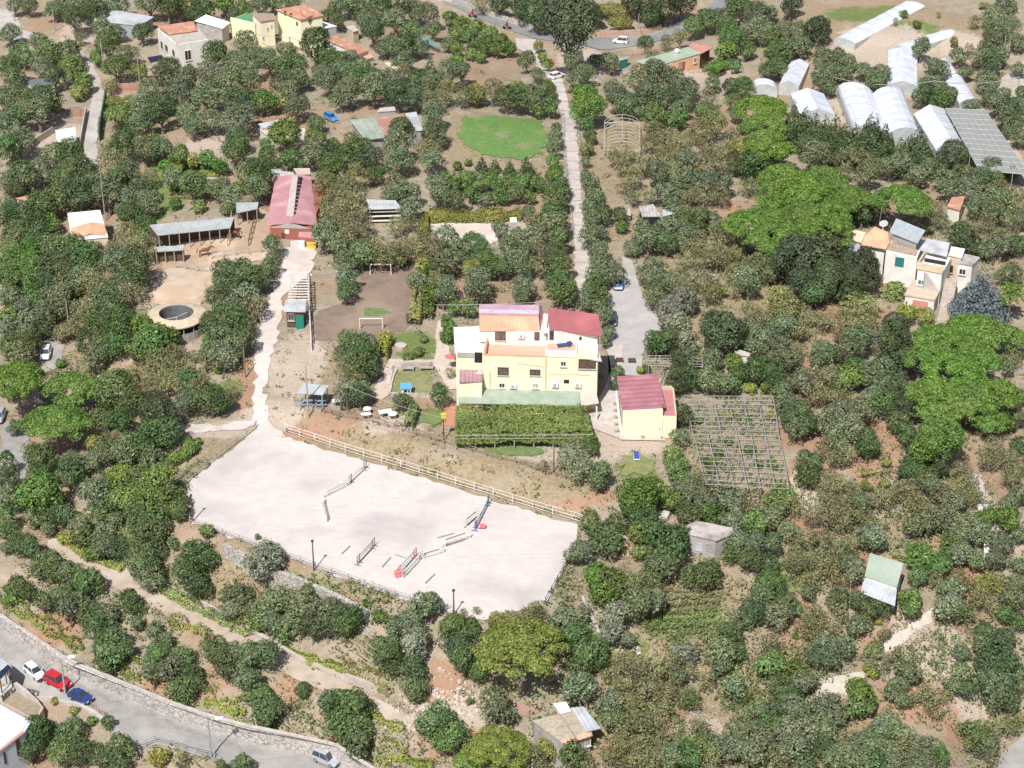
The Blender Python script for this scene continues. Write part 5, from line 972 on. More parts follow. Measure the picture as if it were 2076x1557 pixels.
def hoop_frame():
    O = crop(1180, 60, 5.9875); g = G(*P(*O(480, 1465), 0)[:2]); h = 1.5; fr = Fr(P(*O(265, 1460), g + h), P(*O(705, 1468), g + h)); D = fr.at(*O(225, 1130), g + h)[1]
    r = thing('hoop_frame', 'bare white arched hoops of an uncovered polytunnel right of the lane', 'greenhouse frame', fr.pt(fr.W / 2, D / 2, g)); n = 9
    for k in range(n):
        v = D * k / (n - 1) * 1.0; m = MB(); pts = [fr.pt(0, v, g - .3), fr.pt(0, v, g + h)] + [fr.pt(fr.W * (.5 - .5 * math.cos(t)), v, g + h + 1.5 * math.sin(t)) for t in np.linspace(.2, math.pi - .2, 9)] + [fr.pt(fr.W, v, g + h), fr.pt(fr.W, v, g - .3)]
        m.path(pts, .045, 5); obj('hoop', m, mat('grey_pipe', (.5,.5,.46), (.42,.42,.38)), r)
    for u, z in ((0, h), (fr.W, h), (fr.W / 2, h + 1.5)): obj('purlin', MB().tube(fr.pt(u, 0, g + z), fr.pt(u, D, g + z), .05), MATS['grey_pipe'], r)
    for v in (0, D): obj('cross_bar', MB().tube(fr.pt(0, v, g + h), fr.pt(fr.W, v, g + h), .07), MATS['grey_pipe'], r)
hoop_frame()
def white_pergola():
    Sc = crop(280, 330, 4.325); q = PZ(Sc, [(1352, 962, 2.4), (1496, 962, 2.4), (1500, 1198, 2.4), (1312, 1198, 2.4)]); a, b, c, d = q; r = thing('slatted_pergola', 'white slatted pergola beside the dusty lane above the grey kiosk', 'pergola', root_of(q, .2))
    for k in range(11):
        t = k / 10; p, e = a + (d - a) * t, b + (c - b) * t; obj('slat', MB().slab([p + (0, -.12, 0), e + (0, -.12, 0), e + (0, .12, 0), p + (0, .12, 0)], .08), RAIL, r)
    for p in (a, b, c, d, (a + d) / 2, (b + c) / 2): obj('post', MB().tube((p[0], p[1], -.3), (p[0], p[1], 2.33), .09), RAIL, r)
    for p, e in ((a, d), (b, c)): obj('side_beam', MB().tube(p - (0, 0, .14), e - (0, 0, .14), .07), RAIL, r)
    r, g, pts, _ = shed('kiosk', 'brown kiosk with a grey overhanging roof and green counter by the dusty lane', 'kiosk', Sc, [(1275, 1302), (1466, 1306), (1476, 1206, .2), (1290, 1206, .2)], 2.6, DARKW, METAL, over=.45)
    fr = Fr(pts[0] + (0, .3, 0), pts[1] + (0, .3, 0)); win(fr, Sc, 1312, 1320, 1370, 1382, r, fm=WOOD, v=.0); u0, z1 = fr.front(*Sc(1385, 1338)); u1, z0 = fr.front(*Sc(1456, 1385)); obj('counter', MB().obox(fr, u0, u1, -.5, -.05, g, z1), TEAL, r)
white_pergola()
# ---------------------------------------------------------------- fences, walls, hedges
def along(w, step):
    out = []; acc = 0
    for a, b in zip(w[:-1], w[1:]):
        L = np.linalg.norm((b - a)[:2]); n = max(1, round(L / step))
        out += [a + (b - a) * k / n for k in range(n)]
    out.append(w[-1]); return [np.array([p[0], p[1], G(p[0], p[1])]) for p in out]
def fence(name, label, pts, c=FULL, h=1.2, step=2.4, rails=(.6, 1.1), m=RAIL, r=.06, rr=.038, cat='fence', z=None):
    w = along(W(pts, z, c) if z is not None else gpx(pts, c), step); t = thing(name, label, cat, root_of(w, w[0][2]))
    for p in w: obj('post', MB().tube(p - (0, 0, .3), p + (random.uniform(-.04, .04), random.uniform(-.04, .04), h), r), m, t)
    for q in rails:
        b = MB()
        for p, e in zip(w[:-1], w[1:]): b.tube(p + (0, 0, q + random.uniform(-.03, .03)), e + (0, 0, q + random.uniform(-.03, .03)), rr, n=5)
        obj('rail', b, m, t)
    return t
def lowwall(name, label, pts, c=FULL, h=.6, t=.3, m=STONE, cat='wall', z=None):
    w = along(W(pts, z, c) if z is not None else gpx(pts, c), 2.); b = MB()
    for i, (p, e) in enumerate(zip(w[:-1], w[1:])):
        n = np.array([-(e - p)[1], (e - p)[0], 0]); n = n / (np.linalg.norm(n) + 1e-9) * t / 2; b.slab([p + n + (0, 0, h), p - n + (0, 0, h), e - n + (0, 0, h), e + n + (0, 0, h)], h + .6)
    return tag(obj(name, b, m), label, cat)
fence('rail_fence', 'long white rail fence along the upper side of the riding arena', [(578, 877), (700, 917), (850, 962), (1000, 1008), (1120, 1045), (1180, 1062)], z=-2.2, h=1.3, rails=(.35, .8, 1.25), step=2.6)
fence('rail_fence', 'pale rail fence along the lower side of the riding arena', [(385, 1062), (520, 1113), (640, 1155), (740, 1191), (832, 1222)], z=-2.2, h=1.1, rails=(.55, 1.0), step=2.3, m=WOOD)
fence('rail_fence', 'short weathered rail fence at the left end of the riding arena', [(374, 985), (440, 932), (520, 868)], z=-2.2, h=1.1, rails=(.5, 1.0), m=WOOD)
fence('rail_fence', 'dark rail fence along the right end of the riding arena', [(1172, 1104), (1142, 1162), (1106, 1226)], z=-2.2, h=1.1, rails=(.5, 1.0), m=mat('dark_rail', (.2,.17,.14)))
fence('post_fence', 'low brown wooden fence running along the top of the dry bank', [(597, 822), (690, 848), (756, 858), (816, 876), (901, 900), (958, 917), (1046, 940), (1086, 955), (1147, 972), (1214, 996)], h=.9, rails=(.45, .85), m=mat('brown_fence_wood', (.22,.17,.14)), step=2.2)
fence('paddock_fence', 'brown fence separating the two horse paddocks beside the long shelter', [(470, 440), (462, 500)], h=1.2, m=WOOD, step=2)
fence('paddock_fence', 'brown fence between the right paddock and the stable', [(522, 432), (504, 500)], h=1.2, m=DARKW, step=2)
fence('paddock_fence', 'pale rail fence along the front of the upper paddocks', [(430, 527), (480, 520), (555, 512)], h=1.2, m=WOOD, step=2)
fence('paddock_fence', 'grey rail gate fence above the round paddock', [(356, 545), (400, 552), (432, 556)], h=1.1, m=STEEL, step=2)
fence('field_fence', 'white rail fence along the far edge of the green lawn field', [(905, 215), (935, 213), (1000, 215), (1075, 224)], h=1.2, m=RAIL, step=3.5)
fence('lane_fence', 'thin wire fence on concrete posts along the right side of the long lane', [(1172, 265), (1178, 330), (1184, 400), (1190, 470), (1198, 560)], h=1.5, rails=(1.0, 1.4), m=PWOOD, r=.06, rr=.02, step=4)
fence('lane_fence', 'thin wire fence on concrete posts along the left side of the long lane', [(1140, 235), (1142, 300), (1150, 380), (1160, 470)], h=1.5, rails=(1.0, 1.4), m=PWOOD, r=.06, rr=.02, step=4)
fence('garden_fence', 'tall pale post fence between dusty lane and football field', [(622, 560), (628, 640), (632, 712)], h=1.4, rails=(.5, 1.2), m=RAIL, r=.1, rr=.08, step=2)
fence('road_railing', 'grey metal railing along the lower edge of the bottom road', [(800, 1455), (880, 1430), (940, 1405), (1050, 1430), (1180, 1470), (1290, 1500)], TG, h=1.0, rails=(.35, .7, .98), m=STEEL, z=-13.2, step=1.8, cat='railing')
fence('road_railing', 'rusty railing beside the parked blue car on the bottom road', [(1140, 715), (1240, 790), (1300, 830)], crop(0, 1320, 6.106), h=.9, rails=(.3, .6, .88), m=RUST, z=-13.2, step=1.2, cat='railing')
fence('entrance_railing', 'dark iron railing behind the parked white car', [(20, 130), (140, 290), (220, 330), (450, 440)], crop(0, 1320, 6.106), h=1.0, rails=(.2, .95), m=mat('iron', (.1,.1,.11)), z=-13.2, step=.8, cat='railing')
lowwall('kerb_wall', 'pale kerb wall between the parked cars and the corner house garden', [(150, 300), (450, 450), (600, 500), (790, 600), (960, 660), (1150, 760), (1290, 860)], crop(0, 1320, 6.106), h=.35, t=.35, m=CONCP, z=-13.15)
lowwall('path_wall', 'long low pale wall on the upper side of the concrete path', [(255, 1154), (340, 1192), (430, 1237), (520, 1287), (600, 1335), (700, 1380)], h=.55, t=.3, m=CONCP, z=-8.7)
lowwall('path_wall', 'low concrete wall at the lower end of the concrete path', [(700, 1380), (785, 1412)], h=.9, t=.4, m=CONC, z=-8.7)
lowwall('bank_wall', 'grey stone retaining wall half hidden by bushes below the riding arena', [(455, 1125), (500, 1150), (540, 1170), (620, 1200), (690, 1232), (745, 1262)], h=1.6, t=.5, m=STONE)
lowwall('garden_wall', 'white garden wall behind the small square lawn', [(800, 742), (874, 741)], h=.7, t=.5, m=CONCP)
lowwall('garden_wall', 'low stone wall in front of the small square lawn', [(790, 803), (878, 805)], h=.5, t=.3, m=STONE)
lowwall('garden_wall', 'curved pale kerb left of the small square lawn', [(804, 752), (798, 765), (794, 780), (791, 798)], h=.4, t=.25, m=CONCP)
lowwall('garden_wall', 'pale wall corner below the football field', [(637, 706), (648, 712), (660, 722)], h=.6, t=.3, m=CONCP)
lowwall('road_wall', 'long pale roadside wall on the far side of the top road', [(870, -2), (920, 5), (1000, 35), (1085, 62)], h=1.0, t=.5, m=STONE)
lowwall('road_wall', 'reddish stone bank wall behind the white car on the top road', [(1210, 72), (1300, 70), (1340, 60)], h=1.0, t=.6, m=mat('reddish_stone', (.46,.32,.26), (.34,.23,.19), scale=2.5))
lowwall('terrace_wall', 'thin stone terrace wall across the dusty yard below the peach house', [(1215, 150), (1300, 152), (1420, 148)], h=.5, t=.3, m=STONE)
lowwall('terrace_wall', 'stone wall running down beside the pale track at the right edge', [(2000, 1130), (1996, 1080), (1985, 1030)], h=.6, t=.6, m=WHITE)
def stone_wall():
    m = MB(); A, B = WALLTOP, WALLBOT
    def res(w, n):
        w = np.array([p[:2] for p in w]); s = np.concatenate([[0], np.cumsum(np.linalg.norm(np.diff(w, axis=0), axis=1))]); t = np.linspace(0, s[-1], n); return np.stack([np.interp(t, s, w[:, 0]), np.interp(t, s, w[:, 1])], 1)
    n = 70; a, b = res(A, n), res(B, n); V = []; F = []; rows = 7
    for j in range(rows):
        t = j / (rows - 1)
        for i in range(n):
            q = b[i] * (1 - t * .6) + a[i] * t * .6; V.append((q[0] + RNG.normal(0, .05), q[1] + RNG.normal(0, .05), -13.4 + t * 3.1))
    for i in range(n): V.append((*(a[i]), -10.25)); 
    for i in range(n): V.append((*(a[i] + (a[i] - b[i]) * .3), -10.6))
    for j in range(rows + 1):
        for i in range(n - 1): F.append((j * n + i, j * n + i + 1, (j + 1) * n + i + 1, (j + 1) * n + i))
    me = npmesh('stone_wall', np.array(V), np.array(F), mat('roadside_stone', (.62,.58,.55), (.5,.465,.44), scale=1.7, c3=(.66,.6,.54), big=.5, bump=.25, thr=(.42,.6), detail=10))
    extra(MATS['roadside_stone'], 'stones', 1.5, (.26,.24,.225), .09)
    o = bpy.data.objects.new('retaining_wall', me); COL.objects.link(o); tag(o, 'tall rough stone retaining wall along the upper side of the bottom road', 'wall')
    c = MB(); 
    for i in range(n - 1): p, q = a[i], a[i + 1]; d = (p - b[i]); d = d / np.linalg.norm(d) * .35; c.slab([(*p, -10.12), (*(p + d), -10.12), (*(q + d), -10.12), (*q, -10.12)], .2)
    k = obj('coping', c, CONCP, o)
stone_wall()
def hedge(name, label, pts, c=FULL, wd=1.2, h=1.6, lm='vine', cat='hedge', leaf=.13, dens=55, group=None, irr=.3):
    w = gpx(pts, c, h * .5); C = []; N_ = []
    for a, b in zip(w[:-1], w[1:]):
        d = b - a; L = np.linalg.norm(d[:2]); e = np.array([d[0], d[1], 0]) / (L + 1e-9); s = np.array([-e[1], e[0], 0]); n = int(L * (wd + 2 * h) * dens)
        t = RNG.random(n); ang = RNG.uniform(-.15, math.pi + .15, n); amp = 1 + irr * (vnoise(a[0] + d[0] * t + 300, a[1] + d[1] * t, 1.4, 8) - .5) * 2; rr = RNG.uniform(.8, 1.05, n) * amp
        cx, sx = np.cos(ang), np.sin(ang); cx = np.sign(cx) * np.abs(cx) ** .5; sx = np.sign(sx) * np.abs(sx) ** .5
        p = a + d * t[:, None] + s * (cx * wd / 2 * rr)[:, None]; p[:, 2] = GV(p[:, 0], p[:, 1]) + h * .12 + h * .86 * sx * rr; low = RNG.random(n) < .3; p[low, 2] -= RNG.random(low.sum()) * h * .5
        q = s * np.cos(ang)[:, None]; q[:, 2] += np.sin(ang) + .2; C.append(p); N_.append(q + RNG.normal(0, .5, q.shape))
    C = np.concatenate(C); N_ = np.concatenate(N_); N_ /= np.linalg.norm(N_, axis=1)[:, None] + 1e-9; o0 = np.array([C[:, 0].mean(), C[:, 1].mean(), C[:, 2].min()])
    V, F = quads(C - o0, N_, leaf, .75); tint = np.clip(vnoise(C[:, 0] + 300, C[:, 1], 1.5, 4) * .5 + RNG.random(len(C)) * .5, 0, 1)
    r = thing(name, label, cat, o0, group); o = bpy.data.objects.new('foliage', npmesh('foliage', V, F, LM[lm], tint=np.repeat(tint, 4))); COL.objects.link(o); o.parent = r
    m = MB(); st = along([np.array(p) for p in w], 1.6); [m.tube(p - (0, 0, .2), p + (0, 0, h * .6), .04, n=4) for p in st]; obj('stem', m, BARK, r); return r
hedge('hedge', 'long clipped green hedge below the orchard rows, left of the long lane', [(868, 436), (930, 438), (1000, 437), (1056, 434)], wd=2.2, h=1.7, lm='vine')
hedge('hedge', 'short yellow green hedge joining the left end of the long clipped hedge', [(862, 436), (863, 478)], wd=1.0, h=1.6, lm='yellow')
hedge('hedge', 'bright yellow green hedge along the right side of the football field', [(857, 520), (848, 590), (840, 652)], wd=1.6, h=1.5, lm='yellow')
hedge('hedge', 'dark green ivy hedge just right of the yellow football field hedge', [(856, 450), (862, 520), (872, 590), (868, 640)], wd=1.4, h=1.6, lm='fresh')
hedge('hedge', 'tapering green hedge strip left of the garden path', [(787, 682), (780, 700), (772, 722)], wd=1.2, h=1.9, lm='vine')
hedge('hedge', 'short upright green hedge left of the oval lawn patch', [(840, 828), (834, 845), (828, 862)], wd=1.1, h=1.6, lm='vine')
hedge('hedge', 'low clipped hedge left of the peach house drive', [(1428, 142), (1470, 132), (1500, 128)], wd=2.2, h=1.6, lm='broad')
hedge('hedge', 'green hedge against the left side of the villa garden', [(905, 640), (910, 690)], wd=1.4, h=1.2, lm='fresh')
hedge('hedge', 'dark hedge behind the football field', [(700, 512), (770, 518), (832, 524)], wd=2.2, h=1.8, lm='broad')
hedge('hedge', 'green creeper bank climbing beside the vine pergola on its right', [(1196, 888), (1204, 920)], wd=1.4, h=1.8, lm='fresh')
VR = 'vine rows on the terraces'
for lb, pts, c in (('vine row along the top of the roadside stone wall at the left', [(0, 500), (110, 590), (240, 680), (380, 760), (500, 830)], TG), ('short vine row above the stone wall behind the street lamp', [(740, 940), (860, 985)], TG), ('vine row above the stone wall in the middle of the bottom edge', [(1240, 1130), (1360, 1180), (1480, 1205)], TG),
    ('vine row along the upper edge of the concrete path at its left end', [(360, 170), (520, 280), (740, 360)], TG), ('vine row above the middle of the concrete path', [(930, 450), (1120, 560), (1320, 660), (1500, 750)], TG), ('vine row below the striped brown field', [(1700, 810), (1860, 900), (2060, 960)], TG),
    ('vine row above the right end of the concrete path', [(0, 930), (150, 1010), (320, 1090)], TH), ('vine row below the right end of the concrete path', [(150, 1190), (260, 1270), (380, 1320)], TH), ('lowest vine row above the bottom edge of the photo', [(220, 1440), (400, 1500), (560, 1550)], TH), ('short dark vine row below the middle of the path', [(1010, 650), (1130, 700), (1250, 745)], TG),
    ('thick vine row on the bank left of the riding arena', [(1180, 1150), (1100, 1200), (1000, 1280)], TD)):
    hedge('vine_row', lb, pts, c, wd=1.1, h=.9, lm='vine', cat='vines', dens=38, group=VR, irr=.8)
for k in range(9):
    x = 905 + k * 22; hedge('crop_row', 'green crop row number %d from the left in the bed above the lawn hedge' % (k + 1) if 0 else ['leftmost', 'second', 'third', 'fourth', 'fifth', 'sixth', 'seventh', 'eighth', 'ninth'][k] + ' young orchard row from the left below the green lawn field', [(x + 10, 348), (x, 395)], wd=.9, h=.7, lm='fresh' if k % 2 else 'dry', cat='crop row', dens=24, group='young orchard rows', irr=.9)
for k in range(6):
    hedge('crop_row', ['topmost', 'second', 'third', 'fourth', 'fifth', 'lowest'][k] + ' green crop row of the terrace below the tin shed', [(1322 - 3 * k, 1200 + 15 * k), (1395 - 3 * k, 1203 + 15 * k), (1468 - 4 * k, 1196 + 15 * k)], wd=1.1, h=.5, lm='fresh' if k > 2 else 'dry', cat='crop row', dens=40, group='crop rows on terraces', irr=.8)
for k in range(6):
    hedge('crop_row', ['topmost', 'second', 'third', 'fourth', 'fifth', 'lowest'][k] + ' green crop row in the kitchen garden left of the stable', [(352 - 2 * k, 322 + 15 * k), (448 - 2 * k, 322 + 15 * k)], wd=1.4, h=.6, lm=['vine', 'fresh', 'vine', 'dry', 'fresh', 'dry'][k], cat='crop row', dens=32, group='crop rows on terraces', irr=.9)
for lb, pts in (('pale thin wall edging the kitchen garden rows left of the stable', [(372, 368), (440, 366)]), ('low terrace wall under the olive trees below the twin rail fence', [(1180, 1215), (1215, 1290)]), ('low dry stone wall above the striped brown field', [(690, 1255), (760, 1290)])):
    lowwall('terrace_wall', lb, pts, h=.5, t=.35, m=STONE)
# ---------------------------------------------------------------- poles, lamps, cables
def hgt(b, topx, topy):
    d = ray(topx, topy); t = (b[1] - CAMP[1]) / d[1]; return float(CAMP[2] + d[2] * t - b[2])
POLETOP = {}
def pole(label, c, top, bot, m=PWOOD, r=.12, lamp=None, name='utility_pole', z=None):
    b = P(*c(*bot), z) if z is not None else PG(*c(*bot)); H = max(2., hgt(b, *c(*top))); t = thing(name, label, name.replace('_', ' '), b)
    obj('pole', MB().tube(b - (0, 0, .5), b + (0, 0, H), r, r * .6, n=8), m, t)
    if lamp == 'street':
        e = b + (0, 0, H); obj('arm', MB().path([e - (0, 0, .3), e + (.5, .1, .05), e + (1.1, .2, .1)], .05), STEEL, t); obj('lamp_head', MB().slab([e + (.8, -.05, .2), e + (1.6, .05, .22), e + (1.6, .4, .22), e + (.8, .35, .2)], .14), PLAST, t)
    elif lamp == 'flood':
        e = b + (0, 0, H); obj('floodlight', MB().box(e, .3, .2, e[2] - .05, e[2] + .18, .3), DARKW, t)
    elif lamp == 'cross': e = b + (0, 0, H - .3); obj('crossarm', MB().tube(e - (.7, 0, 0), e + (.7, 0, 0), .05), m, t)
    POLETOP[label] = b + np.array([0, 0, H]); return t
pole('tall leaning concrete pole beside the bend of the top left lane', TA, (598, 240), (625, 445)); pole('concrete pole by the rust red gate right of the top left lane', TA, (833, 350), (845, 548)); pole('tall thin pole at the lower end of the top left lane', TA, (612, 980), (634, 1330), r=.1)
pole('pole at the very top left corner of the lane', TA, (75, 10), (88, 130)); pole('pole among trees right of the top left corner', TA, (318, 55), (330, 188)); pole('white pole in front of the grey walled outhouse', TLC, (812, 262), (815, 430), lamp='cross'); pole('thick white pole in front of the big yellow house', TLC, (1245, 322), (1248, 450), r=.18)
pole('short pole at the end of the thick cable near the banana trees', TLC, (2036, 628), (2040, 650)); pole('grey pole above the trees left of the ring roofed walker', TD, (393, 280), (415, 438)); pole('thin pole among trees right of the ring roofed walker', TD, (1360, 275), (1368, 352)); pole('wooden post at the edge of the dusty lane', TD, (1470, 560), (1476, 745), m=mat('brown_post', (.3,.2,.13)))
pole('thin pole above the pines at the left edge', TD, (70, 585), (78, 660)); pole('dark pole on the bank in front of the vine pergola', TE, (620, 985), (622, 1122), m=DARKW, r=.1); pole('dark pole on the bank left of the two round bushes', TE, (1287, 1172), (1283, 1312), m=DARKW, r=.1)
pole('white pole among the trees below the football field', TE, (132, 560), (138, 660)); K_ = crop(560, 660, 5.463); pole('tall pole in front of the grey picnic shelter', K_, (345, 440), (358, 1030), m=WOOD)
pole('slender floodlight mast at the left part of the lower arena fence', TG, (1880, 195), (1888, 372), m=DARKW, r=.1, lamp='flood', name='floodlight_mast'); pole('slender floodlight mast at the right part of the lower arena fence', TH, (680, 492), (683, 640), m=DARKW, r=.1, lamp='flood', name='floodlight_mast'); pole('floodlight mast at the left corner of the riding arena', TG, (1155, -80), (1162, 75), m=DARKW, r=.1, lamp='flood', name='floodlight_mast')
pole('tall street lamp beside the parked red car', TG, (375, 900), (393, 1112), m=STEEL, r=.13, lamp='street', name='street_lamp', z=-13.2); pole('tall street lamp by the grey road railing', TG, (1248, 1270), (1270, 1500), m=STEEL, r=.13, lamp='street', name='street_lamp', z=-13.2)
pole('white pole left of the greenhouses carrying the long cable', TC_, (808, 420), (795, 552), r=.16); pole('pole at the right edge carrying the long cable', TC_, (2046, 462), (2030, 610)); pole('pole in the olive grove above the right edge driveway', TC_, (1975, 212), (1958, 295)); pole('second pole right beside the olive grove pole', TC_, (1985, 222), (1980, 360))
pole('dark pole beside the low hedge of the peach house', TC_, (322, 372), (318, 448), m=DARKW); pole('thin pole in the bright trees right of the peach house', TC_, (312, 262), (302, 352)); pole('cane post in the bean rows right of the peach house', TC_, (495, 282), (488, 372)); pole('pole beside the top road above the dark trees', TB, (1800, 80), (1792, 190)); pole('pole right of the tall red roofed hut', TC_, (1655, 1240), (1650, 1310))
def cable(label, a, b, sag, r=.045):
    pts = [a + (b - a) * t + np.array([0, 0, -4 * sag * t * (1 - t)]) for t in np.linspace(0, 1, 15)]; m = MB(); m.path(pts, r, 5); tag(obj('overhead_cable', m, mat('cable_grey', (.42,.42,.4))), label, 'cable')
PT = POLETOP; K = list(PT)
cable('thick sagging cable from the white pole down past the long red barn', PT['thick white pole in front of the big yellow house'], PT['short pole at the end of the thick cable near the banana trees'], .8, .06)
cable('cable from the outhouse pole to the thick white pole', PT['white pole in front of the grey walled outhouse'], PT['thick white pole in front of the big yellow house'], .5, .04)
a_, b_ = PT['white pole left of the greenhouses carrying the long cable'], PT['pole at the right edge carrying the long cable']; m_ = P(1895, 164, 6.0); cable('left span of the long sagging cable crossing the greenhouses', a_, m_, 1.6, .06); cable('right span of the long sagging cable crossing the greenhouses', m_, b_, .8, .06)
cable('thin cable crossing just behind the villa roofs', P(882, 618, 4.5), P(1128, 610, 5.2), .2, .035); cable('thin cable from the arena pole to the picnic shelter pole', PT['tall pole in front of the grey picnic shelter'], PT['dark pole on the bank in front of the vine pergola'], .8, .025)
# ---------------------------------------------------------------- vehicles
def car(label, pr, pf, color, kind='hatch', c=FULL, z=None, cat='car', scale=1., group='cars'):
    a = P(*c(*pr), z) if z is not None else PG(*c(*pr)); b = P(*c(*pf), z) if z is not None else PG(*c(*pf)); mid = (a + b) / 2; L = np.linalg.norm((b - a)[:2]) * scale; L = min(max(L, 3.0), 4.6); s = L / 4.0; th = math.atan2(b[1] - a[1], b[0] - a[0]); zg = (z if z is not None else G(mid[0], mid[1])) + .12
    r = thing('parked_car', label, cat, (mid[0], mid[1], zg), group); cs, sn = math.cos(th), math.sin(th); H = {'hatch': 1.5, 'suv': 1.75, 'van': 1.95, 'sedan': 1.42}[kind]; hw = .87
    T = lambda x, y, zz: np.array([mid[0] + (x * cs - y * sn) * s, mid[1] + (x * sn + y * cs) * s, zg + zz * s])
    cm = mat('paint_%d_%d_%d' % tuple(int(v * 255) for v in color), color, tuple(v * .96 for v in color), rough=.25, spec=.6)
    def loft(secs, m, nm, smooth=True):
        mb = MB(); ring = []
        for x, w, z0, z1, b_ in secs: ring.append([T(x, -w, z0), T(x, -w - .0, z0 + (z1 - z0) * .55), T(x, -w + b_, z1), T(x, w - b_, z1), T(x, w, z0 + (z1 - z0) * .55), T(x, w, z0)])
        for p, q in zip(ring[:-1], ring[1:]):
            for i in range(6): j = (i + 1) % 6; mb.face([p[i], p[j], q[j], q[i]])
        mb.face(ring[0][::-1]); mb.face(ring[-1]); return obj(nm, mb, m, r)
    hood = .82 if kind != 'van' else 1.0; deck = .95 if kind in ('hatch', 'suv', 'van') else .88
    loft([(-2.0, .72, .38, .70, .1), (-1.92, .84, .25, deck, .06), (-1.2, hw, .2, deck, .05), (0, hw, .2, .92, .05), (.9, hw, .2, .9, .06), (1.45, .85, .2, hood, .1), (1.88, .78, .28, .68, .14), (2.0, .62, .36, .52, .1)], cm, 'body')
    x0, x1, x2, x3 = {'hatch': (-1.9, -1.55, .25, .95), 'suv': (-1.92, -1.7, .3, .95), 'van': (-1.95, -1.85, .7, 1.3), 'sedan': (-1.5, -.9, .2, .9)}[kind]; g = MB()
    lo = [T(x0, -.78, .88), T(x3, -.78, .88), T(x3, .78, .88), T(x0, .78, .88)]; hi = [T(x1, -.6, H - .04), T(x2, -.6, H - .04), T(x2, .6, H - .04), T(x1, .6, H - .04)]
    for i in range(4): j = (i + 1) % 4; g.face([lo[i], lo[j], hi[j], hi[i]])
    g.face(hi); obj('windows', g, GLASS, r); mb = MB(); mb.slab([T(x1 - .06, -.62, H), T(x2 + .06, -.62, H), T(x2 + .06, .62, H), T(x1 - .06, .62, H)], .07 * s)
    for sy in (-1, 1): mb.tube(T(x2 - .02, sy * .6, H - .05), T(x3, sy * .79, .9), .035 * s, n=4); mb.tube(T(x1, sy * .6, H - .05), T(x0, sy * .79, .9), .05 * s, n=4); mb.tube(T((x1 + x2) / 2, sy * .62, H - .05), T((x0 + x3) / 2, sy * .8, .9), .035 * s, n=4)
    obj('roof', mb, cm, r)
    for x in (-1.25, 1.25):
        for sy in (-1, 1): w = obj('wheel', MB().tube(T(x, sy * .68, .31), T(x, sy * .9, .31), .31 * s, n=14), BLACK, r); obj('rim', MB().tube(T(x, sy * .9, .31), T(x, sy * .915, .31), .19 * s, n=10), STEEL, w)
    for sy in (-1, 1): obj('headlight', MB().box(T(1.9, sy * .58, 0), .12 * s, .3 * s, zg + .55 * s, zg + .68 * s, th), PLAST, r); obj('tail_light', MB().box(T(-1.93, sy * .68, 0), .1 * s, .2 * s, zg + .62 * s, zg + .82 * s, th), REDC, r); obj('mirror', MB().box(T(.75, sy * .95, 0), .12 * s, .16 * s, zg + .9 * s, zg + 1.03 * s, th), cm, r)
    return r
BC = crop(0, 1320, 6.106)
car('white hatchback at the head of the row parked on the bottom road', (330, 215), (535, 380), (.78,.79,.8), c=BC, scale=.87, z=-13.1); car('bright red estate parked between the white and the blue car', (570, 340), (870, 500), (.55,.03,.04), c=BC, scale=.87, z=-13.1, kind='hatch'); car('dark blue saloon parked on the bottom road', (860, 545), (1150, 665), (.03,.06,.2), c=BC, scale=.87, z=-13.1, kind='sedan')
car('silver car driving at the bottom edge of the photo', (637, 1535), (687, 1556), (.4,.43,.48), z=-13.1, scale=.95, kind='suv'); car('light blue car parked on the asphalt lane near the end of the villa drive', (1254, 570), (1253, 596), (.3,.42,.58), scale=.8); car('dark car half hidden by trees at the right rear of the villa', (1242, 642), (1241, 668), (.06,.08,.13), scale=.8)
car('white and dark car in the shade on the left driveway', (97, 706), (90, 738), (.7,.7,.72), scale=.8); car('pale blue car cut off by the left edge below the pines', (4, 838), (-4, 862), (.35,.4,.5), scale=.8); car('small bright blue car beside the patchwork barn', (662, 240), (681, 247), (.05,.28,.6)); car('white car driving along the top road', (1273, 89), (1243, 87), (.75,.76,.78), kind='suv')
car('white car at the top end of the long lane', (1120, 161), (1137, 156), (.8,.8,.8)); car('white van half hidden behind trees below the farmyard', (938, 512), (942, 534), (.8,.8,.8), kind='van')
def skin_mesh(name, nodes, edges, m, sub=1):
    me = bpy.data.meshes.new(name); me.from_pydata([n[:3] for n in nodes], edges, []); o = bpy.data.objects.new(name, me); COL.objects.link(o)
    md = o.modifiers.new('skin', 'SKIN'); md.use_smooth_shade = True
    for k, n in enumerate(nodes): me.skin_vertices[0].data[k].radius = (n[3], n[4] if len(n) > 4 else n[3])
    me.skin_vertices[0].data[0].use_root = True; s = o.modifiers.new('sub', 'SUBSURF'); s.levels = sub; s.render_levels = sub
    dg = bpy.context.evaluated_depsgraph_get(); e = bpy.data.meshes.new_from_object(o.evaluated_get(dg)); bpy.data.objects.remove(o); e.materials.clear(); e.materials.append(m); return e
HORSEM = mat('chestnut_coat', (.22,.09,.045), (.17,.065,.035), scale=3)
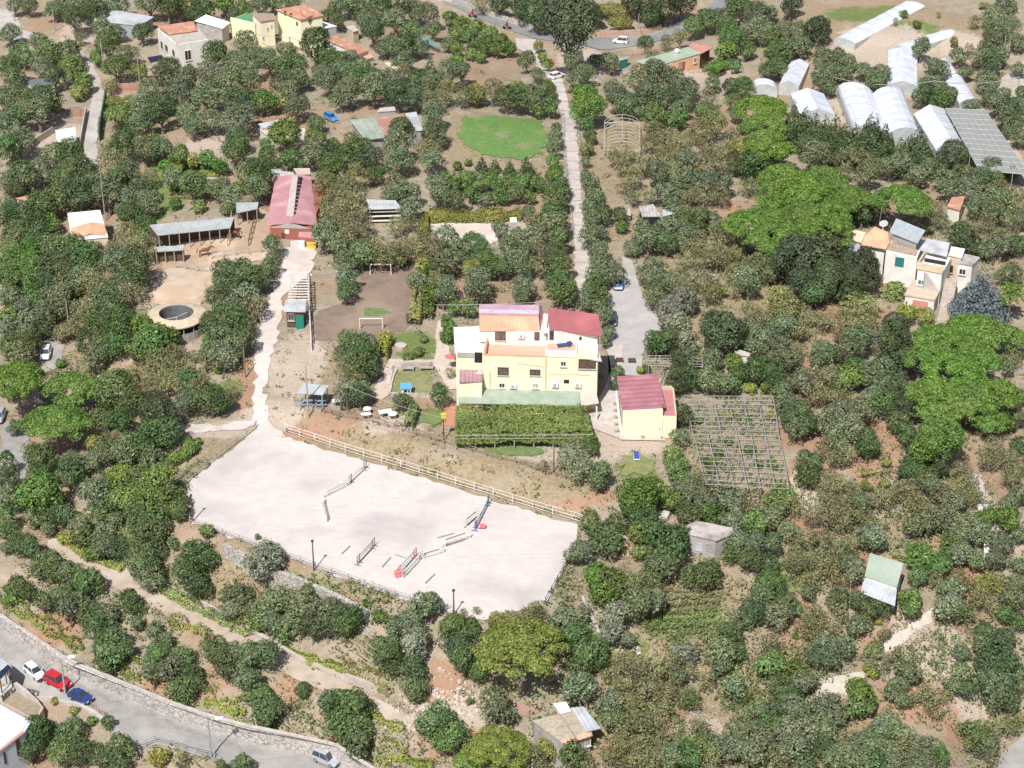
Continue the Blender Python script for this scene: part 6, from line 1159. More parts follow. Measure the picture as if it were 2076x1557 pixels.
def horse_mesh():
    n = [(-.65,0,1.22,.27,.3),(-.2,0,1.2,.27,.29),(.3,0,1.2,.25,.3),(.6,0,1.28,.22,.27),(.88,0,1.5,.13,.17),(1.1,0,1.7,.09,.13),(1.22,0,1.75,.1,.12),(1.42,0,1.55,.07,.08),(1.54,0,1.42,.055,.06)]
    e = [(i, i + 1) for i in range(8)]; 
    for sx, par in ((-.62, 0), (.55, 3)):
        for sy in (-.16, .16):
            k = len(n)
            if sx < 0: n += [(sx - .02, sy, .95, .14, .12), (sx + .08, sy, .72, .085), (sx - .1, sy, .48, .055), (sx - .04, sy, .12, .04), (sx + .02, sy, .03, .055)]
            else: n += [(sx, sy, .95, .1, .1), (sx + .02, sy, .72, .07), (sx + .02, sy, .45, .05), (sx, sy, .12, .038), (sx + .05, sy, .03, .055)]
            e += [(par, k)] + [(k + i, k + i + 1) for i in range(4)]
    return skin_mesh('horse', n, e, HORSEM)
HM = horse_mesh()
def horse(label, px, c, th):
    p = PG(*c(*px)); o = bpy.data.objects.new('horse', HM); COL.objects.link(o); o.location = p; o.rotation_euler = (0, 0, th); o.scale = (1, 1, 1); tag(o, label, 'horse', 'horses in the paddocks')
    m = MB(); m.tube((-.85, 0, 1.35), (-1.02, 0, 1.1), .05, .09, n=6); m.tube((-1.02, 0, 1.1), (-1.05, 0, .6), .09, .03, n=6); t = bpy.data.objects.new('tail', setmesh('tail', m, DARKW, (0, 0, 0))); COL.objects.link(t); t.parent = o
    m = MB(); m.slab([(.62, -.03, 1.62), (.62, .03, 1.62), (1.14, .03, 1.92), (1.14, -.03, 1.92)], .2); t = bpy.data.objects.new('mane', setmesh('mane', m, DARKW, (0, 0, 0))); COL.objects.link(t); t.parent = o
SC = crop(280, 330, 4.325)
horse('chestnut horse standing in the right paddock beside the small shelter', (852, 672), SC, math.pi + .15); horse('chestnut horse standing in the sandy middle of the left paddock', (582, 828), SC, .1); horse('dark brown horse in the shade of the small shelter at the left', (232, 845), SC, .05)
def biker(label, px, th, col):
    b = PG(*px); cs, sn = math.cos(th), math.sin(th); T = lambda x, y, z: b + np.array([x * cs - y * sn, x * sn + y * cs, z + .1]); r = thing('motorcycle', 'motorcycle ridden ' + label, 'motorcycle', b, 'motorcycles on the top road')
    for x in (-.62, .62): obj('wheel', MB().tube(T(x, -.06, .3), T(x, .06, .3), .3, n=14), BLACK, r)
    m = MB(); m.tube(T(-.6, 0, .55), T(.25, 0, .7), .12, .16); m.tube(T(.25, 0, .7), T(.5, 0, .6), .16, .08); m.tube(T(.4, 0, .95), T(.62, 0, .3), .05); m.tube(T(.38, -.3, .98), T(.38, .3, .98), .03); obj('frame', m, REDC, r); obj('seat', MB().tube(T(-.55, 0, .74), T(0, 0, .76), .12, .1), BLACK, r)
    n = [(-.2,0,.85,.16,.14),(-.12,0,1.1,.15,.13),(.0,0,1.35,.17,.12),(.03,0,1.5,.06),(.06,0,1.62,.1),(.06,0,1.74,.09)]; e = [(i, i + 1) for i in range(5)]
    for sy in (-1, 1): k = len(n); n += [(-.02, sy * .2, 1.34, .07), (.15, sy * .28, 1.12, .05), (.36, sy * .28, 1.0, .04), (-.12, sy * .13, .82, .1), (.22, sy * .2, .78, .07), (.08, sy * .2, .42, .05), (.2, sy * .2, .36, .04)]; e += [(2, k), (k, k + 1), (k + 1, k + 2), (0, k + 3), (k + 3, k + 4), (k + 4, k + 5), (k + 5, k + 6)]
    o = bpy.data.objects.new('person', skin_mesh('person', n, e, mat('dark_clothes', (.08,.08,.1)))); COL.objects.link(o); o.location = b + (0, 0, .1); o.rotation_euler = (0, 0, th); tag(o, 'person in dark clothes riding the motorcycle ' + label, 'person')
    m = MB(); m.dome((.06, 0, 1.66), .15, .16, 10, 4); h = bpy.data.objects.new('helmet', setmesh('helmet', m, mat('helmet_' + str(int(col[0] * 99)), col, rough=.3), (0, 0, 0))); COL.objects.link(h); h.parent = o
biker('first along the top road, near its left end', (958, 36), -.4, (.5,.05,.05)); biker('second along the top road, nearer the junction', (1028, 60), -.4, (.1,.1,.12))
# ---------------------------------------------------------------- arena, football field, garden things
AR = crop(540, 850, 2.966)
def jump(label, a, b, wing, rail, n=3, h=1.05):
    p, q = P(*AR(*a), -2.1), P(*AR(*b), -2.1); r = thing('show_jump', label, 'show jump', (p + q) / 2, 'show jumps in the riding arena'); d = (q - p) / np.linalg.norm(q - p); s = np.array([-d[1], d[0], 0])
    for e, sg in ((p, -1), (q, 1)):
        m = MB(); o = e + d * sg * .6
        for t in (e, o): m.tube(t, t + (0, 0, h + .2), .045, n=5)
        for k in range(4): m.tube(e + (0, 0, .25 + .3 * k), o + (0, 0, .25 + .3 * k), .04, n=4)
        m.tube(e - s * .4 + (0, 0, .06), e + s * .4 + (0, 0, .06), .05, n=5); m.tube(o - s * .4 + (0, 0, .06), o + s * .4 + (0, 0, .06), .05, n=5); obj('wing', m, wing, r)
    for k in range(n): obj('jump_pole', MB().tube(p + (0, 0, h - .05 - .4 * k), q + (0, 0, h - .05 - .4 * k + random.uniform(-.05, .05)), .05, n=6), rail[k % len(rail)], r)
BR2 = mat('brown_paint', (.25,.14,.12)); GRN = mat('green_paint', (.08,.3,.2)); PK = mat('pink_paint', (.6,.12,.25)); BLU = mat('blue_paint', (.07,.16,.3))
jump('brown and white jump with dark uprights nearest the upper arena fence', (512, 378), (588, 305), BR2, [RAIL, RAIL]); jump('plain pale jump with a sagging rail left of the brown one', (368, 462), (480, 405), RAIL, [RAIL, WOOD]); jump('short white jump seen almost end on at the far left', (342, 522), (360, 605), RAIL, [RAIL, DARKW])
jump('lone brown winged jump in the lower left of the arena', (562, 862), (638, 778), BR2, [BR2, RAIL]); jump('green railed double jump with pink and red wings', (805, 930), (888, 838), PK, [GRN, RAIL, GRN]); jump('second white railed jump just behind the pink winged one', (838, 945), (925, 850), RAIL, [RAIL, GRN]); jump('low dark railed jump joining the pink winged jump', (945, 838), (1038, 812), RAIL, [DARKW, RAIL], 2, .7)
jump('white jump with a dark plank in the middle right of the arena', (1078, 768), (1198, 728), RAIL, [DARKW, RAIL]); jump('blue and white jump in the cluster at the right of the arena', (1262, 655), (1330, 520), BLU, [RAIL, BLU]); jump('black and white striped jump at the left of the right hand cluster', (1205, 645), (1258, 600), RAIL, [BLACK, RAIL, BLACK])
p = P(*AR(1300, 655), -2.1); m = MB(); m.tube(p - (.35, 0, -.3), p + (.35, 0, .3), .3, .3, n=10); tag(obj('barrel', m, REDC), 'red barrel lying beside the blue and white jump', 'barrel'); p = P(*AR(797, 945), -2.1); m = MB(); m.box(p, .9, .5, p[2], p[2] + .7, .5); m.box(p, 1.0, .6, p[2] + .7, p[2] + .78, .5); tag(obj('block', m, mat('coral_paint', (.7,.25,.25))), 'coral red block at the near foot of the pink winged jump', 'block')
for lb, a, b in (('short dark pole on the sand right of the brown winged jump', (695, 888), (746, 830)), ('short dark pole on the sand below the pink winged jump', (955, 985), (1012, 930)), ('short pole on the sand left of the brown winged jump', (452, 808), (502, 762)), ('long pale pole on the sand above the dark plank jump', (1030, 712), (1128, 684)), ('pole on the sand between the brown and the pink winged jump', (775, 812), (835, 832))):
    tag(obj('ground_pole', MB().tube(P(*AR(*a), -2.0), P(*AR(*b), -2.0), .07), WOOD), lb, 'pole', 'loose poles lying on the arena sand')
def goal(label, l, r_, ty):
    a, b = PG(*l), PG(*r_); H = min(hgt(a, l[0], ty), 2.4); t = thing('football_goal', label, 'goal', (a + b) / 2, 'football goals'); back = np.array([0, 1.1, 0])
    for p in (a, b): obj('goal_post', MB().tube(p - (0, 0, .1), p + (0, 0, H), .09, n=8), RAIL, t); obj('rear_stay', MB().tube(p + (0, 0, H), p + back, .05, n=6), RAIL, t)
    obj('crossbar', MB().tube(a + (0, 0, H), b + (0, 0, H), .09, n=8), RAIL, t); obj('base_bar', MB().tube(a + back + (0, 0, .06), b + back + (0, 0, .06), .05, n=6), RAIL, t)
goal('white goal at the far end of the brown football field', (751, 558), (793, 558), 536); goal('white goal at the near end of the brown football field', (730, 668), (776, 668), 646)
def table(label, px, c, sz=.9, m=PLAST, rnd=True, legs=4, cat='table', group='white garden tables'):
    b = PG(*c(*px)); r = thing('garden_table', label, cat, b, group); t = MB(); (t.tube(b + (0, 0, .7), b + (0, 0, .75), sz * .6, n=16) if rnd else t.box(b, sz * 1.4, sz * .8, b[2] + .7, b[2] + .76, .3)); obj('tabletop', t, m, r)
    for k in range(legs): a = .8 + 1.571 * k; e = b + np.array([math.cos(a), math.sin(a), 0]) * sz * .45; obj('leg', MB().tube(e, e + (0, 0, .7), .03, n=5), m, r)
def parasol(label, px, c, rad, m, h=2.0, group=None):
    b = PG(*c(*px), h); r = thing('parasol', label, 'parasol', b, group); obj('pole', MB().tube(b, b + (0, 0, h + .35), .03), RAIL, r); t = MB(); n = 10
    for k in range(n): a0, a1 = 6.283 * k / n, 6.283 * (k + 1) / n; t.face([b + (rad * math.cos(a0), rad * math.sin(a0), h), b + (rad * math.cos(a1), rad * math.sin(a1), h), b + (0, 0, h + .4)])
    obj('canopy', t, m, r); obj('base', MB().tube(b + (0, 0, .02), b + (0, 0, .12), .25, n=10), CONC, r)
table('round white table, upper of the pair on the bank edge below the picnic shelter', (1010, 975), K_); table('round white table, lower of the pair on the bank edge below the picnic shelter', (995, 1035), K_, rnd=False); table('left of the two white tables near the upright hedge', (1210, 1005), K_, 1.2, rnd=False); table('right of the two white tables near the upright hedge', (1290, 1030), K_, 1.0); table('white topped picnic table right of the grey picnic shelter', (690, 885), K_, 1.1, rnd=False)
parasol('red and pink parasol at the left wall of the villa', (1928, 345), K_, .75, REDC)
r_, g_, pts_, _ = shed('picnic_shelter', 'grey roofed open picnic shelter at the top of the dry bank', 'shelter', K_, [(238, 742), (520, 765), (582, 664), (305, 638)], 2.3, WOOD, METAL, walls=False, posts=STEEL)
for k in range(2): p = np.array(r_.location) + (k * 1.8 - .9, -.2, .1); m = MB(); m.box(p, 1.5, .7, p[2] + .66, p[2] + .74, .1); m.box(p, .1, .6, p[2], p[2] + .66, .1); m.box(p - (0, .7, 0), 1.5, .28, p[2] + .4, p[2] + .46, .1); m.box(p + (0, .7, 0), 1.5, .28, p[2] + .4, p[2] + .46, .1); m.box(p, .1, 1.5, p[2] + .3, p[2] + .36, .1); tag(obj('picnic_table', m, mat('blue_grey_wood', (.25,.3,.38))), ['left', 'right'][k] + ' blue grey picnic table under the grey shelter roof', 'table')
for lb, pt in (('timber edged planter at the left front of the picnic shelter', [(205, 870), (350, 905), (345, 930), (200, 895)]), ('timber edged planter at the right front of the picnic shelter', [(370, 905), (510, 940), (500, 965), (365, 930)]), ('low timber bench platform under the white picnic table', [(610, 900), (720, 925), (715, 945), (605, 915)])):
    w_ = gpx(pt, K_); zz = max(p[2] for p in w_); tag(obj('planter', MB().prism(w_, zz - .5, zz + .35), WOOD), lb, 'planter')
def playhouse():
    b = PG(*K_(1443, 750)); r = thing('playhouse', 'small playhouse with a bright blue roof on the square lawn', 'playhouse', b); z = b[2]; obj('wall', MB().box(b, 1.2, 1.0, z, z + 1.0), mat('cream_plastic', (.72,.68,.55)), r)
    m = MB(); m.slab([b + (-.75, -.65, 1.0), b + (.75, -.65, 1.0), b + (.75, 0, 1.55), b + (-.75, 0, 1.55)], .06); m.slab([b + (.75, .65, 1.0), b + (-.75, .65, 1.0), b + (-.75, 0, 1.55), b + (.75, 0, 1.55)], .06); m.face([b + (-.6, -.49, 1.0), b + (-.6, .49, 1.0), b + (-.6, 0, 1.5)]); m.face([b + (.6, .49, 1.0), b + (.6, -.49, 1.0), b + (.6, 0, 1.5)]); obj('roof', m, BLUE, r)
    obj('door', MB().box(b + (-.1, -.52, 0), .4, .05, z, z + .75), BLACK, r); obj('window', MB().box(b + (.35, -.52, 0), .22, .05, z + .45, z + .7), BLACK, r)
playhouse()
for lb, px, sz in (('left wooden pallet bench on the white garden wall', (1460, 505), (1.6, .6)), ('right wooden pallet bench on the white garden wall', (1665, 500), (1.8, .5))):
    p = PG(*K_(*px)); m = MB(); m.box(p, sz[0], sz[1], p[2] + .45, p[2] + .52); m.box(p + (0, sz[1] / 2, 0), sz[0], .08, p[2] + .5, p[2] + .95); [m.box(p + (s * sz[0] * .42, 0, 0), .1, sz[1] * .8, p[2], p[2] + .45) for s in (-1, 1)]; tag(obj('bench', m, WOOD), lb, 'bench')
def sunbed():
    b = PG(1290, 928); r = thing('sun_bed', 'blue sun bed on the worn lawn below the yellow outbuilding', 'sun bed', b); obj('frame', MB().box(b, .7, 1.9, b[2] + .25, b[2] + .32), PLAST, r); obj('mattress', MB().box(b + (0, 0, 0), .62, 1.6, b[2] + .325, b[2] + .42), mat('blue_mattress', (.06,.1,.4)), r)
    for sx in (-.3, .3):
        for sy in (-.8, .8): obj('leg', MB().tube(b + (sx, sy, 0), b + (sx, sy, .25), .03), PLAST, r)
sunbed()
for k, (x, y) in enumerate(((1256, 736), (1281, 737))):
    p = PG(x, y); m = MB(); m.box(p, 1.0, .35, p[2] + .35, p[2] + .42); m.box(p + (-.4, 0, 0), .08, .3, p[2], p[2] + .35); m.box(p + (.4, 0, 0), .08, .3, p[2], p[2] + .35); m.box(p + (0, .2, 0), 1.0, .06, p[2] + .42, p[2] + .7); tag(obj('bench', m, DARKW), ['left', 'right'][k] + ' of the two dark benches standing on the asphalt lane end', 'bench')
p = PG(837, 655); m = MB(); m.box(p, 1.7, 1.2, p[2] + .5, p[2] + 1.1); [m.box(p + (sx, sy, 0), .12, .12, p[2], p[2] + .5) for sx in (-.7, .7) for sy in (-.5, .5)]; m.box(p, 1.8, 1.3, p[2] + 1.1, p[2] + 1.16); tag(obj('hutch', m, DARKW), 'dark wooden hutch at the near end of the yellow hedge', 'hutch')
p = PG(*K_(1380, 235)); m = MB(); m.tube(p, p + (0, 0, .3), .75, .8, n=14); tag(obj('stone_basin', m, CONCP), 'round pale stone basin in the dry garden above the square lawn', 'basin')
p = PG(*TD(752, 1045)); m = MB(); m.tube(p, p + (0, 0, 1.3), .65, n=14); m.dome(p + (0, 0, 1.3), .65, .25, 14, 3); tag(obj('water_tank', m, mat('pale_blue_tank', (.45,.52,.58))), 'pale blue cylindrical tank under the trees left of the arena', 'tank')
b_ = POLETOP['dark pole on the bank in front of the vine pergola']; m = MB(); m.box(b_, .5, .4, b_[2] + .005, b_[2] + .5, .3); m.box(b_, .6, .5, b_[2] + .5, b_[2] + .57, .3); tag(obj('nest_box', m, mat('bright_yellow', (.65,.6,.06))), 'yellow box on top of the dark pole by the vine pergola', 'box')
for lb, x, y, s in (('large pale boulder below the two round bushes path', 1345, 1045, 1.1), ('white boulder beside the pale track under the dry trees', 1290, 1315, .6), ('small white boulder next to the bigger one', 1297, 1325, .4)):
    p = PG(x, y); V_ = sphere_dirs(24, 0) * np.array([s, s * .8, s * .6]) * RNG.uniform(.85, 1.1, (24, 1)); import bmesh; bm = bmesh.new(); [bm.verts.new(v) for v in V_]; bmesh.ops.convex_hull(bm, input=bm.verts); me = bpy.data.meshes.new('boulder'); bm.to_mesh(me); bm.free(); me.materials.append(CONCP); o = bpy.data.objects.new('boulder', me); COL.objects.link(o); o.location = p; tag(o, lb, 'boulder')
# rubble heap: one pile nobody would count
n_ = 420; cc = PG(*TH(660, 1180)); xs_ = cc[0] + RNG.normal(0, 3.2, n_); ys_ = cc[1] + RNG.normal(0, 1.8, n_); m = MB()
for x, y in zip(xs_, ys_): z = G(x, y); s = random.uniform(.12, .4); m.box((x, y), s, s * random.uniform(.6, 1.2), z - .1, z + s * random.uniform(.3, .8), random.uniform(0, 3))
o = obj('rubble', m, RUBBLE); o['kind'] = 'stuff'; o['label'] = 'heap of pale stones and agaves below the big olive green pine'; o['category'] = 'rubble'
# furrows of the striped field and the tarp net
for k in range(6):
    a = TG(1990 + 30 * k, 850 - 32 * k); hedge('furrow', ['lowest', 'second', 'third', 'fourth', 'fifth', 'topmost'][k] + ' dark furrow of the striped brown field below the arena', [a, (a[0] + 100 - 4 * k, a[1] + 62)], wd=.35, h=.22, lm='dry', cat='furrow', dens=26, group='furrows of the striped field')
def netmat():
    m = mat('teal_crop_net', (.2,.4,.38), (.12,.26,.23), scale=3); t = m.node_tree; N = t.nodes; L = t.links; tr = N.new('ShaderNodeBsdfTransparent'); ms = N.new('ShaderNodeMixShader'); n = N.new('ShaderNodeTexNoise'); n.inputs['Scale'].default_value = 1.6; n.inputs['Detail'].default_value = 6
    r = N.new('ShaderNodeMapRange'); r.inputs[1].default_value = .44; r.inputs[2].default_value = .6; L.new(n.outputs[0], r.inputs[0]); L.new(r.outputs[0], ms.inputs[0]); L.new(tr.outputs[0], ms.inputs[1]); L.new(N['Principled BSDF'].outputs[0], ms.inputs[2]); L.new(ms.outputs[0], N['Material Output'].inputs[0]); return m
q = PZ(TB, [(450, 250, .2), (520, 215, .6), (640, 280, .6), (650, 350, .2), (560, 360, 0)]); tag(drape('crop_net', [p for p in gpx([(440, 240), (520, 225), (600, 270), (640, 290), (620, 350), (560, 350), (500, 290)], TB, 1.2)], 1.4, netmat()), 'teal crop net spread over low plants at the top', 'net')
# ---------------------------------------------------------------- palms and the cedar
def palm(label, c, crown, wpx, base=None, n=34, droop=.9, lm='palm', fan=False):
    p0 = PG(*c(*crown), 2); w = wpx / K3 / ppm(p0); h = 1.6 if base is None else None
    if base is not None: b = PG(*c(*base)); h = max(hgt(b, *c(*crown)), 2)
    else: b = PG(*c(*crown), h)
    r = thing('palm_tree', label, 'palm', b); m = MB()
    for k in range(6): m.tube(b + (0, 0, h * k / 6 - .3), b + (0, 0, h * (k + 1) / 6 - .3), .3 - .02 * k, .27 - .02 * k, n=9)
    obj('trunk', m, BARK, r); C, N_ = [], []
    for i in range(n):
        a = 6.283 * i * .381966; el = 1.35 - 1.9 * (i / n) ** .9; R = w / 2 * (1.05 - .2 * random.random()); prev = None
        for t in np.linspace(.08, 1, 15):
            x = R * t * math.cos(el * (1 - .2 * t)) ; z = R * t * math.sin(el) - droop * R * t * t * .55
            q = np.array([x * math.cos(a), x * math.sin(a), h + z]); s = np.array([-math.sin(a), math.cos(a), 0]); wdt = (.42 if fan else .5) * R * .5 * math.sin(min(1, t * 1.1 + .05) * math.pi * .8) * (1.3 if fan and t > .5 else 1)
            for sg in (-1, 1):
                for f in (.35, .8): C.append(q + s * sg * wdt * f + (0, 0, -.12 * wdt * f)); N_.append((math.cos(a) * .2, math.sin(a) * .2, 1.))
    C = np.array(C); N_ = np.array(N_) + RNG.normal(0, .3, C.shape); N_ /= np.linalg.norm(N_, axis=1)[:, None]; V, F = quads(C, N_, .17, .4); tint = RNG.random(len(C))
    o = bpy.data.objects.new('fronds', npmesh('fronds', V, F, LM[lm], tint=np.repeat(tint, 4))); COL.objects.link(o); o.parent = r
palm('low feathery date palm with arching fronds below the dark evergreens', TF, (1095, 310), 280, n=46, droop=.8); palm('yellowish fan palm against the wall of the stepped white villa', TF, (1300, 200), 175, n=40, lm='vine', fan=True, droop=1.2); palm('tall slender palm with a bare trunk at the right edge behind the cedar', TF, (2025, 215), 165, base=(1975, 415), n=34, droop=1.0, lm='pine')
LM['blue2'] = LM['blue']
def cedar():
    b0 = PG(*TF(1820, 215), 4.5); w = 370 / K3 / ppm(b0); lobes = []
    for k in range(7):
        t = k / 6; z = w * (.16 + .62 * t); R = w / 2 * (1 - .75 * t)
        m_ = int(11 - 8 * t)
        for i in range(m_): a = 6.28 * i / m_ + k * .7; lobes.append((math.cos(a) * R * .72, math.sin(a) * R * .72, z, R * .34, w * .05)); lobes.append((math.cos(a + .3) * R * .35, math.sin(a + .3) * R * .35, z + .1, R * .25, w * .05))
    r = thing('cedar_tree', 'wide blue grey cedar with layered branches right of the stepped white villa', 'cedar', b0); o = bpy.data.objects.new('crown', lobed(lobes, 9000, .15, LM['blue'], 'crown', fill=.2, jit=.5)); COL.objects.link(o); o.parent = r
    t = bpy.data.objects.new('trunk', trunkmesh(w * .35, .35, w * .3, w * .6, n=6)); COL.objects.link(t); t.parent = r
cedar()
for lb, px, w_ in (('narrow young cypress against the front wall of the yellow outbuilding', (1299, 872), 14), ):
    plant('c', *px, w_, label=lb, cat='cypress')

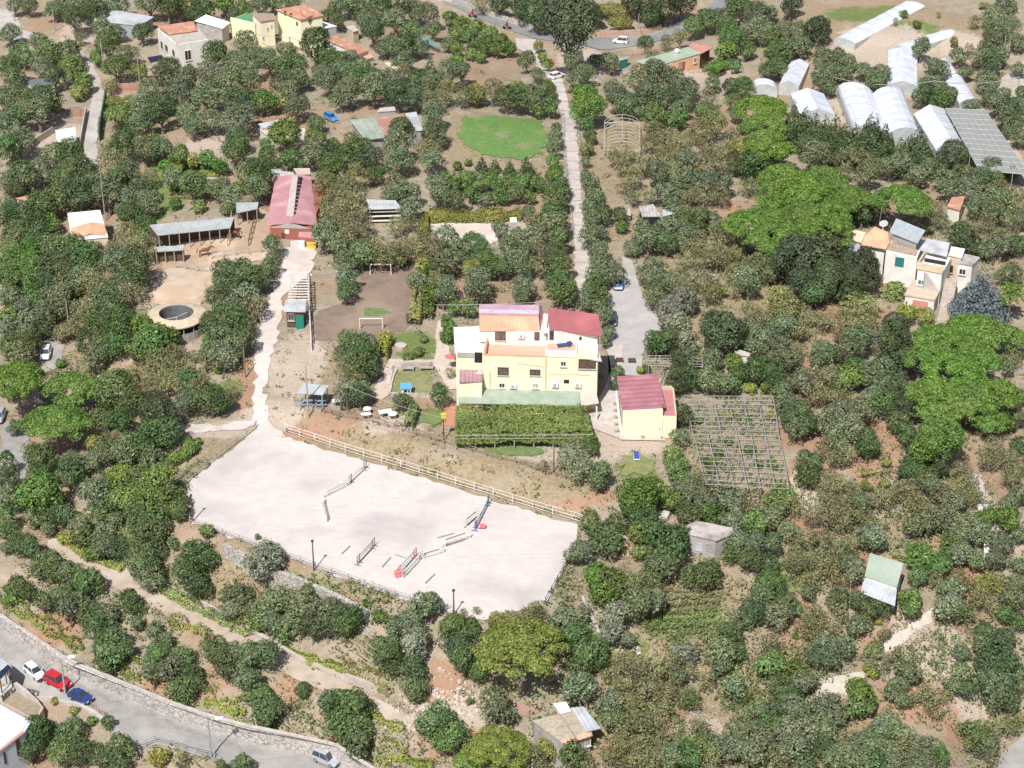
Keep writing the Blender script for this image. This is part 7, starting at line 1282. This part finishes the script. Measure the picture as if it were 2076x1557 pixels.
gx, gy = [], []
for ring, dn in [(r, d) for r, d in LAWN_RINGS]:
    a = np.array([q[:2] for q in ring]); lo, hi = a.min(0) - 1.2, a.max(0) + 1.2; n = int((hi - lo).prod() * dn); X, Y = RNG.uniform(lo[0], hi[0], n), RNG.uniform(lo[1], hi[1], n)
    k = inside(ring, X, Y) | (dist_poly(ring, X, Y) < RNG.random(n) ** 2 * 1.1); gx.append(X[k]); gy.append(Y[k])
gx, gy = np.concatenate(gx), np.concatenate(gy); cover('grass', 'short green grass growing on and spilling over the edges of the lawns', 'grass', gx, gy, GV(gx, gy), leafmat('grass_blades', (.10,.17,.05), (.26,.32,.13), hue=.2), 4, .08, .25, .18, 21)
TREE_MAP = {
'a': '''o 60,190,130 620,190,130 700,190,110 480,30,140 700,20,150 1560,40,120 2040,40,120 760,320,130 240,260,120 250,400,130 90,500,120 40,600,150 230,680,170 40,760,150 110,840,180 330,940,130 260,1040,150 50,1080,140 560,1120,150 130,1280,160 560,1510,120 900,520,130 1130,500,170 1260,430,150 1400,360,110 1470,400,150 1380,500,170 1500,500,140 1240,560,180 1080,580,150 990,620,130 1620,380,150 1700,490,150 1800,480,110 1930,430,120 1980,490,150 2050,420,120 1480,260,120 1790,640,160 1740,570,140 2050,600,120 870,640,170 850,740,170 1130,700,140 1160,760,130 1250,720,150 1420,740,170 1480,700,140 1420,840,150 1900,740,110 870,900,160 760,1040,150 650,1180,170 780,1180,150 850,1160,150 880,1240,150 760,1270,130 1040,1080,150 1330,1140,120 1400,1180,130 1480,1060,140 1540,1150,150 1880,930,150 1960,1420,170 2030,1480,150 1640,1480,120 1540,330,120 1720,300,110 360,30,120 90,40,90
d 170,30,110 560,60,160 450,120,150 330,60,110 900,30,150 1010,50,140 1130,30,150 1240,60,130 1640,20,100 1990,100,140 850,200,120 650,290,150 700,400,160 330,470,120 60,420,150 130,620,140 260,590,190 120,700,150 60,900,150 430,960,190 490,1050,170 380,1060,170 150,1060,160 90,1150,120 480,1160,200 350,1200,160 250,1250,160 50,1320,140 60,1250,120 200,1350,150 110,1420,160 250,1430,150 330,1480,170 450,1500,150 1020,440,190 1280,340,140 1420,590,170 1740,400,180 1900,300,190 2000,350,150 970,690,170 1420,920,180 760,880,190 970,890,150 700,1120,160 1160,1130,160 1560,1060,190 1980,930,160 2000,1030,160 800,1320,180 880,1380,150 1180,90,90 1420,100,110 1760,30,120 1860,110,90
f 1350,30,140 1450,60,120 140,330,140 300,310,150 420,320,160 500,500,120 440,420,150 1570,620,150 1720,800,210 1890,840,150 1620,950,140 1750,960,150 300,1340,130 70,1500,150 180,1500,150 720,690,150 1050,30,100 580,350,90 1080,950,120 1000,1000,80 1250,960,110 1330,1010,90
y 780,620,120 680,620,90 1680,620,120 840,440,110 470,560,90 1160,980,90 1060,1010,80
s 680,1000,180 1970,1130,170 2040,1200,150 1960,1230,150 2000,1320,170 770,1420,180 850,1480,180 700,1500,150 480,230,80 660,520,90 900,1080,110 680,900,140
b 1060,1230,80 1190,1240,90 1360,1260,80 1430,1130,80 1600,870,70 2000,860,70 930,840,70 330,640,70''',
'b': '''d 100,40,130 230,60,150 200,200,150 160,470,170 470,480,150 350,570,170 1000,590,150 1080,600,140 1160,600,150 1240,560,120 1250,530,90 1840,260,100 1740,630,150 1960,590,180 1480,760,100 1480,970,70 1580,1300,110 2050,1330,150 1960,1460,150 1680,1300,100 1300,780,70 1310,1130,130 1240,1130,100 1290,1200,150 1280,1290,170 1320,1450,150 1300,1530,140 370,800,140 90,880,180 60,960,160 200,1040,120 690,1210,130 810,1450,150 860,1510,150
o 330,40,150 430,60,140 520,90,130 150,130,130 330,130,150 560,180,110 650,260,90 300,270,130 480,280,110 370,360,120 250,300,100 60,340,100 60,450,160 200,540,170 60,560,150 300,500,140 560,520,140 650,450,150 730,440,120 450,590,160 1180,450,90 1120,370,110 1400,390,130 1470,440,140 1420,480,130 1620,380,110 1530,370,90 1680,600,150 1640,540,120 1790,500,150 1900,470,190 2010,490,150 1850,600,180 2040,560,150 2050,650,120 1480,1060,90 1510,1140,130 1540,1200,120 1500,1250,110 1520,1340,120 1500,1430,130 1570,1400,100 1550,1500,110 1900,1060,150 2000,1040,150 2050,1130,150 1950,1160,150 2000,1250,120 1960,1370,150 1820,1380,110 1850,1450,150 2050,1450,130 1760,1480,110 1290,840,100 1280,900,90 1300,1370,150 1130,1290,110 580,1120,130 600,1190,120 880,1200,100 560,700,150 560,790,150 540,960,140 600,860,80 340,870,180 350,970,170 170,950,170 330,1110,150 300,1180,110 400,1170,150 420,1250,140 640,1440,150 960,1390,110 1060,1440,150 1150,1410,150 1010,1490,130 1100,1500,120 730,1510,140
f 430,180,120 660,110,100 740,150,110 820,180,110 900,210,110 970,250,110 1020,290,90 700,200,100 780,240,100 860,280,100 940,300,90 700,290,90 400,300,120 1250,390,70 1260,650,110 1180,670,80 1880,710,170 1980,720,130 2040,720,110 1500,820,90 1280,980,90 1290,1060,110 680,1110,110 760,1090,110 850,1100,110 930,1110,100 1010,1100,110 1100,1110,110 1190,1110,100 790,1180,100 960,1180,110 1060,1170,110 1130,1180,90 120,1530,150
D 1380,220,350 1150,60,170 1280,40,170 1400,30,170 1500,90,150 1080,40,130 960,30,130 1190,130,130 1850,40,190 1960,30,200 1750,40,130 2050,30,150 1880,110,130
c 540,430,110 850,980,50 930,990,50 1020,1000,60 1120,1000,70
g 1480,620,240
y 1190,290,70 1220,350,70 1620,70,110 1700,80,110 1660,140,110 1720,140,90 1480,900,90 830,560,150 1060,540,120 1560,60,90
s 380,430,100 540,600,150 640,560,140 740,560,150 920,550,150 850,20,120 1650,960,110 1730,930,110 1860,860,120 1900,800,120 1980,830,130 2040,900,140 1950,950,150 1830,1000,130 1760,1080,120 1700,1010,100 1850,1180,110 1760,1180,110 1700,1130,80 1180,1350,120 520,900,160 100,1070,150 50,1150,190 60,1250,200 90,1350,190 50,1430,180 410,1340,100 330,1370,110 500,1430,120 400,1460,100 590,1500,140 1180,1500,100 560,1540,120 480,1510,130 200,1520,150 330,1530,170 1960,250,90 2040,230,110 1850,320,80 1900,330,60 1960,290,70
b 780,320,90 700,360,80 850,350,70 700,1000,60 770,980,50 1700,1370,80 640,1150,70 900,1050,60 620,1050,60''',
'c': '''f 90,170,140 170,130,150 400,230,130 310,250,180 290,320,130 410,310,110 230,400,110 150,680,120 1700,940,130 350,400,80
o 260,110,150 350,20,150 470,100,170 560,90,110 460,180,170 560,190,150 640,200,160 720,210,150 740,290,130 600,420,110 860,370,150 950,350,150 1020,370,120 920,440,140 1000,440,110 1110,420,130 1200,450,160 870,500,140 900,540,100 850,450,110 1460,300,130 1530,390,110 1570,440,140 1560,530,170 1500,500,130 1620,560,130 1680,350,110 1730,440,100 1830,340,150 1870,290,170 1920,350,130 1900,100,160 1960,60,160 1990,150,150 1920,190,140 1870,160,120 2030,250,120 2050,410,110 1850,500,150 1860,570,140 1950,580,110 1920,640,150 2040,630,110 1960,720,150 2050,830,120 1980,790,90 1760,630,110 50,520,150 30,600,130 200,500,110 340,680,110 60,980,150 60,1080,160 180,1080,160 260,1120,150 50,1290,150 60,1400,150 200,1330,150 800,870,170 820,950,180 780,830,120 1130,1060,150 1270,1010,150 1340,1000,150 1430,1060,150 1500,1010,130 1600,1080,150 1700,1060,160 1880,1020,130 1620,1150,140 1750,1150,150 1850,1180,150 1950,1220,150 1780,1250,140 1880,1290,150 2050,1330,130 1940,1490,150 1820,1500,130
d 300,170,150 380,60,180 560,260,150 660,290,150 580,340,150 540,420,150 1180,510,130 1480,570,150 1580,600,140 1880,400,150 1980,650,140 2030,740,130 2060,560,90 380,530,150 330,610,120 450,930,170 560,930,200 480,1010,180 400,1000,150 330,1000,110 130,1340,160 1580,1010,130 1240,890,110 1800,1080,160 1900,1080,150 2000,1060,100 2050,1470,150 1100,1290,150 1200,1280,150
D 830,200,160 850,150,120 680,40,140 1640,960,200 1060,1310,110 900,1500,260 1700,1420,190 1750,1480,150 310,520,120
c 690,720,120 740,790,130 760,740,120 820,760,120 880,780,120 940,800,130 1000,810,130 1060,820,140 1120,840,140 1180,830,140 1240,820,100 1150,780,110 820,850,130 900,860,130 980,880,120 1060,890,120 1330,900,120 1390,880,130 1440,870,120 1480,900,110 1420,960,130
p 500,610,260 520,740,240 540,860,260 650,1060,260 860,1060,260 580,1150,240 740,1150,300 950,1160,260 1340,1180,320 560,1290,250 420,1330,260 600,1380,300 760,1280,280 900,1260,250 1040,1200,220 480,1420,200 700,1450,280 880,1400,280
y 400,900,130 330,900,90 400,500,80 1660,260,70 1830,30,60
s 180,600,130 200,680,130 220,760,170 120,800,160 330,820,140 160,880,150 60,830,110 280,900,130 240,980,150 140,1000,150 250,1180,140 150,1170,150 60,1190,140 420,1110,140 240,1410,140 130,1460,150 320,1440,130 230,1520,170 330,1520,120 60,1500,120 1780,130,90 1750,300,80 1010,960,150 1100,970,150 1180,1000,150 1000,1040,120 1960,1130,150 2050,1150,100 2040,1230,140 1980,1310,150 1550,1260,110 1580,1330,120 1500,1300,120 1490,1370,110 1880,1420,160 1830,1340,140 1980,1420,150 1300,130,50 1560,90,40
b 1350,90,60 1430,150,60 800,230,50''',
'd': '''f 60,60,160 170,40,170 60,160,170 180,150,170 180,260,160 60,370,150 860,460,160 920,540,220 850,580,170 980,500,170 1040,500,100 250,1470,270 330,1500,170 740,1380,200 850,1370,220 960,1400,220 1020,1480,190 900,1480,220 780,1480,200
d 290,80,170 280,180,150 400,50,180 400,150,170 520,50,180 290,260,150 60,560,150 170,540,150 820,100,220 780,160,160 660,330,240 720,420,230 600,400,200 520,560,160 650,530,170 720,540,150 1150,760,170 1270,880,180 1340,870,150 1350,110,160 1440,110,190 1500,170,180 1560,150,150 1350,180,150 1400,230,150 1310,280,150 1350,390,160 1270,410,150 1430,430,190 1360,500,200 1280,520,160 1450,530,170 90,1040,100 700,870,270 640,960,190 720,1010,170 800,900,150 1010,1060,200 930,1080,180 850,1160,220 660,1190,170 420,1350,190 230,1230,190 240,1310,170 40,1260,130 50,1360,170 700,1500,170 1070,1540,130
o 500,130,170 60,270,160 380,240,170 160,360,150 260,340,170 340,320,150 60,460,150 170,450,160 250,430,150 120,610,150 440,200,130 700,60,190 600,600,180 560,650,150 1130,850,130 1120,900,160 1620,70,130 1640,20,90 1390,310,150 1470,270,170 1340,600,200 1240,590,120 1400,580,150 760,1200,200 900,1220,170 540,1240,140 440,1260,180 60,1480,160 160,1500,150 560,1450,170 640,1380,150 600,1520,150 1180,850,110
s 560,190,180 640,130,170 620,230,170 800,230,170 570,300,150 480,340,150 430,440,140 500,420,140 360,480,120 1530,330,160 960,620,180 1050,600,150 900,640,150 800,730,110 930,700,150 1020,700,150 1100,690,150 1000,770,180 900,800,150 820,800,110 1080,790,150 1210,800,170 1380,830,120 1240,650,110 1170,620,80 740,1130,180 660,1150,150 180,1170,120
D 950,970,230
p 100,770,300 440,760,310 330,960,330
y 560,1130,110 1040,1300,60
b 1160,1160,100 1110,1190,100 1060,1220,100 1010,1260,100 970,1290,90 1130,1130,80 1190,1130,60 930,1320,80 370,660,70 1310,700,60''',
'e': '''o 30,60,140 40,150,150 130,10,170 110,820,170 40,850,170 460,150,150 520,190,140 560,80,60 640,70,170 640,200,150 620,260,140 830,170,170 820,230,160 1040,50,150 1110,80,140 1100,190,160 1090,240,130 1560,60,170 1620,110,170 1540,150,140 1490,280,130 1580,330,120 1600,400,110 1620,470,100 1600,520,90 1850,110,160 1880,60,130 1900,200,150 1970,170,150 1400,1220,170 1440,1290,180 2050,1420,150 2040,1100,120
d 30,230,140 60,540,180 30,600,150 150,560,170 130,630,190 170,690,170 100,700,190 120,870,130 900,60,170 960,80,150 1330,180,190 1330,240,170 1280,60,150 1340,90,150 1520,230,150 1560,260,130 1990,520,170 1890,520,150 1900,560,140 1660,720,90 1650,780,80 610,860,130 590,810,80 370,890,120 1450,1110,80 1480,1140,80 1500,1180,80 1570,1330,170 1540,1380,130
s 250,10,170 350,20,150 60,680,160 60,780,200 590,150,120 1200,80,150 1290,20,140 1880,260,150 1910,300,130 2040,130,150 2040,210,150 1990,280,120 660,720,70 1220,1270,80
f 540,250,120 760,330,120 690,330,100 1990,1210,120 2010,1280,130 2040,1340,150 1810,1470,260 1880,1430,180 1730,1430,150 2000,1480,150
y 250,500,70 230,560,70 800,90,130 430,910,70 1800,700,60
D 2040,700,130 2020,780,150 2040,640,140 2050,970,150
G 2000,380,200 2030,460,200
b 660,450,90 650,500,100 470,590,80 400,620,80 500,510,60 1000,1120,60 810,1120,60 1190,1120,60 1370,1120,70 1830,690,70 1980,1070,60''',
'f': '''s 40,30,150 130,30,170 230,30,170 330,50,170 60,150,150 150,170,180 60,240,170 180,240,150 330,130,150 350,200,140 600,400,190 430,360,150 520,380,140 720,470,150 680,570,160 760,390,120 740,340,100 840,400,110 880,420,120 1050,430,240 1130,460,200 990,480,180 2000,620,150 1900,1180,170 1980,1240,170 2050,1280,150 1850,1250,150 2000,1350,170 1700,1290,150 1760,1360,130 1690,1420,170 1600,1450,170 1780,1470,150 900,740,170 800,760,180 830,850,170 960,860,190 1040,900,190 880,1180,150 1000,1210,170 940,1240,140 900,1350,150 960,1400,150 870,1440,140 1050,1430,160 1000,1500,170 900,1520,160 1220,1480,150 1300,1450,150 1380,1420,150 1420,1500,160 60,1360,180 150,1420,180 680,1520,150 430,1530,130
o 400,130,170 420,210,150 470,60,170 540,60,150 540,130,130 440,450,150 560,470,180 650,450,170 480,540,170 590,560,180 560,640,170 670,650,180 860,560,130 850,620,150 180,760,180 280,790,150 1000,600,170 1080,540,200 1980,690,110 2050,860,120 2040,980,150 2040,1450,150 1980,1520,150 1650,1520,180 1520,1400,150 1150,730,180 1220,720,180 1250,810,150 1180,860,180 740,780,170 1090,960,180 960,970,180 900,1020,180 1030,1060,190 960,1130,190 640,900,150 700,1060,150 620,840,150 1100,1500,150 80,1460,170 260,1440,170 340,1480,160 180,1520,170 200,650,150
d 930,600,120 60,620,150 370,720,150 480,700,200 560,690,190 600,760,170 800,250,180 1300,760,170 1220,920,170 1310,1020,150 1400,830,170 1150,1120,190 1130,1180,150 740,960,170 680,980,170 760,1040,150 780,1250,180 740,1330,150 800,1360,140 2050,1150,130 1480,1340,170 1400,1300,170 1400,1200,150 1360,1100,150 1450,1250,150 1990,130,150
f 1060,700,190 1020,760,170 1960,1010,150 620,1460,180 560,1520,170 330,650,120 20,1270,100 330,790,100
D 270,470,290 200,440,180 340,500,170 60,740,170 700,60,300 850,50,300 1000,80,250 1120,60,200 760,180,250 900,160,260 1040,190,220 1130,180,200 1000,240,150 1170,140,130 1290,480,220 1340,570,200 1260,600,200 1330,650,170 1300,420,170 1300,890,180 1340,950,180 1560,1290,150
G 30,300,160 30,540,150 1290,800,110
y 240,220,120 590,280,210 640,330,190 1360,360,160 1480,390,150 330,800,80 430,800,90 545,805,110 1130,1400,90 1250,1260,70 1240,1380,80 1120,1320,70 300,970,70 560,970,70
p 1780,400,280 1900,480,250 1990,500,200 1560,500,280 1700,560,300 1520,620,260 1650,680,320 1800,650,280 1560,800,300 1750,800,320 1900,850,260 1560,920,240 1700,930,220 1880,980,200
g 1560,1160,340
b 120,1000,60 180,1250,90 240,1200,70 200,1290,80 430,1180,80 560,1260,80 300,1130,60 480,1270,60 420,990,50''',
'g': '''d 50,60,160 60,160,170 130,200,190 190,250,170 300,60,190 400,60,170 700,220,190 850,80,230 930,140,230 860,200,220 840,310,240 880,370,230 960,250,160 1080,40,110 1150,390,250 1190,270,260 1260,330,170 110,460,170 170,510,130 290,320,190 250,370,150 340,390,150 430,420,200 520,460,230 380,530,190 540,640,200 590,730,190 690,760,190 680,870,250 640,930,190 740,860,170 260,560,150 790,560,170 820,610,110 960,900,210 920,1000,190 1100,900,190 1140,1000,190 1090,1090,220 1180,1060,150 1290,860,220 1360,940,230 1530,870,240 1620,880,190 1460,960,150 1560,1120,210 1620,1190,240 1590,1250,190 1820,1090,130 210,1360,240 300,1320,150 180,1450,210 440,1360,260 500,1450,220 380,1480,220 620,1500,180 720,1450,200 700,1530,200 1980,1180,200 2030,1300,200 1330,1540,100 1460,1530,150 500,180,150 620,40,180
o 30,240,100 210,50,150 290,130,120 480,120,190 700,60,150 640,160,180 620,240,170 900,420,190 1040,210,110 1090,320,120 1420,520,240 1390,600,190 1600,600,210 1680,560,210 1820,580,220 1930,620,210 2000,600,190 1760,680,210 1640,700,190 470,560,170 420,620,200 640,640,190 820,700,120 940,740,150 1000,790,130 1030,960,220 1420,860,200 1490,1040,200 2040,1150,150
D 1200,470,210 1880,720,200 1970,720,190
f 820,20,190 950,20,190 560,270,130 80,530,130 1700,760,150 1560,700,130 650,1290,100 1480,660,110
G 1590,320,270 1660,290,130 1560,390,150
s 1500,620,170 1080,1520,150
y 400,170,130 960,1510,150 330,1160,60 440,1220,80 200,1170,70
b 60,1140,100 550,1280,80 200,100,60 1240,140,110 1870,470,110 1800,420,60 1550,170,50''',
'h': '''d 1590,180,240 1500,100,170 1660,90,150 1740,20,150 1830,50,200 1940,340,220 2030,180,170 1960,240,260 60,650,190 30,730,150 260,830,220 300,900,200 430,980,200 440,1060,190 460,1120,130 330,960,130 690,720,210 760,740,190 700,830,220 740,920,230 830,1000,150 1420,800,250 1490,870,230 1440,930,210 1530,920,150 80,1230,270 60,1330,300 110,1420,240 580,1300,240 640,1380,230 700,1370,180
o 1450,250,180 1400,280,140 1780,590,220 1880,580,190 510,600,190 430,660,180 360,720,170 1330,700,200 1400,650,170 1440,1090,240 930,1190,240 1000,1240,150 1630,1160,180 1650,1290,190 1980,1500,190 2050,1430,150 2020,1020,130 560,560,110
f 1900,160,210 1790,160,150 1540,400,190 1620,460,220 1580,520,190 1860,420,150 1400,1500,200 1800,270,110
s 1700,420,170 1760,500,220 1860,480,190 1150,640,240 1400,1050,150 1500,1540,150 1620,1010,150 1700,940,190 1800,990,200 1900,980,200 2000,960,190 1850,1080,190 1700,1090,190 1750,1180,190 1960,1100,190 2050,1150,120 1950,1200,150 1760,1280,170 1860,1300,190 1700,1400,190 1820,1430,200 1950,1400,160 1650,1500,190 1880,1530,180 1770,1530,150 1150,1520,260 740,620,60 820,610,60 1470,620,120
G 1650,660,180 1640,760,170 1720,790,130 450,780,220 430,860,200 2050,880,150
q 1090,850,540 940,1430,430
y 1000,690,200 1270,1440,190 1500,430,90
b 240,640,100 150,570,60 780,1160,60 1500,1300,60
p 820,1500,250''',
'i': '''d 60,30,170 320,270,150 420,300,200 530,330,160 560,480,250 500,560,220 630,560,200 450,640,200 300,770,190 360,850,150 390,1130,120 60,1170,130 780,510,130 1080,560,170 1130,620,170 1220,600,160 620,1060,200 700,1100,150 1400,620,150 1680,640,170 1960,640,150 2040,680,150 1850,760,170 1900,850,190 1960,780,170 1870,940,200 1980,930,190 1720,1080,150 1940,1060,190 1900,1160,190 1990,1170,190 560,1300,220 760,1530,180 1180,1540,170 1790,1370,210 1570,1500,150 150,390,230 60,410,150 560,220,180
o 330,80,190 560,60,210 650,120,170 450,200,200 340,200,170 580,640,220 690,600,130 380,670,150 260,870,200 250,940,150 330,1090,170 1170,190,190 1140,130,170 1030,330,190 1060,400,170 960,540,170 1100,690,150 760,1060,180 820,870,190 900,900,190 880,820,180 1000,840,170 1350,950,170 1400,1010,170 1640,500,210 1620,600,210 1700,280,190 1780,300,170 1500,80,200 1420,100,180 1600,60,200 1720,100,210 1800,150,190 1680,180,170 2050,150,150 1930,200,200 1900,310,170 2040,330,150 2030,450,170 2000,560,170 1700,860,130 1800,830,120 1700,1000,170 1640,1050,150 1850,1060,200 2040,1060,150 1350,1160,140 1280,1110,130 1330,1060,130 900,1190,210 820,1240,210 960,1240,150 700,1210,220 600,1220,210 500,1200,180 660,1320,220 420,1330,210 480,1400,220 360,1360,190 760,1360,220 860,1320,220 700,1450,230 420,1480,220 320,1450,190 220,1420,190 1270,1290,210 1200,1340,190 1350,1350,170 1100,1420,190 1180,1440,210 1000,1470,200 1080,1500,190 1250,1460,190 1450,1440,190 1520,1430,160 1300,1540,190 1450,1530,190 1850,1420,190 930,1530,150 1060,720,150
f 200,40,190 450,100,200 1440,290,220 1560,330,200 1440,400,170 1390,560,190 1630,220,170 1860,40,150 1980,60,190 1060,1200,190 1130,1180,150 700,1000,210 560,950,200 2040,980,150 120,1440,220 60,1500,190 1090,1110,210
s 60,980,150 160,1040,150 60,1110,150 120,1310,150 800,60,150 900,60,190 1000,80,190 1100,40,190 880,170,190 760,200,170 700,260,150 700,340,170 820,300,190 930,270,190 1020,210,170 900,370,180 960,440,170 800,430,150 960,640,150 820,640,190 780,720,170 920,720,150 1230,750,130 560,860,210 650,900,230 1200,940,170 1310,880,150 1530,420,150 1700,440,190 1810,540,190 1880,600,150 1600,1120,130 1500,1110,150 1430,1130,130 1520,1180,150 1560,1240,110 600,1470,200 180,1520,190 1350,1450,190 1900,1330,190 1980,1300,170 1870,1500,150 1720,1320,130 2050,1280,120
G 60,880,150 
D 880,1430,190
y 1200,680,60 1180,860,150 1150,970,130 1870,450,180 1300,280,60 480,1130,60
b 1340,300,60 700,760,60''',
}
TG_ = dict(a=1.13, b=1.1, d=1.04, f=.96, g=.88, h=.95, i=.9)
GROW = dict(p=1.18, q=1.05, g=1.1, D=1.12, c=1.3, y=1.2, b=1.2, s=1.18)
for _t, _s in TREE_MAP.items():
    for _ln in _s.split('\n'):
        _k = _ln.split()[0]
        for _e in _ln.split()[1:]:
            _x, _y, _w = (float(q) for q in _e.split(',')); _px, _py = TILE[_t](_x, _y)
            plant(_k, _px, _py, _w / K3 * GROW.get(_k, 1.16) * TG_.get(_t, 1.))
# ---------------------------------------------------------------- labels that single out each tree
LAND = [('the riding arena', 770, 1050), ('the villa', 1070, 720), ('the yellow outbuilding', 1310, 820), ('the long red roofed stable', 590, 410), ('the ring roofed walker', 357, 637), ('the football field', 750, 610), ('the green lawn field', 1020, 280), ('the hoop frame', 1258, 275),
 ('the pole pergola', 1490, 900), ('the stepped white villa', 1860, 560), ('the twin greenhouse', 1790, 230), ('the shade net', 1990, 280), ('the peach house', 1365, 120), ('the big yellow house', 620, 45), ('the old white house', 365, 90), ('the patchwork barn', 780, 255), ('the half white house', 178, 465), ('the white cube hut', 137, 275),
 ('the parked blue car', 165, 1415), ('the corner house', 20, 1490), ('the silver car', 660, 1545), ('the patched farm shed', 1150, 1465), ('the sage roofed hut', 1795, 1165), ('the tin shed', 1437, 1085), ('the tin shack', 1325, 430), ('the light blue car', 1253, 582), ('the farmyard gravel', 960, 475), ('the three left pines', 100, 800),
 ('the top road junction', 1090, 80), ('the picnic shelter', 635, 800), ('the red hut', 1938, 412), ('the longest greenhouse', 1790, 45), ('the concrete path', 550, 1320), ('the top left lane bend', 200, 160), ('the rubble heap', 912, 1430), ('the pale track', 1700, 1390), ('the bottom right corner', 2060, 1540), ('the left driveway', 95, 725), ('the big olive green pine', 1058, 1320)]
ADJ = dict(o=('grey green olive tree', 'olive tree'), d=('dark green bushy tree', 'broadleaf tree'), f=('fresh green fruit tree', 'fruit tree'), s=('brownish dry tree', 'dry tree'), p=('bright green stone pine', 'pine'), D=('very dark evergreen', 'evergreen tree'), G=('silvery green tree', 'silver tree'),
 b=('low green shrub', 'shrub'), y=('yellow green bush', 'bush'), c=('dark conifer', 'conifer'), g=('bright green round tree', 'bright tree'), q=('broad olive green pine', 'pine'))
GRP = dict(o='olive trees on the hillside', d='dark bushy trees', f='fresh green fruit trees', s='dry brownish trees', p='stone pines', D='dark evergreens', G='silvery trees', b='low shrubs', y='yellow green bushes', c='dark conifers', g='bright round trees', q='olive green pines')
ORD = ['nearest', 'second nearest', 'third nearest', 'fourth nearest', 'fifth nearest', 'sixth nearest', 'seventh nearest', 'eighth nearest', 'ninth nearest', 'tenth nearest', 'eleventh nearest', 'twelfth nearest', 'thirteenth nearest', 'fourteenth nearest', 'fifteenth nearest', 'sixteenth nearest', 'seventeenth nearest', 'eighteenth nearest', 'nineteenth nearest', 'twentieth nearest']
# past 300 olive trees: the smallest ones in the picture become one grove object
_ol = sorted([t for t in TREES if t['k'] == 'o'], key=lambda t: -t['w'] * ppm(np.array(t['o'].location)))
_small = _ol[295:]
def merge(ts, name, label, cat, lm='olive'):
    for part in ('crown', 'trunk'):
        Vs, Fs, Ts, n = [], [], [], 0
        for t in ts:
            ch = [c for c in t['o'].children if c.name.startswith(part)][0]; me = ch.data; v = np.empty(len(me.vertices) * 3, np.float32); me.vertices.foreach_get('co', v); v = v.reshape(-1, 3); r = t['o']; s = np.array(r.scale); a = r.rotation_euler[2]; v = v * s; x = v[:, 0] * math.cos(a) - v[:, 1] * math.sin(a); y = v[:, 0] * math.sin(a) + v[:, 1] * math.cos(a)
            Vs.append(np.stack([x, y, v[:, 2]], 1) + np.array(r.location)); Fs.append([[i + n for i in p.vertices] for p in me.polygons]); n += len(v)
            if part == 'crown': tt = np.empty(len(v), np.float32); me.attributes['tint'].data.foreach_get('value', tt); Ts.append(tt)
        V = np.concatenate(Vs); o0 = np.array([0., 250., 0.]); V = V - o0
        if part == 'crown':
            F = np.concatenate([np.array(f) for f in Fs]); o = bpy.data.objects.new(name, npmesh(name, V, F, LM[lm], tint=np.concatenate(Ts))); o.location = o0; COL.objects.link(o); o['kind'] = 'stuff'; o['label'] = label; o['category'] = cat; root = o
        else:
            me = bpy.data.meshes.new('trunks'); me.from_pydata([tuple(v) for v in V], [], [f for g in Fs for f in g]); me.materials.append(BARK); q = bpy.data.objects.new('trunks', me); COL.objects.link(q); q.parent = root
    for t in ts:
        for c in list(t['o'].children): bpy.data.objects.remove(c)
        bpy.data.objects.remove(t['o'])
_n0 = len(TREES)
for _k, _q in (('o', 150), ('d', 130)):
    for _i in range(_q):
        _s = random.choice((-1, 1, 1, -1, 0)); _px = random.uniform(2125, 2620) if _s > 0 else (random.uniform(-540, -55) if _s < 0 else random.uniform(0, 2076)); _py = random.uniform(0, 1620) if _s else random.uniform(1640, 1760)
        plant(_k, _px, _py, random.uniform(45, 85))
_edge = TREES[_n0:]; TREES = TREES[:_n0]
bpy.context.view_layer.update()
merge([t for t in _edge if t['k'] == 'o'], 'olive_wood', 'olive trees continuing past the left and right edges of the photo', 'olive trees'); merge([t for t in _edge if t['k'] == 'd'], 'mixed_wood', 'dark bushy trees continuing past the left and right edges of the photo', 'trees', 'broad')
merge(_small, 'olive_grove', 'small and far olive trees scattered between the larger ones over the whole hillside', 'olive trees')
_gone = set(id(t) for t in _small); TREES = [t for t in TREES if id(t) not in _gone]
_b = {}
for t in TREES:
    d, nm, lx, ly = min((math.hypot((t['x'] - lx), (t['y'] - ly) * 1.3), nm, lx, ly) for nm, lx, ly in LAND)
    dx, dy = t['x'] - lx, (t['y'] - ly) * 1.3
    side = ('to the right of' if dx > 0 else 'to the left of') if abs(dx) > abs(dy) else ('below' if dy > 0 else 'above')
    _b.setdefault((t['k'], nm, side), []).append((d, t))
for (k, nm, side), L_ in _b.items():
    L_.sort(key=lambda e: e[0])
    for i, (d, t) in enumerate(L_):
        a, cat = ADJ[k]; lab = '%s %s %s, %s' % (a, side, nm, ORD[i] if i < len(ORD) else 'twenty-%s nearest' % ['first', 'second', 'third', 'fourth', 'fifth', 'sixth', 'seventh', 'eighth', 'ninth', 'tenth'][min(i - 20, 9)]) if len(L_) > 1 else '%s %s %s, only one there' % (a, side, nm)
        tag(t['o'], t['label'] or lab, t['cat'] or cat, GRP[k])
